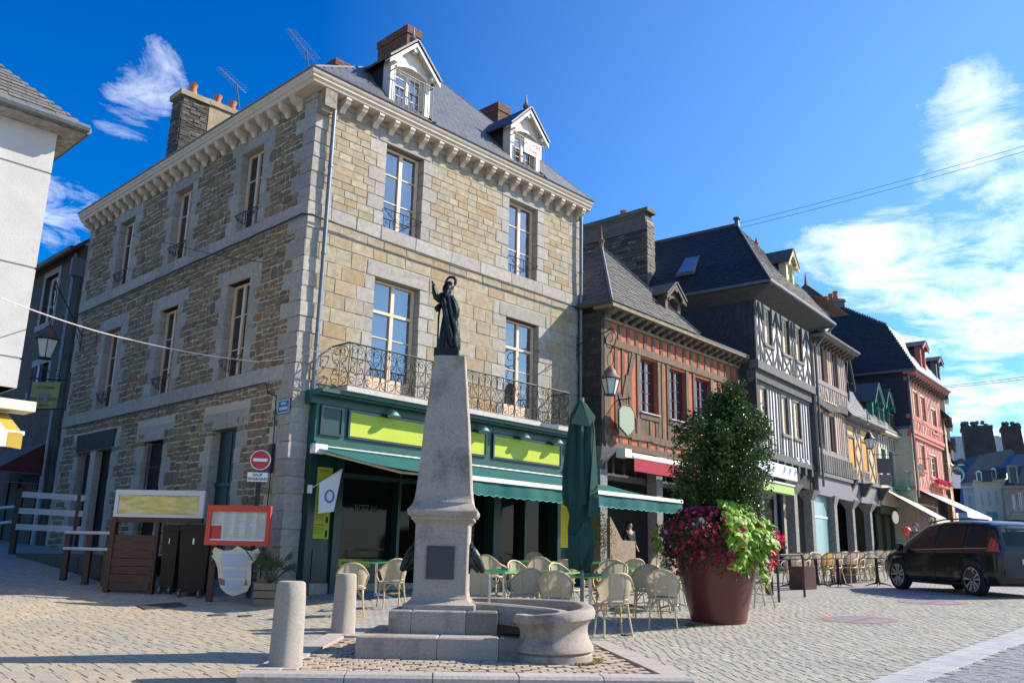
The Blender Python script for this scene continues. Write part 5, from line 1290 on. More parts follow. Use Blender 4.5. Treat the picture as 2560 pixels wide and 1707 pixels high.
# ================================================================ terrace furniture
cane = mat('cane', (.56, .44, .25), (.46, .35, .19), 30, .5, .3, 80, c3=(.33, .24, .12), s3=14, t3=.62)
mesh_ = mat('woven_mesh', (.60, .50, .35), (.50, .42, .29), 40, .75, .4, 300, trans=.3)
seatm = mat('grey_seat_weave', (.40, .37, .36), (.33, .31, .30), 40, .8, .4, 300)
tabm = mat('green_table_top', (.055, .36, .17), (.045, .32, .15), 3, .16, spec=.5, coat=.3)
tabe = mat('lime_table_edge', (.25, .50, .12), None, rough=.4)
def make_chair(label, weave=mesh_, back=cane):
    t_ = thing('bistro_chair', label, 'chair', (0, 0, 0)); SW_, SH = .44, .45
    mb = MB(); n = 20; vs = []
    ring = [(SW_/2*cos(2*pi*i/n)*(1.0), (.40/2)*sin(2*pi*i/n)) for i in range(n)]
    mb.tube([(x, y, SH) for x, y in ring], .017, 6, closed=True)
    # back hoop: from the seat's rear up, over and down into arms
    hoop = []
    for i in range(17):
        a = pi*i/16; hoop.append((.225*cos(a)*(1.0+.08*sin(a)), -.155-.13*sin(a)**.8-.0, .50+.37*sin(a)))
    armL = [(-.20, .17, .45), (-.255, .16, .60), (-.265, .06, .655), (-.255, -.10, .665)]
    pts = [(.20, .17, .45), (.262, .17, .58), (.27, .08, .65), (.262, -.06, .68), (.245, -.16, .72), (.20, -.245, .80), (.11, -.295, .865), (0, -.31, .885)]
    pts = pts + [(-x, y, z) for x, y, z in reversed(pts[:-1])]
    P = smooth([Vector(p) for p in pts], 2); mb.tube(P, .016, 6)
    low = [(.20, -.10, .465), (.17, -.19, .50), (0, -.235, .52), (-.17, -.19, .50), (-.20, -.10, .465)]; mb.tube(smooth([Vector(p) for p in low], 2), .013, 6)
    for sx in (-.10, .10): mb.tube([(sx, -.20, .46), (sx*1.05, -.25, .62), (sx*1.1, -.29, .86)], .012, 5)
    mb.tube([(.17, 0, .24), (0, .0, .25), (-.17, 0, .24)], .009, 5); mb.tube([(0, .15, .24), (0, -.17, .24)], .009, 5)
    for sx in (-1, 1):
        for sy in (-1, 1): mb.tube([(sx*.19, sy*.16, .27), (sx*.10, sy*.15, .40), (sx*.02, sy*.17, .435)], .009, 4); mb.tube([(sx*.19, sy*.15, .27), (sx*.19, sy*.06, .41), (sx*.2, sy*.0, .44)], .009, 4)
    mb.build('frame', back, t_)
    for sx, sy in ((1, 1), (-1, 1), (1, -1), (-1, -1)):
        m2 = MB(); m2.tube([(sx*.175, sy*.15, .45), (sx*.19, sy*.165, .25), (sx*.215, sy*.215, 0)], .015, 6); m2.build('leg', back, t_)
    m2 = MB(); v = [(x*.97, y*.97, SH+.012) for x, y in ring]+[(0, 0, SH+.02)]; m2.add(v, [(i, (i+1) % n, n) for i in range(n)], 0, True); v2 = [(x*.97, y*.97, SH-.006) for x, y in ring]; m2.add(v2, [tuple(range(n-1, -1, -1))]); m2.build('seat', seatm, t_)
    m2 = MB(); vs = []; A = 12; B = 8
    top = smooth([Vector(p) for p in pts[3:-3]], 2); lowc = smooth([Vector(p) for p in low], 2)
    def samp(L, q): f = q*(len(L)-1); i = min(int(f), len(L)-2); return L[i].lerp(L[i+1], f-i)
    for i in range(A+1):
        for j in range(B+1): p = samp(lowc, i/A).lerp(samp(top, i/A), j/B); p.y -= .02*sin(pi*j/B); vs.append(p)
    m2.add(vs, [(i*(B+1)+j, (i+1)*(B+1)+j, (i+1)*(B+1)+j+1, i*(B+1)+j+1) for i in range(A) for j in range(B)], 0, True); m2.build('backrest', weave, t_)
    return t_
def make_table(label, top=tabm, edge=tabe, base=chrome, round_=False, sz=.70, cast=False):
    t_ = thing('cafe_table', label, 'table', (0, 0, 0)); mb = MB(); H = .735; a = sz/2
    if round_: mb.lathe((0, 0, 0), [(a-.01, H-.025), (a, H-.018), (a, H-.006), (a-.01, H)], 28)
    else:
        k = .05; pts = [(a, -a+k), (a, a-k), (a-k, a), (-a+k, a), (-a, a-k), (-a, -a+k), (-a+k, -a), (a-k, -a)]
        vs = [(x, y, H) for x, y in pts]+[(x, y, H-.03) for x, y in pts]; mb.add(vs, [tuple(range(8))], 0); mb.add(vs, [tuple(range(15, 7, -1))]+[(i+8, (i+1) % 8+8, (i+1) % 8, i) for i in range(8)], 1)
    mb.build('table_top', [top, edge], t_)
    mb = MB(); mb.tube([(0, 0, .05), (0, 0, H-.03)], .032 if not cast else .04, 12)
    if cast: mb.lathe((0, 0, .1), [(.08, 0), (.05, .1), (.035, .2), (.035, .4), (.05, .5)], 10)
    mb.build('column', base, t_)
    for k in range(4):
        q = pi/4+k*pi/2; m2 = MB(); m2.tube([(0, 0, .09), (.15*cos(q), .15*sin(q), .07), (.33*cos(q), .33*sin(q), .015)], [.028, .02, .012], 6); m2.build('foot', base, t_)
    return t_
protoc = make_chair('x'); prototb = make_table('x')
cwarm = mat('warm_weave', (.56, .36, .14), (.50, .31, .11), 30, .7, .4, 200, trans=.45)
protoc2 = make_chair('x', cwarm, mat('cane_brown', (.36, .27, .15), (.28, .2, .11), 30, .5))
prototb2 = make_table('x', mat('dark_table_top', (.03, .028, .028), None, rough=.3), mat('dark_table_edge', (.03, .028, .028), None, rough=.4), iron, True, .62, True)
used = set()
def put(proto, x, y, rot, label, group):
    if proto.name in used: o = copy_tree(proto)
    else: o = proto; used.add(proto.name)
    o.location = (x, y, gz(x, y)+.004); tn = Vector((-(gz(x+.4, y)-gz(x-.4, y))/.8, -(gz(x, y+.4)-gz(x, y-.4))/.8, 1)); o.rotation_euler = (UP.rotation_difference(tn).to_matrix()@Matrix.Rotation(rot, 3, 'Z')).to_euler(); o['label'] = label; o['group'] = group; return o
GT = 'green topped tables of the cafe terrace'; GC = 'cane chairs of the cafe terrace'
def topt(px, py, hgt): # ground point below something of height hgt seen at px,py
    return gpt(px, py, hgt)
# tables: photo pixel of the centre of the top
TB = [((943, 1401), 'green table alone at the left between two chairs by the shopfront'), ((1262, 1425), 'green table just right of the fountain pedestal'), ((1385, 1428), 'green table between the basin and the closed parasol'), ((1478, 1437), 'nearest green table, with a chair pulled up in front'),
      ((1568, 1421), 'green table behind and right of the nearest one'), ((1690, 1421), 'green table tucked beside the burgundy planter'), ((1335, 1402), 'shaded green table close to the dark shop window'), ((1500, 1405), 'green table right behind the parasol'), ((1668, 1396), 'green table at the back near the stone pillar'), ((1448, 1389), 'green table deep under the awning by the yellow panel')]
tabs = []
for k, ((x, y), lab) in enumerate(TB):
    P = topt(x, y, .735); tabs.append(P); put(prototb, P.x, P.y, radians(43.6-90)+R_.uniform(-.08, .08), lab, GT)
def facing(P, Q): return atan2(Q.y-P.y, Q.x-P.x)-pi/2
CHR = [((886, 1408), 0, 'grey backed chair left of the lonely green table, seen behind it'), ((984, 1397), 0, 'chair right of the lonely green table, partly behind the fountain'), ((1203, 1424), 1, 'chair beside the fountain spout, half hidden by the pedestal'), ((1312, 1421), 1, 'chair with a warm sunlit back between the spout and the basin'),
       ((1392, 1428), 2, 'chair behind the basin seen from the back, third from the left'), ((1532, 1434), 3, 'nearest chair, seen from behind, right beside the round basin'), ((1325, 1407), 2, 'chair with pale rounded back facing the basin table'), ((1420, 1413), 3, 'chair with pale rounded back left of the parasol foot'),
       ((1616, 1413), 4, 'large chair seen from behind between the basin and the planter'), ((1527, 1411), 3, 'chair facing the viewer across the nearest table'), ((1575, 1398), 7, 'small chair behind the parasol, turned to the right'), ((1524, 1399), 7, 'pale backed chair just right of the parasol'),
       ((1622, 1405), 4, 'pale backed chair facing the viewer behind the large one'), ((1680, 1401), 5, 'chair with brown hoop next to the planter'), ((1502, 1384), 7, 'chair at the back right of the parasol, hoop seen from behind'), ((1543, 1376), 8, 'white backed chair in the sun by the bench end'), ((1572, 1382), 8, 'chair by the low stone wall end'),
       ((1657, 1389), 8, 'white backed chair turned away near the planter'), ((1643, 1373), 8, 'farthest white backed chair beneath the awning edge'), ((1232, 1389), 6, 'chair in shade against the shop window, left one'), ((1336, 1382), 6, 'shaded chair in the middle of the shopfront'), ((1403, 1379), 9, 'chair with sunlit top against the yellow panel'),
       ((1408, 1400), 9, 'chair left of the parasol canopy tip'), ((1352, 1394), 6, 'dark shaded chair behind the basin table'), ((1655, 1425), 5, 'chair pushed in at the planter side table')]
for (x, y), ti, lab in CHR:
    P = topt(x, y, .86); T = tabs[ti]; d = Vector((P.x-T.x, P.y-T.y, 0))
    if d.length < .62: d.normalize(); P = Vector((T.x, T.y, 0))+d*.62
    put(protoc, P.x, P.y, facing(P, T)+R_.uniform(-.18, .18), lab, GC)
P = gpt(1899, 1518); put(protoc, P.x, P.y, radians(100), 'chair standing alone just right of the planter', GC)
# right hand terrace
GC2 = 'cane chairs of the farther terrace'; GT2 = 'dark round tables of the farther terrace'
CH2 = [((2001, 1389), 'chair with ochre weave behind the dark rail'), ((2059, 1384), 'ochre backed chair in front of the left brown box'), ((2119, 1381), 'grey backed chair between the two brown boxes'), ((2170, 1378), 'ochre backed chair above the right brown box'), ((2204, 1375), 'chair half hidden by the bonnet of the black car'),
       ((1979, 1364), 'leftmost chair of the farther back row'), ((2001, 1371), 'second chair of the farther back row'), ((2024, 1369), 'third chair of the farther back row'), ((2059, 1370), 'fourth chair of the farther back row'), ((2081, 1368), 'fifth chair of the farther back row'), ((2119, 1365), 'sixth chair of the farther back row'),
       ((2138, 1365), 'seventh chair of the farther back row'), ((2158, 1364), 'eighth chair of the farther back row'), ((2181, 1363), 'ninth chair of the farther back row'), ((1966, 1380), 'chair close behind the dark rail, cut by the planter flowers'), ((2095, 1374), 'chair in the middle row behind the dark table'), ((2150, 1372), 'chair in the middle row right of the dark table'), ((2210, 1368), 'chair of the back row next to the car roof')]
for k, ((x, y), lab) in enumerate(CH2):
    P = topt(x, y, .86) if k < 5 or k == 14 else topt(x, y, .86)
    if k < 5: P = gpt(x, 1455-k*2)
    if P.y > 30: P = Vector((at(x, y, 24+k*.25).x, 24+k*.25, 0))
    put(protoc2 if k in (0, 1, 3, 8) else protoc, P.x, P.y, radians([150, -150, 160, -140, 150][k % 5]) if k < 5 else radians(R_.choice([-60, 120, 30])), lab, GC2)
for (x, y), lab in (((1975, 1386), 'small dark table behind the rail'), ((2094, 1387), 'small dark table between the boxes'), ((2190, 1379), 'small dark table beside the car'), ((2040, 1380), 'dark table left of the first box')):
    P = topt(x, y, .735); P = P if P.y < 28 else Vector((at(x, y, 24).x, 24, 0)); put(prototb2, P.x, P.y, .3, lab, GT2)
boxm = mat('brown_box_board', (.12, .055, .04), (.08, .04, .03), 5, .7, c3=(.2, .16, .13), s3=6, t3=.6)
for (l_, r_, t_, b_, lab) in ((2014, 2078, 1416, 1476, 'left dark brown planter box edging the farther terrace'), (2113, 2178, 1410, 1460, 'right brown planter box edging the farther terrace')):
    P = gpt((l_+r_)/2, b_-3); A1, B1 = at(l_, b_, P.y), at(r_, b_, P.y); hgt = at(l_, t_, P.y).z-P.z; fr_ = Fr((A1.x, P.y), 62); tb_ = thing('planter_box', lab, 'planter box', P, 'brown boxes of the farther terrace')
    w = (B1.x-A1.x)*.95
    for (s0, s1, o0, o1) in ((0, w*.62, -.02, 0), (w*.62, w*.64, -.5, 0), (0, .02, -.5, -.02), (0, w*.64, -.52, -.5)): mb = MB(); mb.box(fr_, s0, s1, o0, o1, P.z-.1, P.z+hgt); mb.build('side', boxm, tb_)
    mb = MB(); mb.box(fr_, .02, w*.62, -.5, -.02, P.z, P.z+hgt*.9); mb.build('soil', MATS['soil'], tb_)
# dark steel barrier rail
P0, P1 = gpt(1948, 1505), gpt(2012, 1493); zt0, zt1 = at(1946, 1387, P0.y).z, at(2004, 1387, P1.y).z
rail = thing('barrier_rail', 'dark steel hoop rail between the planter and the farther terrace', 'rail', P0)
mb = MB(); mb.tube(smooth([P0, Vector((P0.x, P0.y, zt0-.08)), Vector((P0.x, P0.y, zt0)), Vector((P0.x+.08, P0.y, zt0)), Vector((P1.x-.08, P1.y, zt1)), Vector((P1.x, P1.y, zt1)), Vector((P1.x, P1.y, zt1-.08)), P1], 1), .026, 8); mb.build('hoop', mat('dark_steel', (.03, .022, .02), None, rough=.4), rail)
P2 = gpt(1930, 1487); mb = MB(); z2 = at(1930, 1390, P2.y).z; mb.box(Fr((P2.x, P2.y), 90), -.03, .03, -.03, .03, P2.z, z2); mb.box(Fr((P2.x, P2.y), 90), -.14, .0, -.03, .03, P2.z, z2); mb.build('post', MATS['dark_steel'], rail)
# painted no parking roundels on the setts
def roundel(px_, py_, rx, lab):
    c = gpt(px_, py_); r = rx; t_ = thing('painted_roundel', lab, 'road marking', c, 'painted no parking roundels')
    def disc(r0, r1, m, z, cut=None, nm='paint'):
        mb = MB(); n = 40
        for i in range(n):
            a, b = 2*pi*i/n, 2*pi*(i+1)/n; vs = [(c.x+q*cos(w), c.y+q*sin(w), gz(c.x+q*cos(w), c.y+q*sin(w))+z) for w in (a, b) for q in (r0, r1)]
            mb.add([vs[0], vs[1], vs[3], vs[2]], [(0, 1, 2, 3)])
        mb.build(nm, m, t_)
    bl_ = mat('worn_blue_paint', (.22, .25, .42), (.34, .34, .38), 14, .8, alpha=.4); rd_ = mat('worn_red_paint', (.55, .17, .16), (.42, .27, .25), 14, .8, alpha=.55)
    disc(0.02, r*.78, bl_, .011, nm='blue_field'); disc(r*.78, r, rd_, .013, nm='red_ring')
    mb = MB()
    for k in range(8):
        q0, q1 = -.78+1.56*k/8, -.78+1.56*(k+1)/8; d = Vector((.7, .7, 0)); e_ = Vector((-.7, .7, 0)); w = r*.12
        vs = [c+d*r*q0-e_*w, c+d*r*q1-e_*w, c+d*r*q1+e_*w, c+d*r*q0+e_*w]; mb.add([(v.x, v.y, gz(v.x, v.y)+.016) for v in vs], [(0, 1, 2, 3)])
    mb.build('red_bar', rd_, t_)
roundel(2150, 1549, .60, 'nearer painted red and blue no parking roundel on the setts'); roundel(2330, 1505, .62, 'farther painted roundel half in the shade of the black car')
# ================================================================ left of the corner: sign, boards, bins, deck
sgp = at(652, 1150, 18.05); 
no = thing('no_entry_sign', 'round red no entry sign with SAUF RIVERAINS plate on a black post', 'road sign', (sgp.x, 18.05, gz(sgp.x, 18.05)))
frs = Fr((sgp.x, 18.05), 83); zc = sgp.z; R0 = abs(at(652+25, 1150, 18.05).x-sgp.x)
def disc(fr, r, o, z, m, name, parent, th=.012, n=36, s=0): mb = MB(); mb.prism(fr, [(s+r*cos(2*pi*i/n), z+r*sin(2*pi*i/n)) for i in range(n)], o-th, o); return mb.build(name, m, parent)
roadred = mat('sign_red', (.42, .018, .02), None, rough=.35); signw = mat('sign_white', (.70, .70, .70), None, rough=.35)
disc(frs, R0, .05, zc, signw, 'rim', no); disc(frs, R0*.92, .054, zc, roadred, 'disc', no, .004); mb = MB(); mb.box(frs, -R0*.70, R0*.70, .054, .058, zc-R0*.15, zc+R0*.15); mb.build('bar', signw, no)
zs1, zs0 = Zp(645, 1181, 18.05), Zp(645, 1204, 18.05); mb = MB(); w = .20; mb.box(frs, -w-.03, w-.03, .04, .052, zs0, zs1); mb.build('plate', signw, no)
hh = zs1-zs0; text_part('SAUF', hh*.44, black, no, frs.w(-.03, .056, zs0+hh*.72), frs.rot, sx=1.05); text_part('RIVERAINS', hh*.44, black, no, frs.w(-.03, .056, zs0+hh*.27), frs.rot, sx=1.0)
mb = MB(); mb.box(frs, -.04, .04, -.02, .035, no.location.z-.1, zc+R0+.02); mb.build('post', black, no)
fr2 = Fr((0, 0), 90)
def planeat(Y): return Fr((0, Y), 90)
def Q(f, x, y): return f.px(x, y)
brown = mat('red_brown_wood', (.050, .015, .010), (.032, .011, .008), 6, .6, .3, 20, stretch=(1, 1, 6))
# framed menu case, red
Ym = 17.4; fm_ = Fr((at(515, 1400, Ym).x, Ym), 93.5); 
def q4(f, tl, br, m, name, parent, o0, o1): a = f.px(*tl, o1); b = f.px(*br, o1); mb = MB(); mb.box(f, a[0], b[0], o0, o1, b[1], a[1]); return mb.build(name, m, parent)
redf = mat('red_frame_paint', (.52, .045, .018), (.46, .04, .016), 5, .45)
mc_ = thing('menu_case', 'red framed menu case holding pale menu sheets on a brown post', 'menu board', fm_.w(.5, 0, gz(fm_.P.x, Ym)))
a0 = fm_.px(520, 1258); a1 = fm_.px(676, 1268); b0 = fm_.px(512, 1360); b1 = fm_.px(672, 1366)
S0, S1_, Z0, Z1 = (a0[0]+b0[0])/2, (a1[0]+b1[0])/2, (b0[1]+b1[1])/2, (a0[1]+a1[1])/2; fwid = .09
mb = MB(); mb.box(fm_, S0, S1_, -.08, .02, Z1-fwid*1.3, Z1); mb.box(fm_, S0, S1_, -.08, .02, Z0, Z0+fwid); mb.box(fm_, S0, S0+fwid, -.08, .019, Z0+fwid, Z1-fwid*1.3); mb.box(fm_, S1_-fwid*.8, S1_, -.08, .019, Z0+fwid, Z1-fwid*1.3); mb.build('frame', redf, mc_)
mb = MB(); mb.box(fm_, S0+.03, S1_-.03, -.07, -.02, Z0+.03, Z1-.03); mb.build('backing', mat('menu_sheet', (.50, .52, .47), (.42, .46, .43), 30, .7, c3=(.55, .45, .40), s3=5, t3=.62), mc_)
mb = MB(); mb.box(fm_, S0+fwid+.005, S0+fwid+.21, -.02, -.012, Z0+fwid+.03, Z0+fwid+.28); mb.build('red_sheet', roadred, mc_)
mb = MB()
for k in range(26):
    zz_ = Z0+fwid+.06+k*(Z1-Z0-fwid*2.6)/27
    for c_ in range(5):
        s_ = S0+fwid+.03+c_*(S1_-S0-2*fwid)/5
        if c_ == 0 and zz_ < Z0+fwid+.30: continue
        mb.box(fm_, s_, s_+R_.uniform(.08, .19), -.02, -.018, zz_, zz_+.006)
mb.build('menu_lines', mat('grey_print', (.24, .25, .24), None), mc_)
mb = MB(); mb.box(fm_, S0+fwid, S1_-fwid, -.02, -.005, Z0+fwid, Z0+fwid+.025); mb.build('inner_ledge', white, mc_)
mb = MB(); mb.box(fm_, S0+.10, S0+.22, -.14, -.085, gz(fm_.P.x, Ym)-.1, Z0+.3); mb.build('post', brown, mc_)
# shield board
Ys = 17.3; fs_ = Fr((at(590, 1400, Ys).x, Ys), 92); sh = [(0, 0), (.42, .12), (.66, .02), (.86, .13), (.82, .22), (.90, .26), (1.0, .14), (1.0, .3)]
shp = [(530, 1378), (537, 1367), (560, 1376), (580, 1374), (594, 1364), (610, 1374), (630, 1377), (645, 1369), (650, 1381), (645, 1384), (646, 1392), (628, 1410), (627, 1440), (626, 1460), (618, 1477), (600, 1484), (582, 1490), (565, 1482), (552, 1470), (546, 1450), (544, 1420), (538, 1402), (529, 1390), (534, 1383)]
sb = thing('shield_board', 'yellow edged shield shaped menu board leaning beneath the red menu case', 'menu board', fs_.w(0, 0, gz(fs_.P.x, Ys)))
pts = [fs_.px(*p) for p in shp][::-1]; mb = MB(); mb.prism(fs_, pts, -.03, 0); mb.build('board', mat('painted_shield', (.50, .46, .24), (.55, .53, .45), 3, .6, c3=(.42, .20, .10), s3=9, t3=.62, stretch=(1, 1, 3)), sb)
pw = mat('pale_slate_paint', (.36, .41, .50), None, rough=.6)
for p in ([(553, 1382), (622, 1383), (621, 1416), (553, 1415)], [(557, 1422), (617, 1423), (616, 1444), (560, 1444)], [(563, 1449), (608, 1450), (604, 1472), (582, 1477), (563, 1472)]):
    q = [fs_.px(*v) for v in p][::-1]; mb = MB(); mb.prism(fs_, q, 0, .004); mb.build('writing_field', pw, sb)
pr_ = mat('print_mauve', (.24, .09, .12), None, rough=.7)
for p in ([(545, 1446), (552, 1444), (562, 1449), (562, 1463), (548, 1460)], [(608, 1463), (615, 1447), (620, 1462)]):
    q = [fs_.px(*v) for v in p][::-1]; mb = MB(); mb.prism(fs_, q, .0, .004); mb.build('printed_motif', pr_, sb)
# yellow info board of the deck
Yb_ = 18.2; fb_ = Fr((at(288, 1300, Yb_).x, Yb_), 94)
ib = thing('info_board', 'wide white framed board with a blank yellow panel at the edge of the wooden deck', 'board', fb_.w(0, 0, gz(fb_.P.x, Yb_)))
a0 = fb_.px(290, 1219); a1 = fb_.px(512, 1231); b0 = fb_.px(286, 1290); b1 = fb_.px(508, 1296); S0, S1_, Z0, Z1 = (a0[0]+b0[0])/2, (a1[0]+b1[0])/2, (b0[1]+b1[1])/2, (a0[1]+a1[1])/2
palef = mat('grey_white_frame', (.42, .45, .50), None, rough=.5)
mb = MB(); mb.box(fb_, S0, S1_, -.06, .02, Z1-.10, Z1); mb.box(fb_, S0, S1_, -.06, .02, Z0, Z0+.06); mb.box(fb_, S0, S0+.07, -.06, .019, Z0+.06, Z1-.10); mb.box(fb_, S1_-.10, S1_, -.06, .019, Z0+.06, Z1-.10); mb.build('frame', palef, ib)
mb = MB(); mb.box(fb_, S0+.07, S1_-.10, -.05, -.01, Z0+.06, Z1-.10); mb.build('yellow_panel', mat('faded_yellow', (.52, .49, .16), (.36, .30, .06), 3.5, .6, c3=(.50, .48, .36), s3=1.6, t3=.5, stretch=(1, 1, 3.5)), ib)
mb = MB(); mb.box(fb_, S0, S1_, -.08, .02, Z0-.10, Z0-.004); mb.build('lower_rail', brown, ib)
gz0 = gz(fb_.P.x, Yb_)
for k in range(7):
    zz_ = gz0+.05+k*.155; mb = MB(); mb.box(fb_, S0+.03, S0+.95, -.07, .0+.01*(k % 2), zz_, zz_+.145)
    if zz_+.145 < Z0-.1: mb.build('slat', brown, ib)
mb = MB(); mb.box(fb_, S0-.02, S0+.08, -.12, .03, gz0-.1, Z0); mb.build('post', brown, ib); mb = MB(); mb.box(fb_, S0+.9, S0+.98, -.12, .0, gz0-.1, Z0-.1); mb.build('post', brown, ib)
# bins
binm = mat('black_plastic', (.004, .004, .005), (.006, .006, .007), 4, .45, spec=.25)
for k, (l_, r_, tp_, bt_, Yq, lab) in enumerate(((392, 432, 1310, 1468, 18.2, 'left black wheelie bin partly behind the other beside the deck'), (434, 512, 1308, 1478, 17.9, 'right black wheelie bin next to the red menu case'))):
    A1, B1 = at(l_, bt_, Yq), at(r_, bt_, Yq); g0 = gz((A1.x+B1.x)/2, Yq); H = at(l_, tp_, Yq).z-g0; w = B1.x-A1.x; cx = (A1.x+B1.x)/2
    bn = thing('wheelie_bin', lab, 'bin', (cx, Yq+.3, g0), 'black wheelie bins'); fq = Fr((cx, Yq), 92); mb = MB()
    p = [fq.w(s*w/2*f, o, z) for z, f, oo in ((g0+.10, .84, 0), (g0+H*.92, 1.0, 0)) for s, o in ((-1, -.05 if z < g0+.5 else 0), (1, -.05 if z < g0+.5 else 0), (1, -.6), (-1, -.6))]; p = [p[i] for i in (0, 1, 2, 3, 4, 5, 6, 7)]
    mb.hexa(p); mb.build('body', binm, bn)
    mb = MB(); mb.prism(Fr(fq.w(0, 0, 0), 92), [(-w/2-.02, g0+H*.92), (w/2+.02, g0+H*.92), (w/2, g0+H*.98), (w*.3, g0+H), (-w*.3, g0+H), (-w/2, g0+H*.98)], -.62, .03); mb.build('lid', binm, bn)
    for s in (-w*.32, w*.32): m2 = MB(); c = fq.w(s, .0, g0+.07); m2.tube([c-fq.e*.02, c+fq.e*.02], .07, 14); m2.tube([c+UP*.0-fq.e*.03, c+UP*.09], .012, 5); m2.build('wheel', mat('castor', (.10, .09, .08), None, rough=.4), bn)
    mb = MB(); mb.box(fq, -w*.05, w*.0, .01, .016, g0+H*.72, g0+H*.80); mb.build('sticker', white, bn)
# wooden deck and its railings
FD = Fr((at(275, 1465, 19.0).x, 19.0), -56, -1)    # skirt runs up the lane
dk = thing('wooden_deck', 'dark stained wooden cafe deck with sloping skirt and pale railings up the lane', 'deck', FD.w(0, 0, gz(FD.P.x, 19)))
g0 = gz(FD.P.x, 19.0); DL = 3.9; dz = .66
wd_ = mat('deck_dark_wood', (.030, .016, .012), (.02, .012, .009), 5, .6, .3, 20)
for k in range(9):
    s0 = k*DL/9; mb = MB(); a = FD.w(s0+.005, 0, 0); b = FD.w(s0+DL/9-.005, 0, 0); mb.box(FD, s0+.005, s0+DL/9-.005, -.03, 0+.004*(k % 2), min(gz(a.x, a.y), gz(b.x, b.y))-.1, g0+dz-.12); mb.build('skirt_board', brown if k < 3 else wd_, dk)
mb = MB(); mb.box(FD, -.05, DL, -3.4, .02, g0+dz-.119, g0+dz-.07); mb.build('floor', wd_, dk)
def railp(x0, y0, x1, y1, Y0, Y1_, r, m, nm): mb = MB(); a, b = at(x0, y0, Y0), at(x1, y1, Y1_); d = (b-a); L = d.length; rot = d.to_track_quat('X', 'Z').to_matrix(); mb.cbox((a+b)/2, (L, .03, r), rot); return mb.build(nm, m, dk)
pr2 = mat('pale_rail_paint', (.30, .32, .37), (.26, .28, .33), 6, .6)
for y0, y1 in ((1235, 1245), (1276, 1284), (1316, 1323)): railp(57-(y0-1235)*.2, y0, 212-(y0-1235)*.12, y1, 20.8, 19.6, .13, pr2, 'rail')
for y0, y1, x0 in ((1330, 1332, 165), (1370, 1373, 160)):
    mb = MB(); mb.tube([at(x0, y0, 18.95), at(281-(y0-1330)*.1, y1, 18.35)], .035, 8); mb.build('hand_rail', mat('silver_tube', (.55, .52, .48), None, rough=.35, metal=.3), dk)
mb = MB(); mb.tube([at(281, 1305, 18.35), at(276, 1378, 18.35)], .018, 6); mb.build('hand_rail', MATS['silver_tube'], dk)
for y0, y1 in ((1270, 1266), (1308, 1304)): mb = MB(); mb.tube([at(-20, y0+2, 21.5), at(34-(y0-1270)*.2, y1, 21)], .035, 8); mb.build('hand_rail', MATS['silver_tube'], dk)
for (x0, yt, xb, yb, Y) in ((50, 1222, 33, 1385, 21), (205, 1235, 190, 1330, 19.7), (170, 1330, 160, 1455, 19.0), (224, 1330, 216, 1460, 18.8), (276, 1330, 262, 1466, 18.5)):
    mb = MB(); a, b = at(x0, yt, Y), at(xb, yb, Y); mb.cbox((a+b)/2, (.12, .10, (a-b).length), None); mb.build('post', wd_, dk)
# palm in a crate
Yc = 17.0; fc_ = Fr((at(632, 1490, Yc).x, Yc), 84); g0 = gz(fc_.P.x, Yc); A1 = fc_.px(632, 1492); B1 = fc_.px(684, 1490); zt = at(640, 1455, Yc).z
cr_ = thing('wooden_crate', 'weathered wooden crate planter at the foot of the corner quoins', 'crate', fc_.w(.3, -.2, g0)); wood = mat('grey_wood', (.24, .19, .12), (.17, .135, .085), 9, .85, .5, 30)
Wc = B1[0]-A1[0]+.12; hc_ = (zt-g0)/3
for k in range(3):
    for (s0, s1, o0, o1) in ((0, Wc, -.02, 0), (Wc-.02, Wc, -.45, -.02), (0, .02, -.45, -.02), (0, Wc, -.47, -.45)): mb = MB(); mb.box(fc_, s0, s1, o0, o1, g0+k*hc_+.012, g0+(k+1)*hc_-.012); mb.build('board', wood, cr_)
mb = MB(); mb.box(fc_, .02, Wc-.02, -.45, -.02, g0+.03, zt-.04); mb.build('soil', MATS['soil'], cr_)
pm = thing('palm', 'small dwarf palm with fan leaves growing in the wooden crate', 'plant', fc_.w(Wc/2, -.22, zt-.04)); pg = mat('palm_leaf', (.030, .055, .018), (.045, .07, .025), 9, .6, trans=.15)
c0 = fc_.w(Wc/2, -.22, zt-.04)
for k in range(12):
    a = 2*pi*k/12+R_.uniform(-.2, .2); el = R_.uniform(.5, 1.4); L = R_.uniform(.35, .6); d = Vector((cos(a)*cos(el), sin(a)*cos(el), sin(el))); tip = c0+d*L; mb = MB(); mb.tube([c0, tip], .008, 4)
    sdv = d.cross(UP).normalized(); upv = sdv.cross(d)
    for j in range(11): b_ = (j-5)/5*1.25; dd = (d*cos(b_)+sdv*sin(b_)).normalized(); l_ = .36*(1-.25*abs(b_)); e_ = tip+dd*l_-UP*.08*abs(b_); wv = dd.cross(upv).normalized()*.016; mb.add([tip, tip+dd*l_*.5+wv, e_, tip+dd*l_*.5-wv], [(0, 1, 2, 3)])
    mb.build('frond', pg, pm)
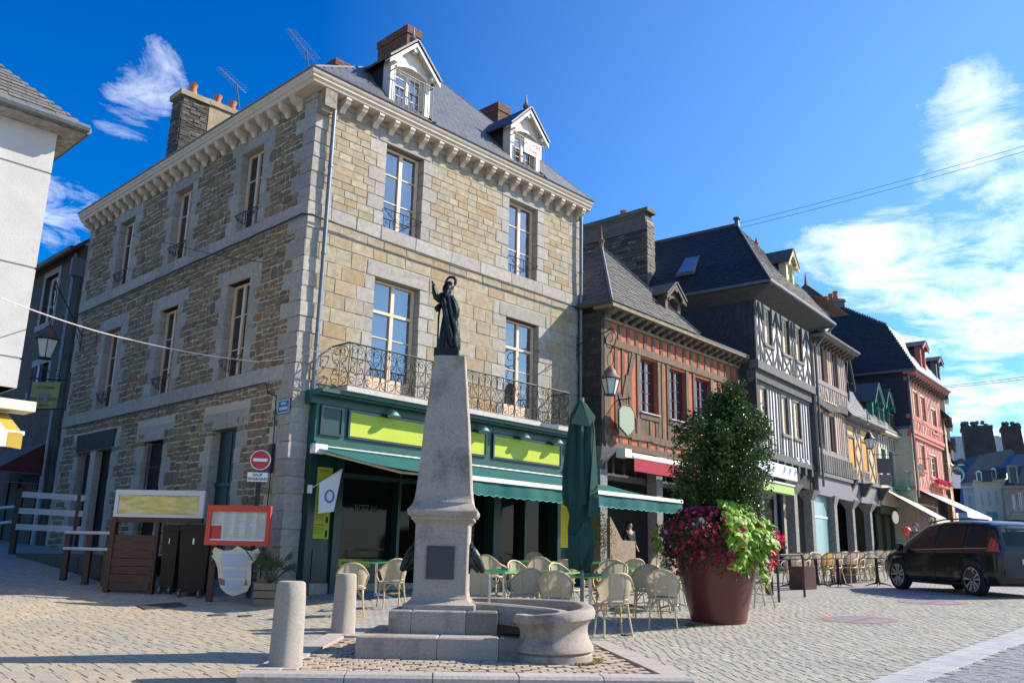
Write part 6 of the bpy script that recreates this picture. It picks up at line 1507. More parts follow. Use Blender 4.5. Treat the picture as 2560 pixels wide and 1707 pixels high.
# manhole covers
mm = mat('cast_iron_cover', (.05, .045, .04), (.08, .07, .06), 20, .6)
for (x, y, w, d_, lab) in ((405, 1516, .75, .5, 'square iron cover in the shaded setts left of the corner'), (543, 1538, .28, .2, 'small iron cover right of the square one'), (612, 1541, .2, .16, 'smallest iron cover nearest the bollard'), (1566, 1589, .12, .12, 'tiny iron cover at the back right kerb corner')):
    P = gpt(x, y); mb = MB(); e_ = Vector((.8, .6, 0)); n_ = Vector((-.6, .8, 0)); vs = [P+e_*a*w/2+n_*b*d_/2 for a, b in ((-1, -1), (1, -1), (1, 1), (-1, 1))]; vs = [Vector((v.x, v.y, gz(v.x, v.y)+.022)) for v in vs]
    mb.hexa([v-UP*.03 for v in vs]+vs); tag(mb.build('manhole_cover', mm, None, P), lab, 'manhole cover', 'iron covers in the paving')
# ================================================================ the row of old houses
A_px = lambda x, y: (1420+x/2.904, 460+y/2.904)
B_px = lambda x, y: (1420+x/2.904, 900+y/2.904)
D_px = lambda x, y: (1960+x/3.137, 700+y/3.137)
G_px = lambda x, y: (1960+x/3.137, 1100+y/3.137)
H_px = lambda x, y: (2280+x/5.225, 1040+y/5.225)
rh = random.Random(5)
oak = mat('brown_oak', (.15, .10, .058), (.085, .058, .036), 3, .85, .7, 16, rand=.22, c3=(.22, .17, .12), s3=2, t3=.62, stretch=(3, 3, 1))
oak_g = mat('grey_oak', (.13, .125, .12), (.07, .068, .066), 3, .85, .7, 16, rand=.25, c3=(.25, .24, .23), s3=3, t3=.6, stretch=(3, 3, 1))
oak_b = mat('black_oak', (.045, .042, .042), (.09, .088, .09), 4, .85, .6, 16, rand=.2, stretch=(3, 3, 1))
oak_l = mat('lilac_grey_oak', (.22, .20, .20), (.15, .135, .135), 4, .85, .5, 16, rand=.2, stretch=(3, 3, 1))
redt = mat('pink_oak', (.50, .17, .125), (.42, .135, .10), 4, .8, .4, 16, rand=.12)
salmon = mat('salmon_render', (.45, .125, .06), (.35, .09, .045), 4, .9, .3, 40, c3=(.27, .11, .07), s3=4, t3=.56)
whiter = mat('white_render', (.76, .73, .69), (.68, .66, .63), 5, .9, .2, 40)
peach = mat('peach_render', (.66, .42, .24), (.58, .38, .24), 4, .9, .2, 40)
yell = mat('yellow_render', (.64, .42, .15), (.56, .36, .12), 4, .9, .2, 40)
pinkr = mat('rose_render', (.68, .44, .36), (.62, .40, .33), 4, .9, .2, 40)
creamr = mat('cream_render', (.50, .46, .36), (.42, .39, .30), 4, .9, .3, 30)
greyr = mat('grey_render', (.085, .078, .068), (.05, .047, .042), 1.6, .95, .5, 20, c3=(.05, .047, .043), s3=1.1, t3=.58)
pillm = mat('pillar_granite', (.24, .225, .205), (.15, .14, .13), 9, .9, .5, 40)
plum = mat('plum_paint', (.10, .018, .030), None, rough=.4)
cwin = mat('cream_window', (.60, .48, .32), None, rough=.5)
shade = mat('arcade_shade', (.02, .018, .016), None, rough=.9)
def tb_(fr, m, par, a, b, w=.14, o=.02, d=.10, name='timber', wob=.012):
    a = (a[0]+rh.uniform(-wob, wob), a[1]); b = (b[0]+rh.uniform(-wob, wob), b[1]); return bar(name, m, fr, a, b, w*rh.uniform(.88, 1.12), d, par, o-d/2+.008+rh.uniform(-.004, .004))
def studs(fr, m, par, s0, s1, z0, z1, step, w, o, skip=(), lean=0, name='timber'):
    n = max(1, round((s1-s0)/step))
    for i in range(n+1):
        s = s0+(s1-s0)*i/n
        zz = [(z0, z1)]
        for (a, b, c, d) in skip:
            if a-.05 < s < b+.05: zz = [(p, q) for u, v in zz for p, q in ((u, min(v, c)), (max(u, d), v)) if q-p > .12]
        for u, v in zz: tb_(fr, m, par, (s, u), (s+lean, v), w, o, name=name)
def wall_core(fr, s0, s1, z0, z1, holes, m, par, o=0, th=.25, name='infill'):
    mb = MB(); holes_wall(mb, fr, s0, s1, z0, z1, holes, o-th, o); return mb.build(name, m, par)
def opening(fr, tl, br, o, tr=None, bl=None):
    a = fr.px(*tl, o); b = fr.px(*br, o); return (a[0], b[0], b[1], a[1])
def roofpoly(pts, m, par, name='roof', th=.08):
    mb = MB(); mb.slab(pts, th); return mb.build(name, m, par)
def slab_out(fr, P, m, par, name='roof', th=.08, toward=None):
    "slab whose normal points up/out"
    P = [Vector(p) for p in P]; n = Vector((0, 0, 0))
    for i in range(1, len(P)-1): n += (P[i]-P[0]).cross(P[i+1]-P[0])
    if n.z < 0: P = P[::-1]
    mb = MB(); mb.slab(P, th); return mb.build(name, m, par)
def slate_rows(P, Q, R, S, m, par, rowh=.16, w=.22, name='slates', seed=1, cap=None):
    "rows of small slabs over the quad P(bottom left) Q(bottom right) R(top right) S(top left)"
    r = random.Random(seed); P, Q, R, S = map(Vector, (P, Q, R, S)); up = ((S+R)/2-(P+Q)/2); Lu = up.length; n = (Q-P).cross(S-P)
    if n.length < 1e-6: n = (Q-P).cross(R-P)
    n.normalize()
    if n.z < 0: n = -n
    rows = int(Lu/rowh); mb = MB()
    for j in range(rows):
        q0 = j/rows; a, b = P.lerp(S, q0), Q.lerp(R, q0); L = (b-a).length
        if L < .1: continue
        e = (b-a)/L; u_ = e.cross(n); u_ = -u_ if u_.z < 0 else u_; cur = r.uniform(0, w)-w
        while cur < L:
            w2 = w*r.uniform(.8, 1.2); c0, c1 = max(cur, 0), min(cur+w2-.008, L); cur += w2
            if c1-c0 < .03: continue
            t = r.uniform(.010, .022); p0, p1 = a+e*c0+n*(t+.012), a+e*c1+n*(t+.012); p2, p3 = p1+u_*rowh*1.15-n*.02, p0+u_*rowh*1.15-n*.02; d_ = -n*.012
            mb.add([p0, p1, p2, p3, p0+d_*2, p1+d_*2], [(0, 1, 2, 3), (4, 5, 1, 0), (3, 0, 4), (1, 5, 2)])
    return stuffed(mb.build(name, m, par))
def pillar(fr, s, o, z0, z1, w, par, m=pillm, cap=.22, name='stone_pillar'):
    mb = MB(); h = w/2
    def ring(k, z): return [fr.w(s+a*k, o+b*k, z) for a, b in ((-1, -1), (1, -1), (1, 1), (-1, 1))]
    zs = [(h, z0), (h, z1-.5), (h, z1-.38), (h+cap*.7, z1-.12), (h+cap, z1)]
    vs = [v for k, z in zs for v in ring(k, z)]; mb.add(vs, [(i*4+j, i*4+(j+1) % 4, (i+1)*4+(j+1) % 4, (i+1)*4+j) for i in range(4) for j in range(4)]+[(3, 2, 1, 0), (16, 17, 18, 19)]); return mb.build(name, m, par)
# ---------------------------------------------------------------- red half timbered house
RH = thing('half_timbered_house', 'low half timbered house with salmon red infill, brown beams and pyramid slate roof', 'house', FRD.w(0, 0, .3), 'half timbered houses of the square')
rw = [(1.85, 2.85, 5.50, 7.20), (3.56, 4.60, 5.50, 7.18), (5.20, 6.26, 5.50, 7.17)]
wall_core(FRD, .02, 8.4, 4.25, 7.98, rw, salmon, RH)
for (a, b, c, d) in rw:
    window(RH, FRD, a+.02, b-.02, c+.02, d-.02, o=-.15, fm=plum, gm_=glass, fw=.05, bars=(.2, .4, .6, .8))
    for s in (a-.08, b+.08): tb_(FRD, oak, RH, (s, 4.8), (s, 7.3), .17, .025)
    tb_(FRD, oak, RH, (a-.05, c-.10), (b+.05, c-.10), .17, .05); mb = MB(); mb.box(FRD, a-.05, b+.05, .0, .10, c-.02, c+.015); mb.build('window_sill', mat('pale_stone_sill', (.45, .4, .4), None), RH)
sk = [(a-.17, b+.17, c-.2, d+.1) for a, b, c, d in rw]
studs(FRD, oak, RH, .22, 8.3, 4.8, 7.3, .36, .15, .02, sk); studs(FRD, oak, RH, .3, 8.3, 7.48, 7.95, .46, .15, .015); studs(FRD, oak, RH, .3, 8.3, 4.44, 4.66, .5, .16, .015)
for a, b, c, d in rw: studs(FRD, oak, RH, a+.1, b-.1, 4.8, c-.18, .26, .12, .015)
tb_(FRD, oak, RH, (0, 7.37), (8.4, 7.37), .2, .05, .14, 'timber_plate'); 
for i in range(7): tb_(FRD, oak, RH, (.1+i*1.19, 4.72+rh.uniform(-.04, .04)), (.1+(i+1)*1.19, 4.72+rh.uniform(-.05, .05)), .19, .05, .14, 'timber_sill')
tb_(FRD, oak, RH, (0, 4.34), (8.4, 4.34), .2, .06, .2, 'timber_sill'); tb_(FRD, oak, RH, (.1, 4.3), (.1, 7.95), .24, .03, .16, 'corner_post')
tb_(FRD, oak, RH, (.75, 4.8), (1.5, 7.25), .18, .04, .1, 'brace'); tb_(FRD, oak, RH, (1.25, 4.82), (.7, 5.9), .16, .04, .1, 'brace'); tb_(FRD, oak, RH, (.9, 5.7), (1.15, 6.5), .15, .045, .1, 'brace')
mb = MB(); mb.prism(FRD, [(-.05, 7.97), (8.5, 7.97), (8.5, 8.05), (-.05, 8.05)], -.2, .10); mb.prism(FRD, [(-.25, 8.27), (8.6, 8.27), (8.6, 8.40), (-.25, 8.40)], -.2, .50); mb.build('eave_board', mat('weathered_eave', (.28, .22, .13), (.17, .13, .08), 5, .85, .4, 20), RH)
mb = MB(); mb.box(FRD, -.05, 8.5, -.2, .03, 8.05, 8.27); mb.build('eave_shadow_board', oak_b, RH)
bmr = cme.copy(); bmr.materials.clear(); bmr.materials.append(mat('bracket_wood', (.16, .13, .10), (.08, .065, .05), 6, .9, .4, 20))
for k in range(20): piece('eave_bracket', bmr, FRD, .05+k*.435, .05, 8.265, .17, 1.05, .62, RH)
mb = MB(); mb.box(FRD, -.02, .02, -1.4, -.001, 3.6, 8.3); mb.box(FRD, -.16, .02, -.85, .02, 3.62, 8.2); mb.build('flank_wall', mat('charred_timber_stone', (.05, .042, .035), (.022, .019, .017), 4, .95, .9, 14), RH)
stone_courses(FRD, -.9, 0, 4.0, 8.0, -.16, mat('dark_rubble', None, (.03, .027, .024), 8, .95, .8, 30, ramp=[(.05, .043, .036), (.03, .027, .024), (.075, .06, .05), (.04, .036, .03)]), RH, face='s', h=.14, w=(.1, .35))
AP = FRD.w(2.2, -1.65, 11.2); e0, e1 = FRD.w(-.35, .52, 8.40), FRD.w(4.75, .52, 8.40); b0, b1 = FRD.w(-.35, -9, 8.40), FRD.w(4.75, -9, 8.40); AB = FRD.w(2.2, -9, 11.2)
slab_out(FRD, [FRD.w(4.4, .52, 8.40), FRD.w(8.62, .52, 8.40), FRD.w(8.62, -4, 9.3), FRD.w(4.4, -4, 9.3)], slate_old, RH, 'low_roof')
slab_out(FRD, [e0, e1, AP], slate_old, RH); slab_out(FRD, [e0, AP, AB, b0], slate_old, RH, 'roof_side'); slab_out(FRD, [e1, b1, AB, AP], slate_old, RH, 'roof_side')
slate_rows(e0, e1, AP, AP, slate_old, RH, .12, .19); slate_rows(b0, e0, AP, AB, slate_old, RH, .13, .24, seed=3)
mb = MB(); mb.tube([e0+UP*.05, AP+UP*.06], .05, 5); mb.tube([e1+UP*.05, AP+UP*.06], .05, 5); mb.build('hip_tiles', lead, RH)
mb = MB(); mb.lathe(AP, [(.10, -.1), (.07, .15), (.11, .28), (.05, .36), (.03, .55), (.01, .8)], 8); mb.build('finial', mat('old_clay', (.16, .085, .06), None), RH)
dormer(FRD, 3.42, 4.35, 8.42, 9.62, 10.02, .02, RH, mat('dormer_brown', (.10, .075, .055), None, rough=.8), slate_d, dep=2.4, roofm=slate_old, fcol=plum, finial=False, over=.14)
CHM = thing('great_chimney', 'massive slab chimney of thin dark stones between the red and black houses', 'chimney', FRD.w(8.35, -5, 8))
mb = MB(); mb.box(FRD, 8.12, 8.62, -12, -3.62, 8, 14.6); c_ = mb.build('core', mortar, CHM)
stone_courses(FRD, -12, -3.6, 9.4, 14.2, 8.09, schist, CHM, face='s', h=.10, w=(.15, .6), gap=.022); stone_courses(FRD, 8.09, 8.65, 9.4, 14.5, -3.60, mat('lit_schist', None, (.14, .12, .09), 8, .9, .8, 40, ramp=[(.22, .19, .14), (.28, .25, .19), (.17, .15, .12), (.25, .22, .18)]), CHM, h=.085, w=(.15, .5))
mb = MB(); mb.box(FRD, 8.06, 8.66, -12.05, -3.64, 14.2, 14.75); mb.box(FRD, 8.04, 8.70, -12.05, -3.52, 14.95, 15.12); mb.build('rendered_band', mat('dull_render', (.15, .135, .11), (.10, .09, .075), 3, .9, .4, 30), CHM)
mb = MB(); mb.prism(Fr(FRD.w(8.38, 0, 0), 41.5), [(-.26, 14.75), (.26, 14.75), (.30, 14.96), (-.30, 14.96)], -12, -3.72); mb.build('chimney_head', schist, CHM)
for k, o_ in enumerate((-4.9, -7.2, -7.9)): m2 = MB(); m2.lathe(FRD.w(8.38, o_, 15.12), [(.16, 0), (.14, .18), (.17, .24)], 12); m2.build('chimney_pot', terra if k == 0 else iron, CHM)
# arcade under the red house
for s in (-.02, 2.9, 5.6, 8.2): pillar(FRD, s, -.18, .1, 4.22, .34, RH)
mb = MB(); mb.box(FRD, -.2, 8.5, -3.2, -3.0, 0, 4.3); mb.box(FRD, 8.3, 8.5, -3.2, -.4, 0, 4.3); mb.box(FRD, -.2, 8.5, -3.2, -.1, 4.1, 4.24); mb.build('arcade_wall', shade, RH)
for k in range(14): tb_(FRD, oak_b, RH, (.5+k*.58, 3.48), (.5+k*.58, 4.1), .1, -.45, .1, 'joist_post')
tb_(FRD, oak_b, RH, (0, 3.5), (8.4, 3.5), .16, -.4, .2, 'arcade_beam')
awr = thing('red_awning', 'rolled up crimson awning with pale housing below the red half timbered house', 'awning', FRD.w(2.6, .4, 4))
mb = MB(); mb.box(FRD, .45, 4.9, .12, .32, 4.06, 4.16); mb.box(FRD, .42, .75, .1, .42, 3.98, 4.22); mb.build('housing', alu, awr); mb = MB(); mb.tube([FRD.w(.8, .42, 4.02), FRD.w(4.9, .42, 4.02)], .05, 8); mb.build('roller', white, awr)
mb = MB(); crw = mat('crimson_canvas', (.42, .03, .045), (.36, .025, .04), 5, .85, trans=.2); mb.box(FRD, .85, 4.88, .43, .44, 3.62, 3.99); mb.build('valance', crw, awr)
# hexagonal sign, lamp, stone bench wall, shrub
hx = thing('hanging_sign', 'blank grey green hexagonal hanging sign on the red timbered house', 'sign', FRD.w(1.1, .3, 5)); s_, z_ = FRD.px(1567, 1050, .35)
mb = MB(); mb.prism(FRD, [(s_-.38, z_-.22), (s_, z_-.42), (s_+.38, z_-.22), (s_+.38, z_+.24), (s_+.2, z_+.40), (s_-.2, z_+.40), (s_-.38, z_+.24)], .33, .36); mb.build('board', mat('grey_green_board', (.25, .28, .20), None, rough=.6), hx)
mb = MB(); mb.tube([FRD.w(s_+q[0], .345, z_+q[1]) for q in ((-.40, -.23), (0, -.45), (.40, -.23), (.40, .25), (.21, .43), (-.21, .43), (-.40, .25))], .022, 5, closed=True); mb.tube([FRD.w(s_, 0, z_+.62), FRD.w(s_, .5, z_+.62)], .018, 5); mb.tube([FRD.w(s_, .345, z_+.43), FRD.w(s_, .345, z_+.62)], .012, 4); mb.build('iron_frame', iron, hx)
frost = mat('frosted_lantern_glass', (.55, .55, .50), None, rough=.4)
def lantern(P, wallP, label, sc_=1.0, cap=mat('dull_copper', (.20, .10, .07), (.13, .07, .05), 9, .6), grp='iron bracket street lanterns', scroll_=True):
    "P = centre of the glass; hangs from a scrolled bracket fixed at wallP"
    t_ = thing('street_lantern', label, 'street lamp', P, grp); s = sc_
    mb = MB(); mb.lathe(P, [(.13*s, -.24*s), (.24*s, .16*s)], 6, caps=True); mb.build('glass', frost, t_)
    mb = MB()
    for k in range(6): a = 2*pi*k/6; mb.tube([P+Vector((.135*s*cos(a), .135*s*sin(a), -.24*s)), P+Vector((.248*s*cos(a), .248*s*sin(a), .16*s))], .012*s, 4)
    mb.lathe(P, [(.15*s, -.27*s), (.15*s, -.24*s)], 6); mb.lathe(P, [(.27*s, .155*s), (.27*s, .18*s)], 6); mb.build('cage', iron, t_)
    mb = MB(); mb.lathe(P, [(.27*s, .18*s), (.19*s, .28*s), (.15*s, .34*s), (.15*s, .38*s), (.09*s, .46*s), (.04*s, .50*s)], 12, caps=True); mb.build('cap', cap, t_)
    top = P+UP*.95*s; mb = MB(); w = (wallP-P); w.z = 0; L = w.length; w.normalize()
    ring = [P+UP*(.5*s+.20*s*(1-cos(a)))+w*(.14*s*sin(a)) for a in [pi*2*i/12 for i in range(12)]]; mb.tube(ring, .012, 4, closed=True)
    q = [P+UP*.9*s, P+UP*1.05*s]+[P+UP*(1.22*s+.24*s*sin(a))-w*(.20*s*cos(a)-.0) for a in [pi*1.15-pi*1.15*i/10+pi*.0 for i in range(11)]]
    arc_ = [P+UP*(1.25*s+.28*s*sin(a))+w*(.0+.28*s*cos(a)) for a in [radians(250-24*i) for i in range(9)]]
    mb.tube([P+UP*.88*s]+arc_+[Vector((wallP.x, wallP.y, P.z+1.42*s))], .018, 5)
    sp = []
    for i in range(14): a = radians(250+30*i); r = .26*s*(1-.8*i/14); sp.append(P+UP*(1.25*s+r*sin(a))+w*(r*cos(a)))
    mb.tube(sp, .014, 5); mb.tube([Vector((wallP.x, wallP.y, P.z+1.0*s)), Vector((wallP.x, wallP.y, P.z+1.75*s))], .02, 5)
    mb.tube([Vector((wallP.x, wallP.y, P.z+1.1*s)), Vector((wallP.x, wallP.y, P.z+1.42*s))-w*L*.5], .012, 4); mb.build('bracket', iron, t_); return t_
LP = at(1526, 963, 23.6); lantern(LP, Vector((FM.w(9.62, 0, 0).x-.1, FM.w(9.62, 0, 0).y-.1, 0)), 'copper capped lantern on a scrolled bracket between the stone and red houses', 1.05)
bn = thing('stone_parapet', 'stepped stone side wall of the arcade stair behind the terrace chairs', 'wall', FRD.w(1.4, -.2, .3))
s0_, z0_ = FRD.px(1530, 1305, .1); s1_, z1_ = FRD.px(1560, 1350, .1); s2_, z2_ = FRD.px(1592, 1352, .1)
mb = MB(); mb.prism(FRD, [(s0_-.02, 0), (s2_, 0), (s2_, z2_), (s1_, z1_), (s0_, z0_+.15), (s0_-.02, z0_+.15)], -.4, .05); mb.build('wall_block', mat('warm_wall_stone', (.27, .20, .13), (.20, .15, .10), 5, .9, .5, 30), bn)
sh_ = thing('terrace_shrub', 'small light green potted shrub beside the closed parasol and pillar', 'shrub', FRD.w(-.9, .3, .3)); P = at(1500, 1340, 22.6); mb = MB()
for k in range(900): d = Vector((rt_.gauss(0, .16), rt_.gauss(0, .14), rt_.gauss(0, .36))); p = P+d; leaf_mesh(mb, p, .06, .03, rrot(rt_))
mb.build('foliage', mat('bright_shrub_leaf', (.14, .20, .03), (.09, .14, .03), 8, .6, trans=.3, rand=.3), sh_); g0 = gz(P.x, P.y); mb = MB(); mb.tube([Vector((P.x, P.y, g0)), P], .02, 5); mb.lathe((P.x, P.y, g0), [(.16, 0), (.2, .35)], 14); mb.build('pot', terra, sh_)
# ---------------------------------------------------------------- black and white house
BWH = thing('half_timbered_house', 'tall black and white half timbered house with slate hung flank and steep hipped roof', 'house', FBW.w(0, 0, .5), 'half timbered houses of the square')
up = [opening(FBW, A_px(1412, 885), A_px(1480, 1170), 0), opening(FBW, A_px(1543, 960), A_px(1610, 1250), 0), opening(FBW, A_px(1640, 1010), A_px(1700, 1290), 0)]
up = [(a, b, 9.02, 10.46) for a, b, c, d in up]
wall_core(FBW, 0, 6.1, 8.1, 10.7, up, whiter, BWH)
OB = -.18
mid = [(.12, .86, 5.9, 7.41), (2.25, 2.95, 5.9, 7.41), (3.55, 4.28, 5.9, 7.42)]
mid = [opening(FBW, B_px(1383, 168), B_px(1450, 488), OB), opening(FBW, B_px(1542, 238), B_px(1603, 540), OB), opening(FBW, B_px(1627, 272), B_px(1693, 568), OB)]
mid = [(a, b, 5.92, 7.40) for a, b, c, d in mid]
wall_core(FBW, .02, 6.08, 5.0, 7.7, mid, whiter, BWH, o=OB)
for hs, o in ((up, 0), (mid, OB)):
    for (a, b, c, d) in hs:
        window(BWH, FBW, a+.03, b-.03, c+.02, d-.02, o=o-.10, fm=cwin, gm_=glass_d, fw=.09, bars=(.28, .52, .76))
        for s in (a-.05, b+.05): tb_(FBW, oak_b, BWH, (s, c-.9), (s, d+.15), .13, o+.02)
        tb_(FBW, oak_l, BWH, (a-.12, c-.04), (b+.12, c-.04), .11, o+.07, .12, 'window_sill')
for i, (s0, s1) in enumerate(((.05, up[0][0]-.1), (up[0][1]+.1, up[1][0]-.1), (up[1][1]+.1, up[2][0]-.1), (up[2][1]+.1, 6.0))):
    m_ = (s0+s1)/2; W2 = s1-s0
    if W2 < .25: tb_(FBW, oak_b, BWH, (m_, 8.2), (m_, 10.5), .12); continue
    for zz in (8.25, 9.0, 9.75):
        tb_(FBW, oak_b, BWH, (s0+.02, zz), (m_, zz+.72), .10, .022); tb_(FBW, oak_b, BWH, (s1-.02, zz), (m_, zz+.72), .10, .024)
    tb_(FBW, oak_b, BWH, (m_, 8.2), (m_, 10.5), .12, .03)
for (a, b, c, d) in up:
    tb_(FBW, oak_b, BWH, (a, 8.25), (b, 8.9), .09, .022); tb_(FBW, oak_b, BWH, (b, 8.25), (a, 8.9), .09, .026)
tb_(FBW, oak_b, BWH, (.06, 8.1), (.06, 10.7), .2, .03, .14, 'corner_post'); tb_(FBW, oak_b, BWH, (6.0, 5.0), (6.0, 10.7), .22, .05, .3, 'corner_post')
tb_(FBW, oak_g, BWH, (-.1, 8.08), (6.15, 8.08), .30, .10, .34, 'jetty_beam'); tb_(FBW, oak_b, BWH, (-.05, 7.74), (6.1, 7.74), .34, -.03, .34, 'jetty_beam'); tb_(FBW, oak_g, BWH, (-.05, 7.52), (6.1, 7.52), .13, OB+.06, .2, 'jetty_beam')
studs(FBW, oak_b, BWH, .10, 5.95, 5.1, 7.5, .30, .10, OB+.02, [(a-.1, b+.1, c-.1, d+.1) for a, b, c, d in mid])
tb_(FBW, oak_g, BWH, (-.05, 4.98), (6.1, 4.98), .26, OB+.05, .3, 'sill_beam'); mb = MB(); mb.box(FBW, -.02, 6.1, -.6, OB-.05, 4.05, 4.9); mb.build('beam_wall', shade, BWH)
for k in range(8): tb_(FBW, oak_b, BWH, (.3+k*.75, 4.55), (.3+k*.75, 4.85), .18, OB+.1, .5, 'joist_end')
mb = MB(); mb.box(FBW, -.05, .0, -9, -.02, 3, 10.9); fl_ = mb.build('flank_wall', slate_d, BWH)
FQ = Fr(FBW.w(-.05, 0, 0), 37.5-90, -1)
slr = MB(); rr_ = random.Random(8); z = 7.9
while z < 10.9:
    cur = -.02
    while cur < 5.2: w = .24*rr_.uniform(.8, 1.2); slr.box(FQ, cur, cur+w-.01, .001, .014+rr_.uniform(0, .012), z, z+.15); cur += w
    z += .155
stuffed(slr.build('hung_slates', slate_d, BWH))
# roof
EZb = 10.93; rA, rB = FBW.w(3.05, -1.75, 14.75), FBW.w(3.05, -9, 14.75); E = [FBW.w(-.55, .88, EZb), FBW.w(6.6, .88, EZb), FBW.w(6.6, -9, EZb), FBW.w(-.55, -9, EZb)]
k1, k2 = FBW.w(.35, .02, 12.25), FBW.w(5.75, .02, 12.25); k0 = FBW.w(.35, -9, 12.25); k3 = FBW.w(5.75, -9, 12.25)
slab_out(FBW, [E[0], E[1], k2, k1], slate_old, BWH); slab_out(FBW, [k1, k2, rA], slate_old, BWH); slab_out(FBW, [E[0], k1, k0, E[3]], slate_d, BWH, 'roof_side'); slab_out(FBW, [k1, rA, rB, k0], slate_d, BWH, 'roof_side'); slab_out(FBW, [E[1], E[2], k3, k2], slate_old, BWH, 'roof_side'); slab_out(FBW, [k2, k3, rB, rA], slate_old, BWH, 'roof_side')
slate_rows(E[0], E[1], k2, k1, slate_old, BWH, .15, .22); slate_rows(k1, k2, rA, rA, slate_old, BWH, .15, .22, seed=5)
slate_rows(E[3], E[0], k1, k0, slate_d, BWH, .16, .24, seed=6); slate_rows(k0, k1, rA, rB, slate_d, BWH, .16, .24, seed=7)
mb = MB(); sof = [FBW.w(-.1, 0, 10.55), FBW.w(6.15, 0, 10.55), FBW.w(6.6, .88, EZb-.09), FBW.w(-.55, .88, EZb-.09)]; mb.slab(sof, .04); mb.slab([FBW.w(-.05, 0, 10.5), FBW.w(-.05, -9, 10.5), FBW.w(-.55, -9, EZb-.09), FBW.w(-.55, .88, EZb-.09)], .04); mb.build('soffit', oak_b, BWH)
mb = MB(); mb.tube([E[3], E[0], E[1]], .07, 8); mb.build('gutter', lead, BWH); mb = MB(); mb.tube([E[1], FBW.w(6.3, .4, 10.3), FBW.w(6.1, .15, 9.9), FBW.w(6.1, .15, 4.2)], .05, 8); mb.build('downpipe', lead, BWH)
mb = MB(); mb.tube([rA+UP*.05, rB+UP*.05], .07, 6); mb.tube([rA+UP*.04, k1+UP*.05, E[0]+UP*.04], .05, 5); mb.build('ridge_tiles', slate, BWH)
mb = MB(); mb.lathe(rA, [(.12, -.1), (.09, .22), (.16, .28), (.16, .34)], 10); mb.build('finial', lead, BWH)
for k in range(1): chimney(FBW, 2.6, 3.5, -8.6, -6.2, 13.8, 15.5, MATS['dull_render'], BWH, pots=6, potr=.13, poth=.42)
# skylight on the left slope
nrm = (rA-k1).cross(k0-k1).normalized()
def on_slope(x, y, P0, n): d = ray(x, y); return CAM+d*((P0-CAM).dot(n)/d.dot(n))
qv = [on_slope(*A_px(*p), k1, nrm) for p in ((860, 555), (945, 540), (910, 640), (800, 660))]; nn_ = nrm if nrm.dot(CAM-qv[0]) > 0 else -nrm
mb = MB(); cc_ = sum(qv, Vector())/4
def qslab(q, lift, th, mb): P = [p+nn_*lift for p in q]; n = (P[1]-P[0]).cross(P[2]-P[0]); P = P if n.dot(nn_) > 0 else P[::-1]; mb.slab(P, th)
qslab([cc_+(p-cc_)*1.22 for p in qv], .06, .08, mb); sk_ = mb.build('skylight', lead, BWH); mb = MB(); qslab(qv, .075, .01, mb); mb.build('pane', glassmat('sky_pane', (.12, .15, .24), .1, 2.2), sk_)
dormer(FBW, 3.30, 4.15, 11.55, 12.95, 13.45, .12, BWH, mat('pale_yellow_paint', (.62, .52, .30), None, rough=.6), slate_d, dep=2.0, roofm=slate_old, finial=False, over=.16, win=False, name='dormer')
mb = MB(); mb.box(FBW, 3.46, 3.99, -.02, .0, 11.6, 12.85)
for k in range(4): mb.box(FBW, 3.48+k*.13, 3.58+k*.13, .0, .02, 11.62, 12.8)
mb.build('shutters', MATS['pale_yellow_paint'], BWH); mb = MB(); mb.lathe(FBW.w(3.7, -1.2, 13.6), [(.09, 0), (.07, .4), (.1, .45), (.02, .7)], 8); mb.build('vent_finial', terra, BWH)
for s in (.35, 3.75): pillar(FBW, s, -.35, .2, 4.12, .34, BWH)
mb = MB(); mb.box(FBW, .6, 3.4, -.9, -.8, 0, 4.1); mb.box(FBW, 4.1, 6.1, -.9, -.8, 0, 4.1); mb.build('arcade_wall', mat('dusky_cream', (.30, .26, .20), None), BWH)
mb = MB(); mb.box(FBW, .9, 2.9, -.79, -.77, .9, 3.5); bwd = mb.build('shop_window', glass_d, BWH); mb = MB(); [mb.box(FBW, a, a+.07, -.77, -.72, .5, 3.6) for a in (.85, 1.85, 2.87)]; mb.build('shop_frame', black, bwd)
bs = thing('shop_sign', 'long blank white sign board above the shop of the black and white house', 'sign', FBW.w(2.2, .1, 4.2)); a0 = FBW.px(*B_px(1470, 742), .1); a1 = FBW.px(*B_px(1662, 880), .1)
mb = MB(); mb.box(FBW, a0[0]-1.2, a1[0], .02, .12, 4.17, 4.66); mb.build('board', mat('cool_white_board', (.62, .66, .72), None, rough=.5), bs)
for k in range(3): m2 = MB(); p = FBW.w(2.3+k*.55, .45, 4.92); m2.tube([FBW.w(2.3+k*.55, .0, 5.0), p], .012, 4); m2.lathe(p, [(.03, .05), (.11, -.10), (.09, -.10)], 10); m2.build('spotlight', white, bs)
gaw = thing('green_awning', 'short pale green awning below the blank white shop sign', 'awning', FBW.w(2, .2, 3.8)); mb = MB(); mb.box(FBW, -.2, 2.75, -.1, .14, 3.62, 3.92); mb.build('valance', mat('pale_green_canvas', (.32, .45, .14), None, rough=.9), gaw); mb = MB(); mb.box(FBW, -.2, 2.78, -.1, .18, 3.93, 3.99); mb.build('cover', white, gaw)
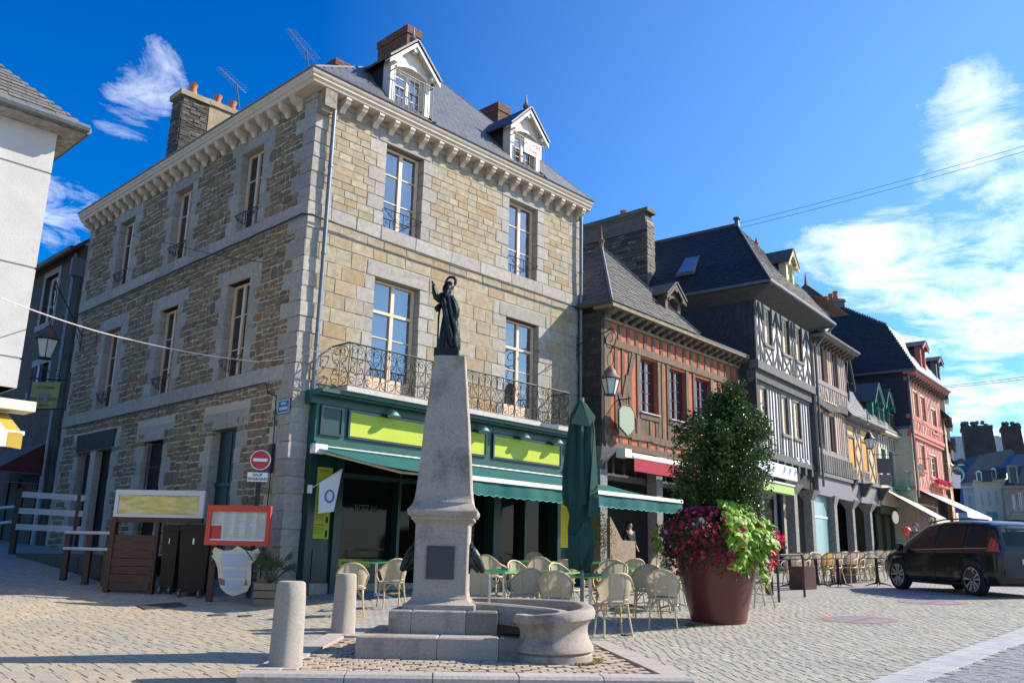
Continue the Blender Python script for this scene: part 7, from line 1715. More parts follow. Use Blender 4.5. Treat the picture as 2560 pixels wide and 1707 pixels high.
# ---------------------------------------------------------------- striped peach house
STH = thing('half_timbered_house', 'narrow peach and lilac half timbered house with dark window openings and brown pavilion dormer', 'house', FST.w(0, 0, .6), 'half timbered houses of the square')
u2 = [(a, b, 8.74, 10.28) for a, b in ((1.02, 1.78), (2.52, 3.2))]; m2_ = [(a, b, 5.86, 7.42) for a, b in ((.50, 1.35), (2.05, 2.8))]
wall_core(FST, 0, 4.3, 7.9, 10.45, u2, peach, STH); wall_core(FST, 0, 4.3, 5.6, 7.7, m2_, peach, STH, o=-.15)
for hs, o in ((u2, 0), (m2_, -.15)):
    for (a, b, c, d) in hs:
        window(STH, FST, a+.02, b-.02, c+.02, d-.02, o=o-.16, fm=mat('dark_window_paint', (.05, .035, .045), None, rough=.5), gm_=glass_d, fw=.06, bars=(.5,))
        for s in (a-.06, b+.06): tb_(FST, oak_l, STH, (s, c-.1), (s, d+.15), .14, o+.02)
    studs(FST, oak_l, STH, .08, 4.22, (7.95 if o == 0 else 5.65), (10.4 if o == 0 else 7.6), .26, .10, o+.015, [(a-.1, b+.1, c-.02, d+.2) for a, b, c, d in hs])
    tb_(FST, oak_l, STH, (0, 8.62 if o == 0 else 5.70), (4.3, 8.62 if o == 0 else 5.70), .18, o+.03, .14, 'timber_sill')
for k in range(12): s = .2+k*.36; tb_(FST, oak_l, STH, (s, 8.0), (s+(.18 if k % 2 else -.18), 8.52), .09, .02)
for k in range(8): tb_(FST, oak_b, STH, (k*.53, 7.75+.09*cos(k*.9)), ((k+1)*.53+.05, 7.75+.09*cos((k+1)*.9)), .30, .04, .4, 'jetty_beam')
mb = MB(); mb.box(FST, -.05, 4.35, -.2, -.02, 4.80, 5.60); mb.build('panel_backing', oak_b, STH)
for k in range(16): s = .05+k*.28; mb = MB(); mb.box(FST, s, s+.2, -.02, .03, 4.86, 5.58); mb.build('panel_board', oak_g, STH)
tb_(FST, oak_l, STH, (-.1, 4.74), (4.35, 4.74), .16, .05, .25, 'sill_beam')
mb = MB(); mb.box(FST, 0, 4.3, -.25, -.05, 3.9, 4.66); mb.build('lintel_board', mat('mauve_grey_paint', (.17, .155, .165), None, rough=.8), STH)
pillar(FST, .05-.75, -.25, .3, 4.0, .32, STH); pillar(FST, 1.85, -.2, .3, 3.95, .34, STH, cap=.1)
mb = MB(); mb.box(FST, -.42, 1.5, -.32, -.28, .3, 4.0); sd_ = mb.build('shop_front', glassmat('pale_green_glass', (.22, .34, .32), .2, 1.5), STH); mb = MB(); mb.box(FST, -.42, 1.5, -.28, -.25, 3.0, 3.08); mb.box(FST, -.42, -.34, -.28, -.25, .3, 4); mb.build('transom', white, sd_)
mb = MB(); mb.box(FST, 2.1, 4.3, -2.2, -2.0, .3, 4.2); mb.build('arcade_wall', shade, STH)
slab_out(FST, [FST.w(-.1, .55, 10.52), FST.w(4.6, .55, 10.52), FST.w(4.6, -4, 15.0), FST.w(-.1, -4, 15.0)], slate_old, STH); slate_rows(FST.w(-.1, .55, 10.52), FST.w(4.6, .55, 10.52), FST.w(4.6, -4, 15.0), FST.w(-.1, -4, 15.0), slate_old, STH, .17, .24)
mb = MB(); mb.box(FST, -.1, 4.6, -.1, .55, 10.40, 10.50); mb.tube([FST.w(-.1, .6, 10.52), FST.w(4.65, .6, 10.52)], .06, 6); mb.build('eave_board', oak_l, STH)
for k in range(10): piece('eave_bracket', bmr, FST, .2+k*.47, .02, 10.40, .14, 1.1, .6, STH)
pv = thing('pavilion_dormer', 'small brown tiled pavilion roof dormer standing above the peach house eaves', 'dormer', FST.w(3, -.4, 11)); tilem = mat('old_brown_tile', None, (.10, .06, .045), 9, .9, .6, 40, ramp=[(.14, .08, .055), (.10, .06, .045), (.18, .11, .08), (.12, .075, .06)])
mb = MB(); mb.box(FST, 2.1, 3.6, -1.6, -.3, 11.0, 12.4); mb.build('walls', mat('lilac_boarding', (.14, .13, .135), None), pv); mb = MB(); mb.box(FST, 2.5, 3.2, -.3, -.26, 11.3, 12.2); mb.build('window', mat('pale_pane', (.4, .42, .48), None, rough=.3), pv)
pa = [FST.w(1.1, .25, 12.4), FST.w(4.6, .25, 12.4), FST.w(4.6, -2.2, 12.4), FST.w(1.1, -2.2, 12.4)]; pt_, pt2 = FST.w(2.5, -.9, 13.5), FST.w(3.2, -.9, 13.5)
mb = MB(); mb.add(pa+[pt_, pt2], [(0, 1, 5, 4), (1, 2, 5), (2, 3, 4, 5), (3, 0, 4), (3, 2, 1, 0)]); mb.build('roof', tilem, pv); slate_rows(pa[0], pa[1], pt2, pt_, tilem, pv, .15, .2, seed=9); slate_rows(pa[3], pa[0], pt_, pt_, tilem, pv, .15, .2, seed=10); mb = MB(); mb.lathe(pt_, [(.1, -.05), (.06, .2), (.015, .6)], 8); mb.build('finial', terra, pv)
# ---------------------------------------------------------------- yellow house
YH = thing('half_timbered_house', 'low yellow half timbered house with crossed braces and closed orange shutters', 'house', FYE.w(0, 0, .7), 'half timbered houses of the square')
yw = [(.62, 1.48, 5.5, 6.87), (2.60, 3.42, 5.5, 6.87)]; wall_core(FYE, 0, 5.2, 4.9, 7.6, yw, yell, YH); orng = mat('orange_shutter', (.62, .27, .03), (.55, .23, .025), 4, .6)
for (a, b, c, d) in yw:
    mb = MB(); mb.box(FYE, a, b, -.08, -.04, c, d); mb.box(FYE, a, (a+b)/2-.01, -.04, -.02, c+.05, d-.05); mb.box(FYE, (a+b)/2+.01, b, -.04, -.02, c+.05, d-.05); mb.build('shutter', orng, YH)
    for s in (a-.05, b+.05): tb_(FYE, oak_l, YH, (s, c-.5), (s, d+.35), .12)
    for zz in (c-.04, d+.05): tb_(FYE, oak_l, YH, (a-.1, zz), (b+.1, zz), .12, .03)
    studs(FYE, oak_l, YH, a+.05, b-.05, 4.95, c-.1, .2, .08, .015)
for (s0, s1) in ((1.62, 2.48), (3.58, 4.5), (-.0, .5)):
    for q in range(2): z0 = 5.0+q*1.2; tb_(FYE, oak_l, YH, (s0, z0), (s1, z0+1.2), .1, .02); tb_(FYE, oak_l, YH, (s1, z0), (s0, z0+1.2), .1, .026)
for z in (4.95, 7.5): tb_(FYE, oak_l, YH, (0, z), (5.2, z), .17, .04, .14, 'timber_sill')
studs(FYE, oak_l, YH, 4.6, 5.15, 4.95, 7.5, .25, .1, .02); studs(FYE, oak_l, YH, .1, 5.1, 7.05, 7.5, .3, .09, .015, [(a, b, 0, 9) for a, b, c, d in yw])
mb = MB(); mb.box(FYE, -.05, 5.3, -.2, .4, 7.6, 7.72); mb.tube([FYE.w(-.1, .45, 7.74), FYE.w(5.3, .45, 7.74)], .06, 6); mb.build('eave_board', oak_l, YH)
slab_out(FYE, [FYE.w(-.1, .45, 7.75), FYE.w(8.15, .45, 7.75), FYE.w(8.15, -2.4, 12), FYE.w(-.1, -2.4, 12)], slate_d, YH); slate_rows(FYE.w(-.1, .45, 7.75), FYE.w(5.2, .45, 7.75), FYE.w(5.2, -2.4, 12), FYE.w(-.1, -2.4, 12), slate, YH, .17, .24)
for s in (.9, 3.45): pillar(FYE, s, -.2, .4, 4.0, .30, YH)
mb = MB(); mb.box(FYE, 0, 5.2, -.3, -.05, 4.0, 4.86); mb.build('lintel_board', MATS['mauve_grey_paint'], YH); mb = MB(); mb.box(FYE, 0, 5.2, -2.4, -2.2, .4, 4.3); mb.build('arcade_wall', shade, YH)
for s in (.1, 2.2, 4.9): mb = MB(); mb.prism(Fr(FYE.w(s, 0, 0), 38.5+90), [(0, 4.86), (.5, 4.86), (.12, 4.25), (0, 4.25)], -.12, .12); mb.build('bracket', oak_b, YH)
dormer(FYE, .8, 1.75, 7.9, 9.6, 10.9, -.1, YH, mat('dark_blue_board', (.04, .05, .07), None), slate_d, dep=1.8, roofm=slate_d, finial=False, glass_=glass_d)
# ---------------------------------------------------------------- cream house with green dormers
CRH = thing('cream_house', 'cream shop house with two teal green dormers and a small green balcony', 'house', FYE.w(6.6, 0, .8)); tealp = mat('teal_paint', (.03, .17, .13), None, rough=.5)
wall_core(FYE, 5.2, 8.15, 4.1, 7.6, [(5.7, 6.5, 5.1, 6.9), (7.0, 7.9, 5.1, 6.9)], creamr, CRH)
for a, b in ((5.7, 6.5), (7.0, 7.9)): window(CRH, FYE, a, b, 5.1, 6.9, o=-.12, fm=tealp, gm_=glass_d, bars=(.5,))
studs(FYE, oak_l, CRH, 5.3, 8.1, 6.95, 7.5, .4, .1, .02); mb = MB(); mb.box(FYE, 5.2, 8.15, -.2, .42, 7.6, 7.74); mb.build('eave_board', creamr, CRH)
for a in (4.3, 6.1): dormer(FYE, a, a+1.15, 7.85, 9.2, 9.95, .15, CRH, tealp, slate_d, dep=1.8, roofm=slate, finial=False, glass_=glass_d, over=.2); guardrail(FYE, a, a+1.15, .35, 7.9, 8.7, CRH, 7)
mb = MB(); mb.box(FYE, 7.3, 9.6, 0, .7, 4.95, 5.05); cb_ = mb.build('balcony', tealp, CRH)
mb = MB(); [mb.tube([FYE.w(7.35+k*.16, .66, 5.05), FYE.w(7.35+k*.16, .66, 5.85)], .012, 4) for k in range(15)]; mb.tube([FYE.w(7.3, .66, 5.87), FYE.w(9.6, .66, 5.87)], .025, 5); mb.build('balcony_rail', tealp, cb_)
mb = MB(); mb.box(FYE, 5.3, 8.1, -.5, -.4, .6, 4.2); ws_ = mb.build('shop_window', glass_d, CRH); mb = MB(); [mb.box(FYE, a, a+.1, -.4, -.3, .6, 4.2) for a in (5.25, 6.6, 8.0)]; mb.box(FYE, 5.25, 8.1, -.38, -.3, .6, 1.2); mb.box(FYE, 5.25, 8.1, -.4, -.1, 3.7, 4.25); mb.build('shop_frame', mat('olive_frame', (.05, .06, .035), None), ws_)
gs = thing('shop_sign', 'plain dark grey square projecting sign between yellow and pink houses', 'sign', FYE.w(5.8, .8, 5.8)); a = at(*D_px(727, 1397), 41.0); b = at(*D_px(858, 1515), 41.0); frq = Fr((a.x, 41.0), 90); mb = MB(); mb.box(frq, 0, b.x-a.x, -.04, .04, b.z, a.z); mb.build('board', mat('taupe_board', (.085, .075, .075), None), gs)
c = at(*D_px(865, 1550), 41.0); mb = MB(); mb.box(frq, .05, b.x-a.x-.08, -.04, .04, b.z-.55, b.z-.06); mb.build('lower_board', mat('mauve_board', (.15, .13, .125), None), gs); mb = MB(); mb.tube([Vector((a.x-.2, 41, a.z+.18)), Vector((b.x+.3, 41.0, a.z+.18))], .02, 4); mb.build('bracket', iron, gs)
# ---------------------------------------------------------------- pink house
PKH = thing('half_timbered_house', 'rose pink half timbered corner house with dark slate mansard flank and clock sign', 'house', FPK.w(0, 0, 1), 'half timbered houses of the square')
pu = [(.86, 1.86, 8.88, 10.27), (2.30, 3.36, 8.86, 10.22), (4.45, 5.65, 8.5, 9.85)]; pm_ = [(.15, 1.1, 6.45, 7.58), (1.90, 2.80, 6.20, 7.54), (3.7, 5.3, 5.96, 7.2)]
wall_core(FPK, 0, 6.9, 7.95, 10.9, pu, pinkr, PKH); wall_core(FPK, .02, 6.8, 5.1, 7.9, pm_, pinkr, PKH, o=-.12)
for hs, o in ((pu, 0), (pm_, -.12)):
    for (a, b, c, d) in hs:
        window(PKH, FPK, a+.02, b-.02, c+.02, d-.02, o=o-.12, fm=cwin, gm_=glass_d, fw=.10, bars=(.35, .7), leaf=2)
        for s in (a-.06, b+.06): tb_(FPK, redt, PKH, (s, c-.1), (s, d+.2), .14, o+.02)
        tb_(FPK, redt, PKH, (a-.1, c-.05), (b+.1, c-.05), .13, o+.05, .12)
    studs(FPK, redt, PKH, .05, 6.75, (8.05 if o == 0 else 5.2), (10.8 if o == 0 else 7.8), .34, .11, o+.015, [(a-.1, b+.1, c-.1, d+.1) for a, b, c, d in hs])
    for k in range(14): s = .3+k*.47; tb_(FPK, redt, PKH, (s, (8.1 if o == 0 else 5.2)), (s+(.2 if k % 2 else -.2), (8.75 if o == 0 else 5.85)), .09, o+.02)
for z, o in ((8.02, .06), (8.78, .03), (7.85, .0), (5.1, -.05), (10.75, .05)): tb_(FPK, redt, PKH, (-.05, z), (6.9, z), .2, o, .2, 'timber_beam')
for k in range(12): piece('eave_bracket', bmr, FPK, .3+k*.56, .02, 10.9, .14, 1.2, .7, PKH)
mb = MB(); mb.box(FPK, -.04, 0, -6, -.01, 8.2, 11.4); mb.build('slate_flank', slate_d, PKH); mb = MB(); mb.box(FPK, -.02, .02, -6, -.01, 0, 8.2); mb.build('cream_flank', creamr, PKH)
mb = MB(); mb.box(FPK, -.08, .0, -6.1, -.0, 8.12, 8.26); mb.tube([FPK.w(-.08, .1, 11.2), FPK.w(-.08, .1, 4.6)], .06, 6); mb.build('flashing', lead, PKH)
e = [FPK.w(-.3, .55, 11.15), FPK.w(7.2, .55, 11.15), FPK.w(7.2, -7, 11.15), FPK.w(-.3, -7, 11.15)]; kn = [FPK.w(.3, -.9, 13.9), FPK.w(6.6, -.9, 13.9), FPK.w(6.6, -7, 13.9), FPK.w(.3, -7, 13.9)]; tp = [FPK.w(1.9, -3.6, 15.7), FPK.w(5, -3.6, 15.7), FPK.w(5, -7, 15.7), FPK.w(1.9, -7, 15.7)]
for lo, hi in ((e, kn), (kn, tp)):
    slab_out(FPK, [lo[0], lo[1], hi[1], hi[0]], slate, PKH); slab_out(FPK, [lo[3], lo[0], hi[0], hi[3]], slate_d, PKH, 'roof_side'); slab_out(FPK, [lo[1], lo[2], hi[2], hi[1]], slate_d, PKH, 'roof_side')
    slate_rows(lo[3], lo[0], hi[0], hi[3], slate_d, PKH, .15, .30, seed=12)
mb = MB(); mb.add(tp, [(0, 1, 2, 3)]); mb.build('roof_top', lead, PKH)
mb = MB(); mb.tube([e[3], e[0], e[1]], .08, 6); mb.build('gutter', lead, PKH); mb = MB(); mb.box(FPK, -.3, 7.2, -.1, .5, 10.98, 11.1); mb.build('soffit', redt, PKH)
dormer(FPK, 2.35, 3.35, 11.35, 12.95, 13.25, .25, PKH, redt, slate_d, dep=1.6, roofm=slate_d, finial=False, glass_=glass_d, arch=False); dormer(FPK, 5.7, 6.6, 11.35, 12.75, 13.0, .25, PKH, mat('dull_grey_paint', (.16, .16, .17), None), slate_d, dep=1.6, roofm=slate_d, finial=False, glass_=glass_d, arch=False)
mb = MB(); mb.box(FPK, .3, 6.8, -.6, -.5, .8, 5.0); mb.build('shop_window', mat('russet_shopfront', (.12, .035, .02), (.05, .02, .015), 3, .6), PKH)
# roof behind with chimney between the peach and pink houses
BR = thing('rear_house', 'tall slate roofed house behind the row with a rendered chimney and three pots', 'house', FYE.w(3, -6, 1)); p = FYE
q0 = [FPK.w(-3.6, -3.2, 8), FPK.w(3.0, -3.2, 8)]; mb = MB(); mb.box(FPK, -3.4, -.3, -11, -3.4, 1, 11.6); mb.build('wall', slate_d, BR)
ea = [FPK.w(-3.6, -3.0, 11.6), FPK.w(-.1, -3.0, 11.6)]; ri = [FPK.w(-3.6, -5.4, 15.9), FPK.w(-2.3, -5.4, 15.9)]
a_ = CAM+ray(*D_px(470, 240))*1; 
Yr = 50; apx = [at(*D_px(x, y), Yr) for x, y in ((345, 420), (360, 285), (465, 245), (790, 455), (560, 520), (480, 520))]
mb = MB(); n0 = Vector((0, 1, 0)); P = [at(*D_px(x, y), Yr) for x, y in ((330, 700), (345, 330), (440, 238), (470, 240), (800, 460), (820, 700))]; mb.slab(P[::-1], 3.5); mb.build('roof', slate_d, BR)
P = at(*D_px(385, 240), Yr-.4); Q_ = at(*D_px(510, 180), Yr-.4); fr9 = Fr((P.x, Yr-.4), 80); chimney(fr9, 0, (Q_.x-P.x)*.8, -1.6, 0, P.z-1.5, at(*D_px(450, 168), Yr-.4).z, MATS['dull_render'], BR, pots=3, potr=.17, poth=.5)
# houses beyond the pink one: thin slices of their fronts
FRX = Fr(FPK.w(6.98, .1, 0), 28.2)
far_cols = [mat('ochre_plaster', (.42, .30, .18), None), mat('sand_plaster', (.52, .44, .34), None), mat('rust_plaster', (.40, .16, .10), None)]
for k, (s0, w, zt, m, off, lab) in enumerate(((6.95, 3.2, 9.6, far_cols[0], .35, 'ochre house with wavy slate gable directly beyond the pink house'), (10.2, 3.4, 8.4, far_cols[2], .2, 'rust coloured house second beyond the pink house'), (13.7, 4.5, 7.6, far_cols[1], .5, 'pale sand house third beyond the pink house'))):
    hs_ = thing('street_house', lab, 'house', FPK.w(s0+w/2, off, 1.2), 'houses beyond the pink house'); F9 = Fr(FRX.w(s0-6.95, 0, 0), 28.2)
    hh_ = [(w*.2, w*.2+.8, 5.6, 7.0), (w*.6, w*.6+.8, 5.6, 7.0), (w*.2, w*.2+.8, 2.9, 4.4)]; wall_core(F9, 0, w, 0, zt, hh_, m, hs_, name='wall')
    for a, b, c, d in hh_: window(hs_, F9, a, b, c, d, o=-.1, fm=creamw, gm_=glass_d)
    slab_out(F9, [F9.w(-.2, .4, zt), F9.w(w+.2, .4, zt), F9.w(w+.2, -3.5, zt+4.2), F9.w(-.2, -3.5, zt+4.2)], slate_d, hs_); mb = MB(); mb.prism(Fr(F9.w(0, 0, 0), 28.2-90, -1), [(-.4, zt), (3.5, zt), (3.5, zt+4.0)], -.1, 0); mb.box(F9, 0, .1, -6, 0, 0, zt); mb.build('gable', slate_d, hs_)
    dormer(F9, w*.35, w*.35+.9, zt+.1, zt+1.4, zt+1.9, .1, hs_, creamw, slate_d, dep=1.5, roofm=slate_d, finial=False, glass_=glass_d)
# awnings of the far shops
def shop_awning(fr, s0, s1, oz0, oz1, m, label, grp=None, txt=None):
    t_ = thing('shop_awning', label, 'awning', fr.w((s0+s1)/2, .5, 1), grp); (o0, z0), (o1, z1) = oz0, oz1
    mb = MB(); mb.slab([fr.w(s0, o1, z1), fr.w(s1, o1, z1), fr.w(s1, o0, z0), fr.w(s0, o0, z0)], .02); mb.build('canvas', m, t_)
    mb = MB(); mb.box(fr, s0, s1, o1, o1+.015, z1-.26, z1+.01); v = mb.build('valance', m, t_); mb = MB(); mb.tube([fr.w(s0, o0, z0), fr.w(s0+.05, o1, z1-.04)], .025, 5); mb.tube([fr.w(s1, o0, z0), fr.w(s1-.05, o1, z1-.04)], .025, 5); mb.build('arm', iron, t_)
    if txt: text_part(txt, .2, mat('awning_print', (.25, .2, .15), None), v, fr.w((s0+s1)/2, o1+.02, z1-.12), fr.rot)
creamc = mat('cream_canvas', (.66, .60, .46), None, rough=.9, trans=.25)
shop_awning(FYE, 5.5, 8.3, (.0, 4.85), (2.3, 3.45), creamc, 'nearer cream shop awning beside the cream house'); shop_awning(FPK, .6, 6.6, (.0, 5.0), (2.1, 3.9), mat('white_canvas', (.74, .72, .68), None, rough=.9, trans=.25), 'farther white shop awning under the pink house')
ck = thing('clock_sign', 'round ochre hanging sign in the shape of a clock on the pink house', 'sign', FPK.w(.6, .9, 6)); P = at(*D_px(1052, 1480), 46.0); fk = Fr((P.x, 46.0), 88); R0 = .30
disc(fk, R0, .06, P.z, mat('ochre_sign', (.50, .32, .14), None, rough=.6), 'rim', ck, .12); disc(fk, R0*.84, .07, P.z, mat('cream_dial', (.55, .48, .36), None, rough=.6), 'dial', ck, .02)
mb = MB(); mb.box(fk, -.012, .012, .07, .08, P.z, P.z+.15); mb.box(fk, 0, .13, .07, .08, P.z-.012, P.z+.012); [mb.box(fk, R0*.7*sin(k*pi/6)-.008, R0*.7*sin(k*pi/6)+.008, .07, .08, P.z+R0*.7*cos(k*pi/6)-.02, P.z+R0*.7*cos(k*pi/6)+.02) for k in range(12)]; mb.build('hands', black, ck); mb = MB(); mb.box(fk, -.28, .28, -.05, .06, P.z-R0-.08, P.z-R0+.03); mb.tube([fk.w(-.5, 0, P.z+.55), fk.w(.7, 0, P.z+.55)], .02, 4); mb.tube([fk.w(0, 0, P.z+R0), fk.w(0, 0, P.z+.55)], .014, 4); mb.build('bracket', iron, ck)
mb = MB(); mb.box(fk, -.26, .26, .06, .075, P.z-R0-.07, P.z-R0+.02); mb.build('plaque', MATS['ochre_sign'], ck)
gl = thing('optician_sign', 'green ring optician sign reaching out from the far end of the row', 'sign', FPK.w(9, 1, 5)); P = at(*H_px(590, 762), 56); mb = MB(); mb.tube([P+Vector((.42*cos(2*pi*i/20), 0, .42*sin(2*pi*i/20))) for i in range(20)], .06, 5, closed=True); mb.tube([P+Vector((-.42, 0, .1)), P+Vector((-.62, 0, .15)), P+Vector((-.95, 0, .05)), P+Vector((-1.0, 0, -.4))], .05, 4); mb.tube([P+Vector((-1.7, 0, .62)), P+Vector((.5, 0, .62))], .03, 4); mb.build('frame', mat('turquoise_tube', (.12, .45, .36), None, rough=.4), gl)
bv = thing('blue_sign', 'deep blue square shop sign beyond the white awning', 'sign', FPK.w(10, 1, 3.6)); P = at(*H_px(515, 1100), 55); mb = MB(); mb.cbox(P, (1.5, .1, 1.5)); mb.build('board', mat('royal_blue', (.015, .02, .16), None, rough=.5), bv); wv_ = thing('white_sign', 'white panel sign above the blue sign at the end of the row', 'sign', FPK.w(9.4, 1, 5)); P = at(*H_px(490, 950), 55); mb = MB(); mb.cbox(P, (1.3, .1, 1.9), Matrix.Rotation(.12, 3, 'Y')); mb.build('board', white, wv_)
for (x, y, Y, wx_, lab, s_) in ((2174, 1107, 39.4, FYE.w(4.6, .0, 0), 'street lantern hanging in front of the yellow house', 1.0), (2372, 1174, 54.5, FPK.w(7.2, .3, 0), 'small street lantern at the far end of the pink house', 1.25)): P = at(x, y, Y); lantern(P, wx_, lab, s_, cap=iron)
fb2 = thing('flower_box', 'window box of bright pink flowers on the pink house', 'flower box', FPK.w(4.5, .3, 5.8)); mb = MB()
for k in range(240): p = FPK.w(rt_.uniform(3.5, 6.2), .25+rt_.uniform(-.15, .15), 5.72+rt_.uniform(-.12, .10)); mb.cbox(p, (.07, .07, .07), Matrix.Rotation(rt_.uniform(0, 3), 3, 'X'))
mb.build('blossoms', mat('hot_pink', (.60, .03, .09), None), fb2); mb = MB(); mb.box(FPK, 3.5, 6.2, 0, .3, 5.45, 5.62); mb.build('trough', terra, fb2)
# ---------------------------------------------------------------- buildings closing the square
Yf = 92; ft = Fr((0, Yf), 90)
farm = [mat('far_white_wall', (.58, .57, .57), None), mat('far_cream_wall', (.60, .55, .46), None), mat('far_stone_wall', (.25, .22, .19), (.18, .16, .14), 1, .9)]
slf = mat('far_slate', (.035, .042, .065), (.05, .055, .075), .8, .6)
def far_house(label, x0, x1, yt0, yt1, yb, m, wins, Y=Yf, roof=None, rm=slf, az=116):
    A1, B1 = at(x0, yt0, Y), at(x1, yt1, Y); zb_ = -2; t_ = thing('far_house', label, 'house', ((A1.x+B1.x)/2, Y, gz(A1.x, Y)), 'houses closing the far end of the square'); fr_ = Fr((A1.x, Y), az); w = (B1.x-A1.x)/abs(fr_.e.x)
    hs = []
    for (wx0, wy0, wx1, wy1) in wins: a = fr_.px(wx0, wy0); b = fr_.px(wx1, wy1); hs.append((a[0], b[0], b[1], a[1]))
    zt = (A1.z+B1.z)/2; wall_core(fr_, 0, w, zb_, zt, hs, m, t_, th=.4, name='wall'); mb = MB(); mb.box(fr_, 0, w, -6, -.5, zb_, zt); mb.build('side_wall', m, t_)
    for h in hs: window(t_, fr_, *h, o=-.2, fm=white, gm_=dark, bars=(.25, .5, .75), fw=.06)
    mb = MB(); mb.box(fr_, -.1, w+.1, .0, .35, zt-.25, zt); mb.build('cornice', m, t_)
    if roof: rz = at((x0+x1)/2, roof, Y+5).z; a_, b_, c_, d_ = fr_.w(-.2, .4, zt), fr_.w(w+.2, .4, zt), fr_.w(w+.2, -5, rz), fr_.w(-.2, -5, rz); slab_out(fr_, [a_, b_, c_, d_], rm, t_, th=.2); mb = MB(); mb.prism(Fr(fr_.w(0, 0, 0), az-90, -1), [(0, zt), (5, zt), (5, rz)], -.2, 0); mb.build('gable', m, t_)
    return t_, fr_, w, zt
HP = H_px
def hw_(x, y): return HP(x, y)
t1, f1, w1, z1_ = far_house('white two bay house farthest left behind the end of the row', *[HP(540, 0)[0], HP(830, 0)[0]], HP(0, 925)[1], HP(0, 915)[1], 1330, farm[0], [(*HP(620, 1060), *HP(665, 1230)), (*HP(735, 1045), *HP(785, 1220))], Y=96)
t2, f2, w2_, z2_ = far_house('cream house with three tall windows closing the square', *[HP(812, 0)[0], HP(1185, 0)[0]], HP(0, 862)[1], HP(0, 820)[1], 1330, farm[1], [(*HP(893, 1005), *HP(935, 1190)), (*HP(985, 990), *HP(1035, 1165)), (*HP(1085, 975), *HP(1130, 1160))], Y=92)
t3, f3, w3_, z3_ = far_house('brown stone house at the right edge behind the car', *[HP(1190, 0)[0], 2600], HP(0, 925)[1], HP(0, 905)[1], 1330, farm[2], [(*HP(1300, 1015), *HP(1375, 1240)), (2545, HP(0, 990)[1], 2562, HP(0, 1240)[1])], Y=88)
t4, f4, w4_, z4_ = far_house('grey house with a small attic window between the row and the dark tower stacks', HP(525, 0)[0], HP(740, 0)[0], HP(0, 600)[1], HP(0, 600)[1], 1330, mat('far_grey_wall', (.17, .165, .155), None), [(*HP(545, 620), *HP(580, 655))], Y=104)
def far_roof(label, pts, Y, th, m=slf, par=None): P = [at(*HP(x, y), Y) for x, y in pts]; mb = MB(); mb.slab(P[::-1] if (P[1]-P[0]).cross(P[2]-P[0]).y > 0 else P, th); t_ = mb.build('far_roof', m, None, P[0]); return tag(t_, label, 'roof')
far_roof('big dark blue slate roof of the cream house closing the square', [(700, 870), (730, 700), (800, 600), (880, 510), (1090, 465), (1290, 430), (1340, 480), (1290, 650), (1190, 830), (1165, 805)], 97, 2.5)
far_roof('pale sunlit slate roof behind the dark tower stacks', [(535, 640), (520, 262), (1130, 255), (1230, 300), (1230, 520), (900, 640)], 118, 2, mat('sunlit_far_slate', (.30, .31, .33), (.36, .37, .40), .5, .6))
far_roof('dark slate roof of the brown stone house behind the car', [(1180, 925), (1275, 775), (1290, 640), (1600, 620), (1600, 905)], 90, 2)
far_roof('low dark roof with gutter between the row and the white house', [(520, 600), (660, 545), (710, 600)], 103, 1)
for k, (l_, r_, t_, b_, lab) in enumerate(((640, 1045, 130, 760, 'broad dark chimney tower of the old building at the far right'), (1165, 1415, 130, 520, 'second narrower dark chimney tower at the right edge'))):
    Y = 105; A1, B1 = at(*HP(l_, t_), Y), at(*HP(r_, t_), Y); zb_ = at(*HP(l_, b_), Y).z-6; bt = thing('chimney_tower', lab, 'chimney', (A1.x, Y, zb_), 'dark chimney towers'); f9 = Fr((A1.x, Y), 114); w = (B1.x-A1.x)*.90; dm = mat('sooty_render', (.055, .046, .042), (.035, .03, .028), .7, .9, .4, 6)
    sh1 = at(*HP(l_+60, b_), Y).x-A1.x if k == 0 else .5
    mb = MB(); mb.hexa([f9.w(s, o, z) for z, x0, x1 in ((zb_, .25+.3, w+.75), (A1.z-.4, .12, w-.06)) for s, o in ((x0, -3), (x1, -3), (x1, 0), (x0, 0))]); mb.build('shaft', dm, bt); mb = MB(); mb.box(f9, 0, w, -3.1, .12, A1.z-.4, A1.z); mb.build('head', dm, bt)
    mb = MB(); [mb.cbox(f9.w(rt_.uniform(.2, w-.2), -rt_.uniform(.2, 1.5), A1.z+.1+rt_.uniform(0, .35)), (.4, .3, .35), Matrix.Rotation(rt_.uniform(0, 3), 3, 'Y')) for _ in range(16)]; mb.build('weeds', mat('wall_weeds', (.09, .085, .04), None), bt)
for (x, y, lab) in ((880, 760, 'left small white dormer on the far blue roof'), (1070, 725, 'right small white dormer on the far blue roof')):
    P = at(*HP(x, y+70), 90.5); f9 = Fr((P.x, 90.5), 114); t_ = thing('far_dormer', lab, 'dormer', P, 'white dormers of the far blue roof'); mb = MB(); mb.box(f9, -.25, -.17, 0, .1, P.z-.1, P.z+.75); mb.box(f9, .17, .25, 0, .1, P.z-.1, P.z+.75); mb.prism(f9, [(-.3, P.z+.75), (.3, P.z+.75), (0, P.z+1.0)], 0, .12); mb.build('frame', white, t_); mb = MB(); mb.box(f9, -.17, .17, 0, .03, P.z-.1, P.z+.75); mb.build('pane', glass_d, t_); mb = MB(); mb.prism(f9, [(-.32, P.z+.78), (1.2, P.z+.84), (1.2, P.z+.95), (0, P.z+1.06)], -2, -.05); mb.box(f9, .26, 1.15, -2, -.06, P.z-.1, P.z+.8); mb.build('roof', slf, t_)
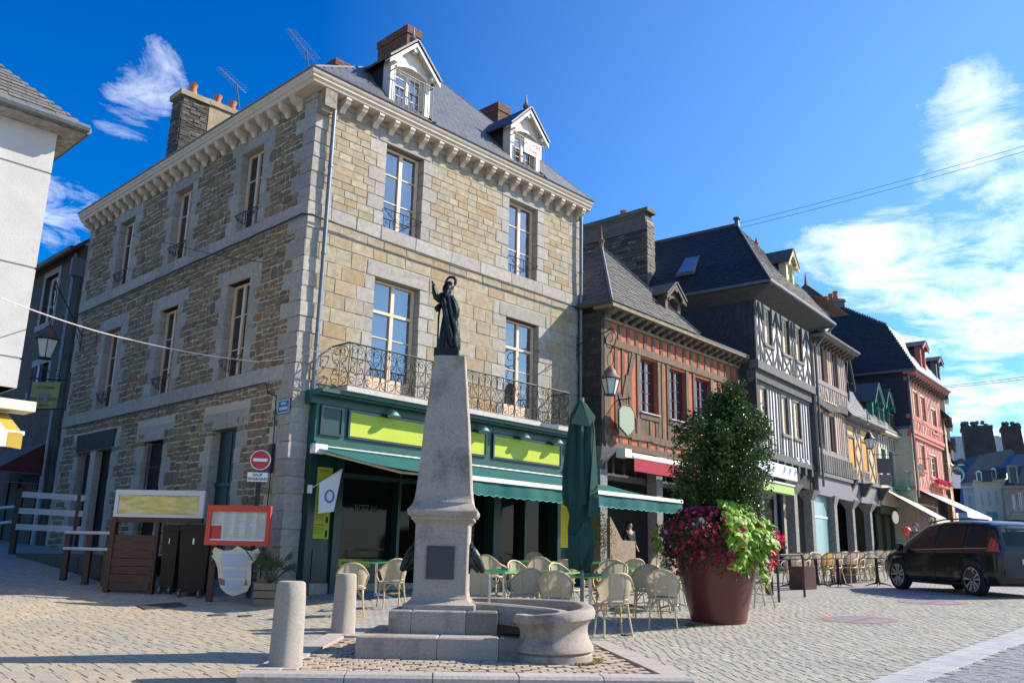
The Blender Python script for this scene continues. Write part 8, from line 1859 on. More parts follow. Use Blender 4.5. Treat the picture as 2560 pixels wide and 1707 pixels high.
wd9 = thing('far_dormer', 'large stone framed attic window in front of the bright blue roof at the right edge', 'dormer', at(*HP(1330, 860), 86)); P = at(*HP(1330, 870), 86); f9 = Fr((P.x, 86), 114); mb = MB(); mb.box(f9, -.42, -.26, 0, .2, P.z, P.z+1.5); mb.box(f9, .26, .42, 0, .2, P.z, P.z+1.5); mb.box(f9, -.46, .46, 0, .25, P.z+1.5, P.z+1.7); mb.build('frame', farm[2], wd9); mb = MB(); mb.box(f9, -.26, .26, .0, .1, P.z, P.z+1.5); mb.build('pane', glass_d, wd9)
mb = MB(); P0 = [at(*HP(x, y), 86.2) for x, y in ((1240, 665), (1370, 500), (1600, 490), (1600, 640))]; mb.slab(P0[::-1], 1.5); mb.build('roof', mat('bright_blue_slate', (.018, .045, .13), None, rough=.5), wd9)
gsh = thing('far_shopfront', 'pale turquoise shopfront fascia under the cream far house', 'sign', at(*HP(1060, 1280), 91)); mb = MB(); a, b = at(*HP(960, 1250), 91.4), at(*HP(1165, 1310), 91.4); mb.box(Fr((0, 91.4), 90), a.x, b.x, 0, .2, b.z-3, a.z); mb.build('fascia', mat('pale_turquoise', (.24, .46, .40), None), gsh)
# ---------------------------------------------------------------- white house at the left edge
PW = at(95, 640, 14.0); FW = Fr((PW.x, PW.y), AZR); zE = at(143, 337, 14).z
WH = thing('white_house', 'pale rendered corner house at the left edge with slate roof and shop awning', 'house', FW.w(-3, 0, .3))
wr = mat('pale_render', (.50, .47, .44), (.44, .415, .39), 2, .95, .35, 60, c3=(.38, .35, .32), s3=1.2, t3=.58); 
grv = [FW.px(60, 415)[1], FW.px(60, 665)[1], FW.px(30, 893)[1]]
zs_ = [3.6]+sorted(grv)+[zE+.3]
for k in range(len(zs_)-1): mb = MB(); mb.box(FW, -9, 0, -3, 0, zs_[k]+(.02 if k else 0), zs_[k+1]-.02); mb.build('wall_panel', wr, WH)
mb = MB(); mb.box(FW, -9, -.02, -3, -.02, 3.6, zE+.3); mb.build('wall_core', wr, WH)
warmw = mat('warm_beige_panel', (.62, .50, .36), None, rough=.7); mb = MB(); s_b = FW.px(24, 1140)[0]; s_c = FW.px(2, 1260)[0]; mb.box(FW, -9, -.42, -2.5, -.01, -.3, 3.6); mb.build('shop_wall', warmw, WH)
a = FW.px(0, 262); ov = .36; cr0 = FW.w(ov, ov, zE+.10); ea = [FW.w(-9, ov, zE+.10), cr0, FW.w(ov, -6, zE+.10)]; ap = [FW.w(-9, -3.2, zE+3.6), FW.w(-3.2, -3.2, zE+3.6), FW.w(-3.2, -6, zE+3.6)]
slab_out(FW, [ea[0], ea[1], ap[1], ap[0]], slate_old, WH); slab_out(FW, [ea[1], ea[2], ap[2], ap[1]], slate_old, WH, 'roof_side'); slate_rows(ea[0], ea[1], ap[1], ap[0], mat('grey_brown_slate', None, (.10, .09, .08), 18, .7, .5, 60, ramp=[(.15, .135, .12), (.12, .11, .10), (.18, .16, .14), (.10, .092, .085)]), WH, .17, .25)
mb = MB(); mb.box(FW, -9, ov-.02, -2, ov-.02, zE+.0, zE+.06); mb.build('soffit', mat('soffit_board', (.35, .32, .29), (.2, .17, .14), 6, .9), WH); mb = MB(); mb.tube([ea[0], ea[1]+FW.n*.05], .075, 8); mb.tube([ea[1], ea[2]], .075, 8)
for k in range(8): c = FW.w(ov-.4-k*.95, ov, zE+.10); mb.tube([c-FW.e*.04, c+FW.e*.04], .095, 8)
mb.build('gutter', lead, WH)
wa = thing('striped_awning', 'yellow and white striped shop awning in a cream case at the left edge', 'awning', FW.w(-.8, .6, 3)); yst = mat('yellow_stripe', (.60, .40, .05), (.52, .35, .05), 6, .85, trans=.2)
s1, zt = FW.px(92, 1005, .5); s1b, zb = FW.px(92, 1030, .5); mb = MB(); mb.box(FW, s1-6, s1, -.0, .5, zb-.0, zt); mb.build('case', mat('cream_case', (.74, .62, .46), None, rough=.5), wa)
s2, z2 = FW.px(57, 1083, .95); s3, z3 = FW.px(45, 1122, .95); w_st = .21
for k in range(14):
    a, b = s2-(k+1)*w_st, s2-k*w_st-.003; m_ = (yst, MATS['white_canvas'])[k % 2]; mb = MB(); mb.slab([FW.w(a, .95, z2), FW.w(b, .95, z2), FW.w(b, .1, zb-.02), FW.w(a, .1, zb-.02)], .012); mb.slab([FW.w(b, .96, z3+.02*sin(k*2)), FW.w(b, .95, z2), FW.w(a, .95, z2), FW.w(a, .96, z3+.02*sin(k*2+1))], .01); mb.slab([FW.w(a, .97, z3+.02*sin(k*2+1)), FW.w(a, .96, z2), FW.w(b, .96, z2), FW.w(b, .97, z3+.02*sin(k*2))], .01); mb.build('stripe', m_, wa)
mb = MB(); mb.box(FW, s2-4, s2+.02, .93, .97, z2-.03, z2+.03); mb.build('front_bar', white, wa)
# ---------------------------------------------------------------- grey house up the lane
FG = Fr(FL.w(12.95, .10, 0), AZR-90, -1); GH = thing('grey_house', 'dark grey rendered house up the lane with a sagging slate roof', 'house', FG.w(3, 0, .9))
g1 = FG.px(130, 690); g2 = FG.px(98, 720); 
def og(tl, br, o=0): a = FG.px(*tl, o); b = FG.px(*br, o); return (min(a[0], b[0]), max(a[0], b[0]), b[1], a[1])
ge = FG.px(200, 612, .3)[1]
gh = [(1.95, 3.15, FG.px(100, 815)[1], FG.px(130, 690)[1]), (1.6, 3.0, FG.px(80, 980)[1], FG.px(85, 918)[1])]
wall_core(FG, .0, 9, 0, ge+.2, gh, greyr, GH, th=.35, name='wall')
for k, (a, b, c, d) in enumerate(gh):
    window(GH, FG, a+.02, b-.02, c, d, o=-.2, fm=white if k == 0 else oak_b, gm_=glass_d, bars=(.4, .7)); mb = MB(); mb.box(FG, a-.2, a, -.1, .02, c-.1, d+.2); mb.box(FG, b, b+.2, -.1, .02, c-.1, d+.2); mb.box(FG, a-.2, b+.2, -.1, .021, d, d+.22); mb.box(FG, a-.25, b+.25, -.1, .06, c-.2, c); mb.build('window_surround', mat('grey_stone_trim', (.24, .235, .24), None), GH)
slab_out(FG, [FG.w(-.1, .35, ge), FG.w(9, .35, ge-.0), FG.w(9, -3.5, ge+3.4), FG.w(-.1, -3.5, ge+3.4)], slate_d, GH); slate_rows(FG.w(-.1, .35, ge), FG.w(9, .35, ge), FG.w(9, -3.5, ge+3.4), FG.w(-.1, -3.5, ge+3.4), slate_d, GH, .18, .25)
mb = MB(); mb.tube([FG.w(-.1, .4, ge-.03), FG.w(9, .4, ge-.03)], .08, 8); mb.build('gutter', iron, GH); pipe(FG, .25, .13, 3.2, ge-.1, GH, .055); mb = MB(); mb.tube([FG.w(.25, .13, 3.25), FG.w(.25, .13, .9)], .08, 10); mb.build('downpipe', mat('blue_grey_pipe', (.17, .21, .27), None, rough=.5), GH)
mb = MB(); mb.box(FG, .9, 2.6, -.3, -.2, .8, 3.4); mb.box(FG, 3.6, 4.6, -.3, -.2, .8, 3.4); [mb.box(FG, a, a+.05, -.2, .05, .8, 3.3) for a in (.85, 2.6, 3.55)]; mb.build('doorway', shade, GH)
mb = MB(); mb.box(FG, -.02, .12, -.4, .3, ge-.9, ge-.3); mb.build('rainwater_head', lead, GH)
ra = thing('lane_awning', 'faded dark red folding awning up the lane in front of the grey house', 'awning', FG.w(2, 1, 3)); dra = mat('dark_red_canvas', (.085, .018, .018), None, rough=.9); ptt = mat('grey_canvas', (.10, .09, .09), None)
sA, zA = FG.px(145, 1055, .0); sB, zB = FG.px(68, 1110, 1.3); 
mb = MB(); mb.slab([FG.w(.55, .05, 4.35), FG.w(3.9, .05, 4.35), FG.w(3.9, 1.5, 3.35), FG.w(.55, 1.5, 3.35)], .02); mb.build('canvas', ptt, ra); mb = MB(); mb.slab([FG.w(.55, .05, 4.33), FG.w(.55, 1.48, 3.33), FG.w(.55, .05, 3.33)], .01); mb.slab([FG.w(.55, .05, 3.33), FG.w(.55, 1.48, 3.33), FG.w(.55, .05, 4.33)], .01); mb.box(FG, .55, 3.9, 1.48, 1.5, 3.05, 3.34); mb.build('side_panel', dra, ra); mb = MB(); mb.tube([FG.w(.52, .05, 3.35), FG.w(.52, 1.5, 3.35), FG.w(3.9, 1.5, 3.35)], .02, 5); mb.tube([FG.w(.52, .05, 3.05), FG.w(.52, 1.5, 3.05), FG.w(3.9, 1.5, 3.05)], .02, 5); mb.build('frame', lead, ra)
# hanging sign with dolmen
Yd = 24.6; P0 = at(82, 950, Yd); P1 = at(150, 965, Yd-.0); P2 = at(145, 1028, Yd); P3 = at(76, 1020, Yd); ds = thing('hanging_sign', 'square yellow green hanging sign with a painted stone dolmen in the lane', 'sign', P3)
fd = Fr((P0.x, Yd), 91); w = P1.x-P0.x; zt_, zb_ = P0.z-.05, P3.z; mb = MB(); mb.box(fd, 0, w, -.03, 0, zb_, zt_); mb.build('board', mat('olive_yellow_board', (.22, .20, .055), (.30, .28, .10), 2.5, .7), ds)
mb = MB(); mb.box(fd, .0, w, 0, .004, zb_+(zt_-zb_)*.28, zb_+(zt_-zb_)*.42); mb.build('painted_heath', mat('heath_paint', (.16, .07, .06), (.2, .14, .06), 6), ds)
stp = mat('stone_paint', (.16, .19, .20), None); H = zt_-zb_
mb = MB(); mb.prism(fd, [(w*.20, zb_+H*.46), (w*.72, zb_+H*.44), (w*.76, zb_+H*.50), (w*.55, zb_+H*.60), (w*.35, zb_+H*.60), (w*.2, zb_+H*.52)], .004, .012); mb.prism(fd, [(w*.26, zb_+H*.26), (w*.34, zb_+H*.26), (w*.33, zb_+H*.46), (w*.27, zb_+H*.46)], .004, .012); mb.prism(fd, [(w*.48, zb_+H*.22), (w*.66, zb_+H*.22), (w*.60, zb_+H*.46), (w*.46, zb_+H*.46)], .004, .012); mb.build('painted_dolmen', stp, ds)
text_part('Le Dolmen', H*.17, mat('blue_grey_letters', (.10, .14, .15), None), ds, fd.w(w*.5, .01, zb_+H*.80), fd.rot, sx=.85); text_part('Crêperie', H*.13, mat('olive_letters', (.11, .10, .04), None), ds, fd.w(w*.5, .01, zb_+H*.12), fd.rot, sx=.95)
mb = MB(); mb.tube([fd.w(-.1, .0, zt_+.10), fd.w(w+.25, 0, zt_+.06)], .022, 5); mb.tube([fd.w(w+.25, 0, zt_+.3), fd.w(w+.25, 0, zb_-.05)], .03, 5); mb.tube([fd.w(w*.3, 0, zb_-.03), fd.w(w+.25, 0, zb_+.0)], .018, 4)
for c_ in (.4, .85): mb.tube([fd.w(w*c_+.14*cos(a)*(1-a/9), 0, zt_+.24+.14*sin(a)*(1-a/9)) for a in [i*.5 for i in range(14)]], .012, 4)
mb.build('bracket', iron, ds)
bt_ = thing('striped_cloth', 'blue and white striped cloth hanging at a window up the lane', 'cloth', FG.w(2.2, .1, 5)); zf0, zf1 = gh[1][2]-.6, gh[1][3]-.1; mb = MB(); mb2 = MB()
for k in range(5): (mb if k % 2 else mb2).box(FG, 1.75+k*.2, 1.95+k*.2, .12+.03*(k % 3), .14+.03*(k % 3), zf0+.05*k, zf1)
mb.build('white_stripes', mat('bluish_white', (.35, .36, .55), None), bt_); mb2.build('dark_stripes', mat('navy_cloth', (.02, .02, .05), None), bt_)
LP = at(116, 868, 21.5); lantern(LP, FL.w(12.3, 0, 0), 'rusty capped lantern on a long iron bracket at the left end of the stone house', 1.12, cap=mat('rusty_copper', (.11, .055, .035), None, rough=.6))
# ================================================================ the parked car
g_r, g_f = gpt(2436, 1490), gpt(2247, 1466)
hd = Vector((g_f.x-g_r.x, g_f.y-g_r.y, 0)); WBL = 2.73; hd.normalize()
hd = Vector((-.165, .986, 0)).normalized()
carO = Vector((g_r.x, g_r.y, 0)); lf = Vector((-hd.y, hd.x, 0))   # left of travel
RW = Vector((g_r.x, g_r.y, gz(g_r.x, g_r.y)))
zf = gz(RW.x+hd.x*WBL, RW.y+hd.y*WBL); fw = (Vector((hd.x, hd.y, 0))*WBL+UP*(zf-RW.z)).normalized(); upc = fw.cross(lf)*-1; upc = lf.cross(fw)*-1 if lf.cross(fw).z < 0 else lf.cross(fw)
upc = fw.cross(lf) if fw.cross(lf).z > 0 else lf.cross(fw)
# car coordinates: x forward from the rear axle, y left from the centre line, z up from the ground
HWc = .90
def C_(x, y, z): return RW + fw*x + lf*(y-HWc+.02) + upc*z
car = thing('parked_car', 'black compact people carrier parked at the right, seen from its rear left side', 'car', C_(1.3, 0, 0))
paint = mat('black_car_paint', (.010, .010, .013), (.012, .012, .015), 3, .24, coat=.25, spec=.35); cglass = mat('car_glass', (.010, .014, .017), None, rough=.12, spec=.22)
stn = [ # x, roof z, half width factor, belt z, roof half width, sill z, floor
 (-.78, .98, .70, .93, .62, .42), (-.74, 1.20, .78, .98, .66, .30), (-.66, 1.40, .84, 1.0, .66, .25), (-.52, 1.53, .87, 1.0, .64, .24), (-.25, 1.60, .90, 1.0, .62, .22), (.2, 1.635, .915, .99, .61, .20), (.8, 1.64, .92, .975, .61, .19), (1.3, 1.625, .92, .96, .61, .19),
 (1.75, 1.57, .92, .945, .60, .19), (2.15, 1.45, .915, .935, .60, .19), (2.5, 1.27, .91, .925, .62, .20), (2.8, 1.08, .90, .91, .66, .22), (3.05, .985, .88, .86, .68, .24), (3.3, .92, .84, .78, .66, .26), (3.5, .83, .76, .68, .60, .28), (3.62, .68, .66, .58, .52, .30), (3.66, .52, .60, .48, .5, .34)]
def section(st):
    x, rz, hw, bz, rw, sz = st
    return [(hw*.90, sz), (hw*.985, sz+.14), (hw, (sz+bz)/2), (hw*.985, bz-.10), (hw*.955, bz), (hw*.955+(rw-hw*.955)*.45, bz+(rz-bz)*.5), (rw+.03, rz-(rz-bz)*.12), (rw*.75, rz-(rz-bz)*.02), (rw*.35, rz), (0, rz+.004)]
def interp(x):
    for a, b in zip(stn, stn[1:]):
        if a[0] <= x <= b[0]: t = (x-a[0])/(b[0]-a[0]); return tuple(p+(q-p)*t for p, q in zip(a, b))
    return stn[0] if x < stn[0][0] else stn[-1]
xsn = []
for a, b in zip(stn, stn[1:]):
    for k in range(3): xsn.append(a[0]+(b[0]-a[0])*k/3)
xsn.append(stn[-1][0])
def csm(P, q): # point on smoothed section by index parameter
    i = min(int(q), len(P)-2); t = q-i; p0, p1, p2, p3 = P[max(i-1, 0)], P[i], P[i+1], P[min(i+2, len(P)-1)]
    return tuple(.5*((2*p1[k])+(-p0[k]+p2[k])*t+(2*p0[k]-5*p1[k]+4*p2[k]-p3[k])*t*t+(-p0[k]+3*p1[k]-3*p2[k]+p3[k])*t*t*t) for k in (0, 1))
NQ = 27
def ring(x): P = section(interp(x)); half = [csm(P, (len(P)-1)*j/NQ) for j in range(NQ+1)]; return half
mb = MB(); vs = []
for x in xsn: h = ring(x); vs += [C_(x, y, z) for y, z in h]+[C_(x, -y, z) for y, z in reversed(h[:-1])]
m_ = 2*NQ+1; k = len(xsn)
fs = [(i*m_+j, i*m_+j+1, (i+1)*m_+j+1, (i+1)*m_+j) for i in range(k-1) for j in range(m_-1)]+[(i*m_+m_-1, i*m_, (i+1)*m_, (i+1)*m_+m_-1) for i in range(k-1)]+[tuple(range(m_)), tuple((k-1)*m_+j for j in reversed(range(m_)))]
mb.add(vs, fs, 0, True); body = mb.build('body', paint, car)
# wheel wells cut out
WR = .35
for wx_ in (0, WBL):
    cb = MB(); cb.tube([C_(wx_, .5, WR+.02), C_(wx_, 1.2, WR+.02)], .435, 32); cb.tube([C_(wx_, -.5, WR+.02), C_(wx_, -1.2, WR+.02)], .435, 32)
    cu = cb.build('cutter', paint, car); md = body.modifiers.new('b', 'BOOLEAN'); md.object = cu; md.operation = 'DIFFERENCE'; md.solver = 'EXACT'
    dg = bpy.context.evaluated_depsgraph_get(); nm = bpy.data.meshes.new_from_object(body.evaluated_get(dg)); body.modifiers.clear(); nm.set_sharp_from_angle(angle=radians(35)); body.data = nm; bpy.data.objects.remove(cu)
def patch(name, x0f, x1f, q0, q1, m, side=1, off=.006, nx_=14, nq=6, xq=None):
    "piece of skin between two section parameters, offset outwards"
    mb = MB(); vs = []
    for i in range(nx_+1):
        for j in range(nq+1):
            q = q0+(q1-q0)*j/nq; xa, xb = x0f(j/nq) if callable(x0f) else x0f, x1f(j/nq) if callable(x1f) else x1f; x = xa+(xb-xa)*i/nx_
            P = section(interp(x)); y, z = csm(P, q); y2, z2 = csm(P, q+.05); n = (z2-z, -(y2-y)); L = hypot(*n) or 1; y += n[0]/L*off; z += n[1]/L*off; vs.append(C_(x, side*y, z))
    mb.add(vs, [(i*(nq+1)+j, (i+1)*(nq+1)+j, (i+1)*(nq+1)+j+1, i*(nq+1)+j+1) for i in range(nx_) for j in range(nq)], 0, True); return mb.build(name, m, car)
for sd in (1, -1):
    patch('front_side_window', 1.28, lambda t: 2.62-.80*t, 4.15, 6.0, cglass, sd); patch('rear_side_window', .28, 1.20, 4.15, 6.0, cglass, sd); patch('quarter_window', lambda t: -.42+.05*t, .20, 4.25, 5.9, cglass, sd); patch('quarter_light', lambda t: 2.66, lambda t: 2.78-.1*t, 4.1, 4.4, cglass, sd)
    patch('door_line', 1.235, 1.25, .8, 5.9, black, sd, .004, 2, 20); patch('door_line', .25, .262, 1.5, 5.9, black, sd, .004, 2, 20); patch('sill_trim', .45, 2.3, .25, .7, mat('dark_trim', (.02, .02, .021), None, rough=.6), sd, .012)
    patch('window_trim', -.45, 2.7, 4.02, 4.12, mat('chrome_trim', (.3, .3, .32), None, rough=.25, metal=.9), sd, .010)
    # tail lamp wraps the corner
    patch('tail_lamp', lambda t: -.755+.04*t, lambda t: -.44-.10*t, 3.55, 4.95, mat('tail_lamp_red', (.55, .02, .012), (.35, .012, .01), 9, .2, coat=.8), sd, .012)
    patch('head_lamp', 3.20, 3.58, 3.0, 3.7, mat('head_lamp_glass', (.5, .5, .52), None, rough=.1), sd, .012)
    mb = MB(); c0 = C_(2.45, sd*.99, 1.0); mb.lathe((0, 0, 0), [(.02, -.10), (.085, -.07), (.10, 0), (.085, .07), (.02, .10)], 14); mb.V = [tuple(C_(2.42+v[0]*.7, sd*1.02+v[1]*1.25, 1.02+v[2])) for v in mb.V]; mb.build('mirror', paint, car)
    for xh in (1.05, .05): mb = MB(); mb.tube([C_(xh, sd*.935, .84), C_(xh+.02, sd*.965, .845), C_(xh+.18, sd*.965, .85), C_(xh+.2, sd*.935, .85)], .014, 6); mb.build('door_handle', paint, car)
    mb = MB(); mb.tube([C_(-.3, sd*.60, 1.62), C_(.3, sd*.62, 1.665), C_(1.2, sd*.62, 1.66), C_(1.75, sd*.60, 1.59)], .018, 6); mb.build('roof_rail', MATS['dark_trim'], car)
# rear: window, plate, bumper, lights
def rearpatch(name, y0, y1, z0, z1, m, off=.01, n=10):
    mb = MB(); vs = []
    def xr(y, z):
        # rear surface: first station whose section still contains (y, z)
        for x in [(-.79+.01*i) for i in range(60)]:
            P = section(interp(max(x, -.78))); zt = P[-1][1]; w = max(p[0] for p in P if True)
            # half width at height z
            for a, b in zip(P, P[1:]):
                if min(a[1], b[1]) <= z <= max(a[1], b[1]) and abs(b[1]-a[1]) > 1e-6:
                    yw = a[0]+(b[0]-a[0])*(z-a[1])/(b[1]-a[1])
                    if abs(y) <= yw: return x
        return -.2
    for i in range(n+1):
        for j in range(n+1): y = y0+(y1-y0)*i/n; z = z0+(z1-z0)*j/n; vs.append(C_(xr(y, z)-off, y, z))
    mb.add(vs, [(i*(n+1)+j, i*(n+1)+j+1, (i+1)*(n+1)+j+1, (i+1)*(n+1)+j) for i in range(n) for j in range(n)], 0, True); return mb.build(name, m, car)
rearpatch('rear_window', -.58, .58, 1.08, 1.46, cglass, .012); rearpatch('rear_bumper', -.70, .70, .43, .60, MATS['dark_trim'], .03)
mb = MB(); mb.hexa([C_(x, y, z) for z in (.70, .81) for x, y in ((-.80, -.27), (-.80, .27), (-.785, .27), (-.785, -.27))]); mb.build('number_plate', mat('plate_blue_white', (.35, .5, .6), None, rough=.4), car)
mb = MB(); mb.tube([C_(-.35, .2, 1.62), C_(-.62, .2, 1.86)], .006, 5); mb.build('aerial', black, car); mb = MB(); mb.cbox(C_(-.79, .58, .5), (.10, .02, .04), None); mb.build('reflector', MATS['tail_lamp_red'], car)
tyre = mat('tyre', (.012, .012, .012), None, rough=.85); rimm = mat('alloy', (.50, .48, .46), None, rough=.4, metal=.3)
for wx_ in (0, WBL):
    for sd in (1, -1):
        def Wp(r, a, y): return C_(wx_+r*cos(a), sd*(y), WR+r*sin(a))
        n = 36; prof = [(.255, .70), (.32, .70), (.345, .72), (.35, .76), (.35, .87), (.34, .915), (.30, .925), (.265, .915), (.255, .87)]
        vs = [Wp(r, 2*pi*j/n, y) for r, y in prof for j in range(n)]; p = len(prof); mb = MB(); mb.add(vs, [(i*n+j, i*n+(j+1) % n, ((i+1) % p)*n+(j+1) % n, ((i+1) % p)*n+j) for i in range(p) for j in range(n)], 0, True); wh = mb.build('wheel', tyre, car)
        mb = MB(); prof = [(.262, .70), (.262, .912), (.246, .912), (.235, .84), (.22, .74), (.02, .74)]; vs = [Wp(r, 2*pi*j/n, y) for r, y in prof for j in range(n)]; mb.add(vs, [(i*n+j, i*n+(j+1) % n, (i+1)*n+(j+1) % n, (i+1)*n+j) for i in range(5) for j in range(n)], 0, True)
        mb.build('brake', MATS['dark_trim'], wh); mb = MB()
        for s5 in range(5):
            for dd in (-.13, .13):
                a = 2*pi*s5/5+pi/2; da = .11*(1 if dd > 0 else -1); mb.add([Wp(.04, a+dd*2.2-.25, .900), Wp(.04, a+dd*2.2+.25, .900), Wp(.252, a+dd*1.9+.09, .912), Wp(.252, a+dd*1.9-.09, .912), Wp(.04, a+dd*2.2-.25, .82), Wp(.04, a+dd*2.2+.25, .82), Wp(.252, a+dd*1.9+.09, .84), Wp(.252, a+dd*1.9-.09, .84)], [(0, 1, 2, 3), (4, 7, 6, 5), (0, 4, 5, 1), (1, 5, 6, 2), (3, 2, 6, 7), (0, 3, 7, 4)])
        vs = [Wp(.05, 2*pi*j/12, .87) for j in range(12)]+[Wp(.05, 2*pi*j/12, .83) for j in range(12)]; mb.add(vs, [tuple(range(12))]+[(i, i+12, (i+1) % 12+12, (i+1) % 12) for i in range(12)])
        vs = [Wp(r, 2*pi*j/n, y) for r, y in ((.262, .914), (.246, .918), (.244, .86)) for j in range(n)]; mb.add(vs, [(i*n+j, i*n+(j+1) % n, (i+1)*n+(j+1) % n, (i+1)*n+j) for i in range(2) for j in range(n)], 0, True)
        mb.build('rim', rimm, wh)
# ================================================================ people
def chain(name, verts, edges, radii, m, parent, root=0, sub=1):
    me = bpy.data.meshes.new(name); me.from_pydata(verts, edges, []); o = bpy.data.objects.new(name, me); col.objects.link(o); me.materials.append(m)
    o.modifiers.new('s', 'SKIN'); sd = me.skin_vertices[0].data
    for i, r in enumerate(radii): sd[i].radius = (r, r) if not isinstance(r, tuple) else r
    sd[root].use_root = True; sb = o.modifiers.new('u', 'SUBSURF'); sb.levels = sb.render_levels = sub
    dg = bpy.context.evaluated_depsgraph_get(); nm = bpy.data.meshes.new_from_object(o.evaluated_get(dg)); bpy.data.objects.remove(o)
    for p in nm.polygons: p.use_smooth = True
    nm.materials.clear(); nm.materials.append(m); q = newobj(name, nm, parent); return q
skinm = mat('skin', (.50, .28, .19), None, rough=.6)
def person(P, rot, label, top, bottom, hairc, H=1.72):
    t_ = thing('person', label, 'person', (0, 0, 0)); k = H/1.72
    V = [(0, 0, .95), (0, 0, 1.12), (0, .01, 1.32), (0, .0, 1.45), (0, .01, 1.53), (0, .015, 1.60), (0, .01, 1.68), (.10, 0, .90), (.11, .01, .50), (.12, 0, .10), (.12, .14, .04), (-.10, 0, .90), (-.11, .01, .50), (-.12, 0, .10), (-.12, .14, .04),
         (.17, 0, 1.40), (.23, -.02, 1.14), (.22, .12, .95), (.21, .19, .88), (-.17, 0, 1.40), (-.23, -.02, 1.14), (-.22, .10, .93), (-.21, .16, .86)]
    E = [(0, 1), (1, 2), (2, 3), (3, 4), (4, 5), (5, 6), (0, 7), (7, 8), (8, 9), (9, 10), (0, 11), (11, 12), (12, 13), (13, 14), (2, 15), (15, 16), (16, 17), (17, 18), (2, 19), (19, 20), (20, 21), (21, 22)]
    Rr = [(.14, .10), (.13, .09), (.16, .10), (.06, .06), (.055, .055), (.085, .095), (.075, .085), .085, .055, .038, .035, .085, .055, .038, .035, .055, .042, .033, .035, .055, .042, .033, .035]
    sc2 = lambda L: [(a*k, b*k, c*k) for a, b, c in L]
    b = chain('body', sc2(V), E, Rr, skinm, t_, sub=2)
    for sx in (.22, -.22): # five fingers each
        for f_ in range(4): mb = MB(); z0 = .85; yb = .19 if sx > 0 else .165; mb.tube([(sx*.96+(f_-1.5)*.014, yb, z0), (sx*.96+(f_-1.5)*.016, yb+.03, z0-.035), (sx*.96+(f_-1.5)*.016, yb+.03, z0-.07+.006*abs(f_-1.5))], [.009, .008, .006], 5); mb.build('finger', skinm, t_)
        mb = MB(); mb.tube([(sx*.84, .17, .88), (sx*.76, .19, .85), (sx*.76, .20, .82)], [.011, .010, .007], 5); mb.build('thumb', skinm, t_)
    chain('jacket', sc2([(0, 0, .92), (0, 0, 1.12), (0, .01, 1.32), (0, 0, 1.42), (.18, 0, 1.40), (.235, -.02, 1.14), (.225, .10, .97), (-.18, 0, 1.40), (-.235, -.02, 1.14), (-.225, .085, .955)]), [(0, 1), (1, 2), (2, 3), (2, 4), (4, 5), (5, 6), (2, 7), (7, 8), (8, 9)], [(.165, .125), (.155, .115), (.18, .125), (.075, .075), .075, .06, .048, .075, .06, .048], top, t_, sub=2)
    chain('trousers', sc2([(0, 0, .98), (.10, 0, .88), (.11, .01, .50), (.12, 0, .12), (-.10, 0, .88), (-.11, .01, .50), (-.12, 0, .12)]), [(0, 1), (1, 2), (2, 3), (0, 4), (4, 5), (5, 6)], [(.15, .115), .10, .072, .06, .10, .072, .06], bottom, t_, sub=2)
    mb = MB(); mb.lathe((0, -.012*k, 1.64*k), [(.088, -.06), (.108, .0), (.104, .06), (.07, .108), (.01, .122)], 16); 
    mb.V = [v if v[1] < .04 or v[2] > 1.66*k else (v[0], min(v[1], .05), v[2]) for v in mb.V]; mb.build('hair', hairc, t_)
    mb = MB(); 
    for sx in (-.03, .03): mb.lathe((sx, .098*k, 1.615*k), [(.002, -.01), (.010, 0), (.002, .01)], 6)
    mb.build('eyes', black, t_); mb = MB(); mb.tube([(0, .10, 1.61*k), (0, .125, 1.575*k), (0, .10, 1.565*k)], [.008, .014, .008], 5); mb.build('nose', skinm, t_); mb = MB(); mb.cbox((0, .100, 1.54*k), (.045, .012, .01)); mb.build('mouth', mat('lips', (.4, .12, .1), None), t_)
    for c_ in list(bpy.data.objects):
        if c_.parent == t_: c_.matrix_parent_inverse = Matrix.Identity(4)
    t_.location = P; t_.rotation_euler = (0, 0, rot); return t_
def pgp(x, y, h, Ymin): P = at(x, y, Ymin); return Vector((P.x, P.y, gz(P.x, P.y)))
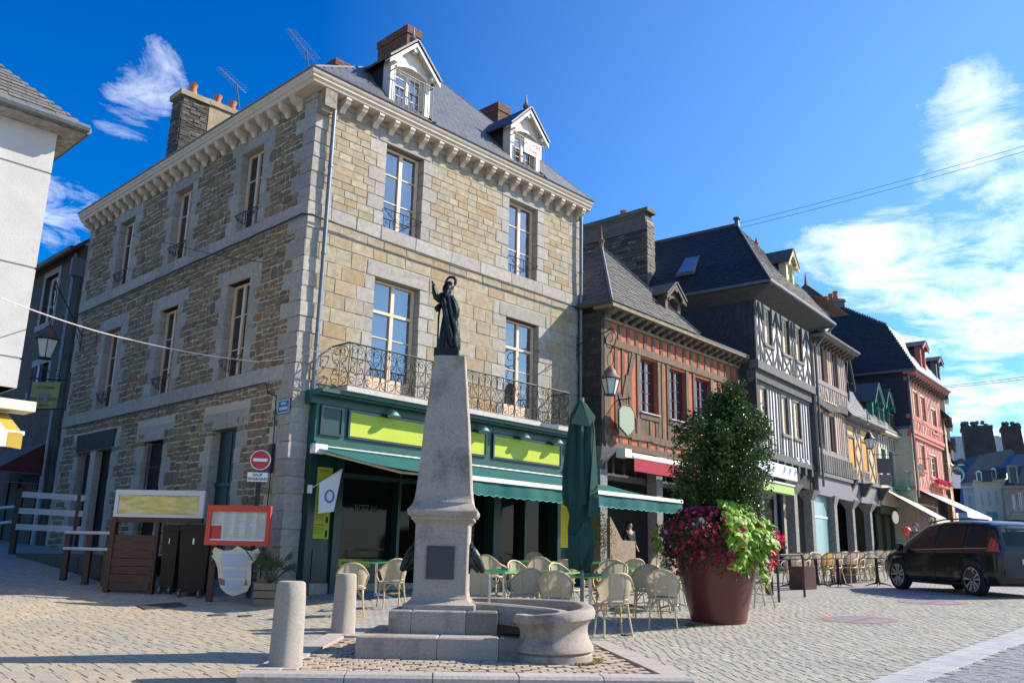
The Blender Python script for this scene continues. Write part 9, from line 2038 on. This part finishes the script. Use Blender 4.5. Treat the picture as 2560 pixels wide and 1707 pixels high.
def by_head(x, ytop, H, lab, *a, **k):
    best = None
    P = at(x, ytop, 33 if x < 2300 else 36); H = min(1.85, max(1.6, P.z-gz(P.x, P.y))); return person(Vector((P.x, P.y, gz(P.x, P.y))), a[0], lab, *a[1:], H=H)
grey_h = mat('grey_hair', (.16, .15, .14), None, rough=.9); blond = mat('blond_hair', (.45, .30, .13), None, rough=.9); bk = mat('black_hair', (.015, .012, .01), None, rough=.8)
by_head(2287, 1309, 1.72, 'grey haired person walking behind the black car by the far shops', 2.2, mat('slate_jacket', (.10, .11, .13), None), mat('navy_trousers', (.02, .025, .05), None), grey_h)
by_head(2327, 1291, 1.66, 'blond person standing under the far cream awning', 2.6, mat('tan_top', (.35, .22, .12), None), mat('brown_trousers', (.06, .04, .03), None), blond)
Pq = FRD.w(3.3, -1.4, 0); person(Vector((Pq.x, Pq.y, gz(Pq.x, Pq.y)+.15)), -2.4, 'person in black top and red apron standing in the dark arcade', mat('black_top', (.012, .012, .014), None), mat('red_apron', (.22, .015, .012), None), bk, 1.7)
for n_, lab in (('protected', ''),): pass
ob = thing('traffic_ball', 'round orange display ball outside the far shop left of the car roof', 'display', at(*G_px(962, 712), 40)); mb = MB(); P = at(*G_px(962, 712), 40); mb.lathe(P, [(.02, -.20), (.10, -.18), (.17, -.10), (.20, 0), (.17, .10), (.10, .18), (.02, .20)], 18); mb.build('ball', mat('orange_plastic', (.75, .09, .02), None, rough=.4), ob); mb = MB(); mb.tube([Vector((P.x, P.y, gz(P.x, P.y))), P-UP*.18], .02, 6); mb.build('stand', iron, ob)
ov_ = thing('oval_sign', 'pale oval display board in the cream house shop window', 'sign', at(*G_px(868, 605), 40.5)); P = at(*G_px(868, 605), 40.5); f9 = Fr((P.x, 40.5), 60); mb = MB(); mb.prism(f9, [(.22*cos(2*pi*i/20), P.z+.28*sin(2*pi*i/20)) for i in range(20)], 0, .05); mb.build('board', mat('pale_board', (.4, .36, .28), None), ov_)
bpy.context.view_layer.update()
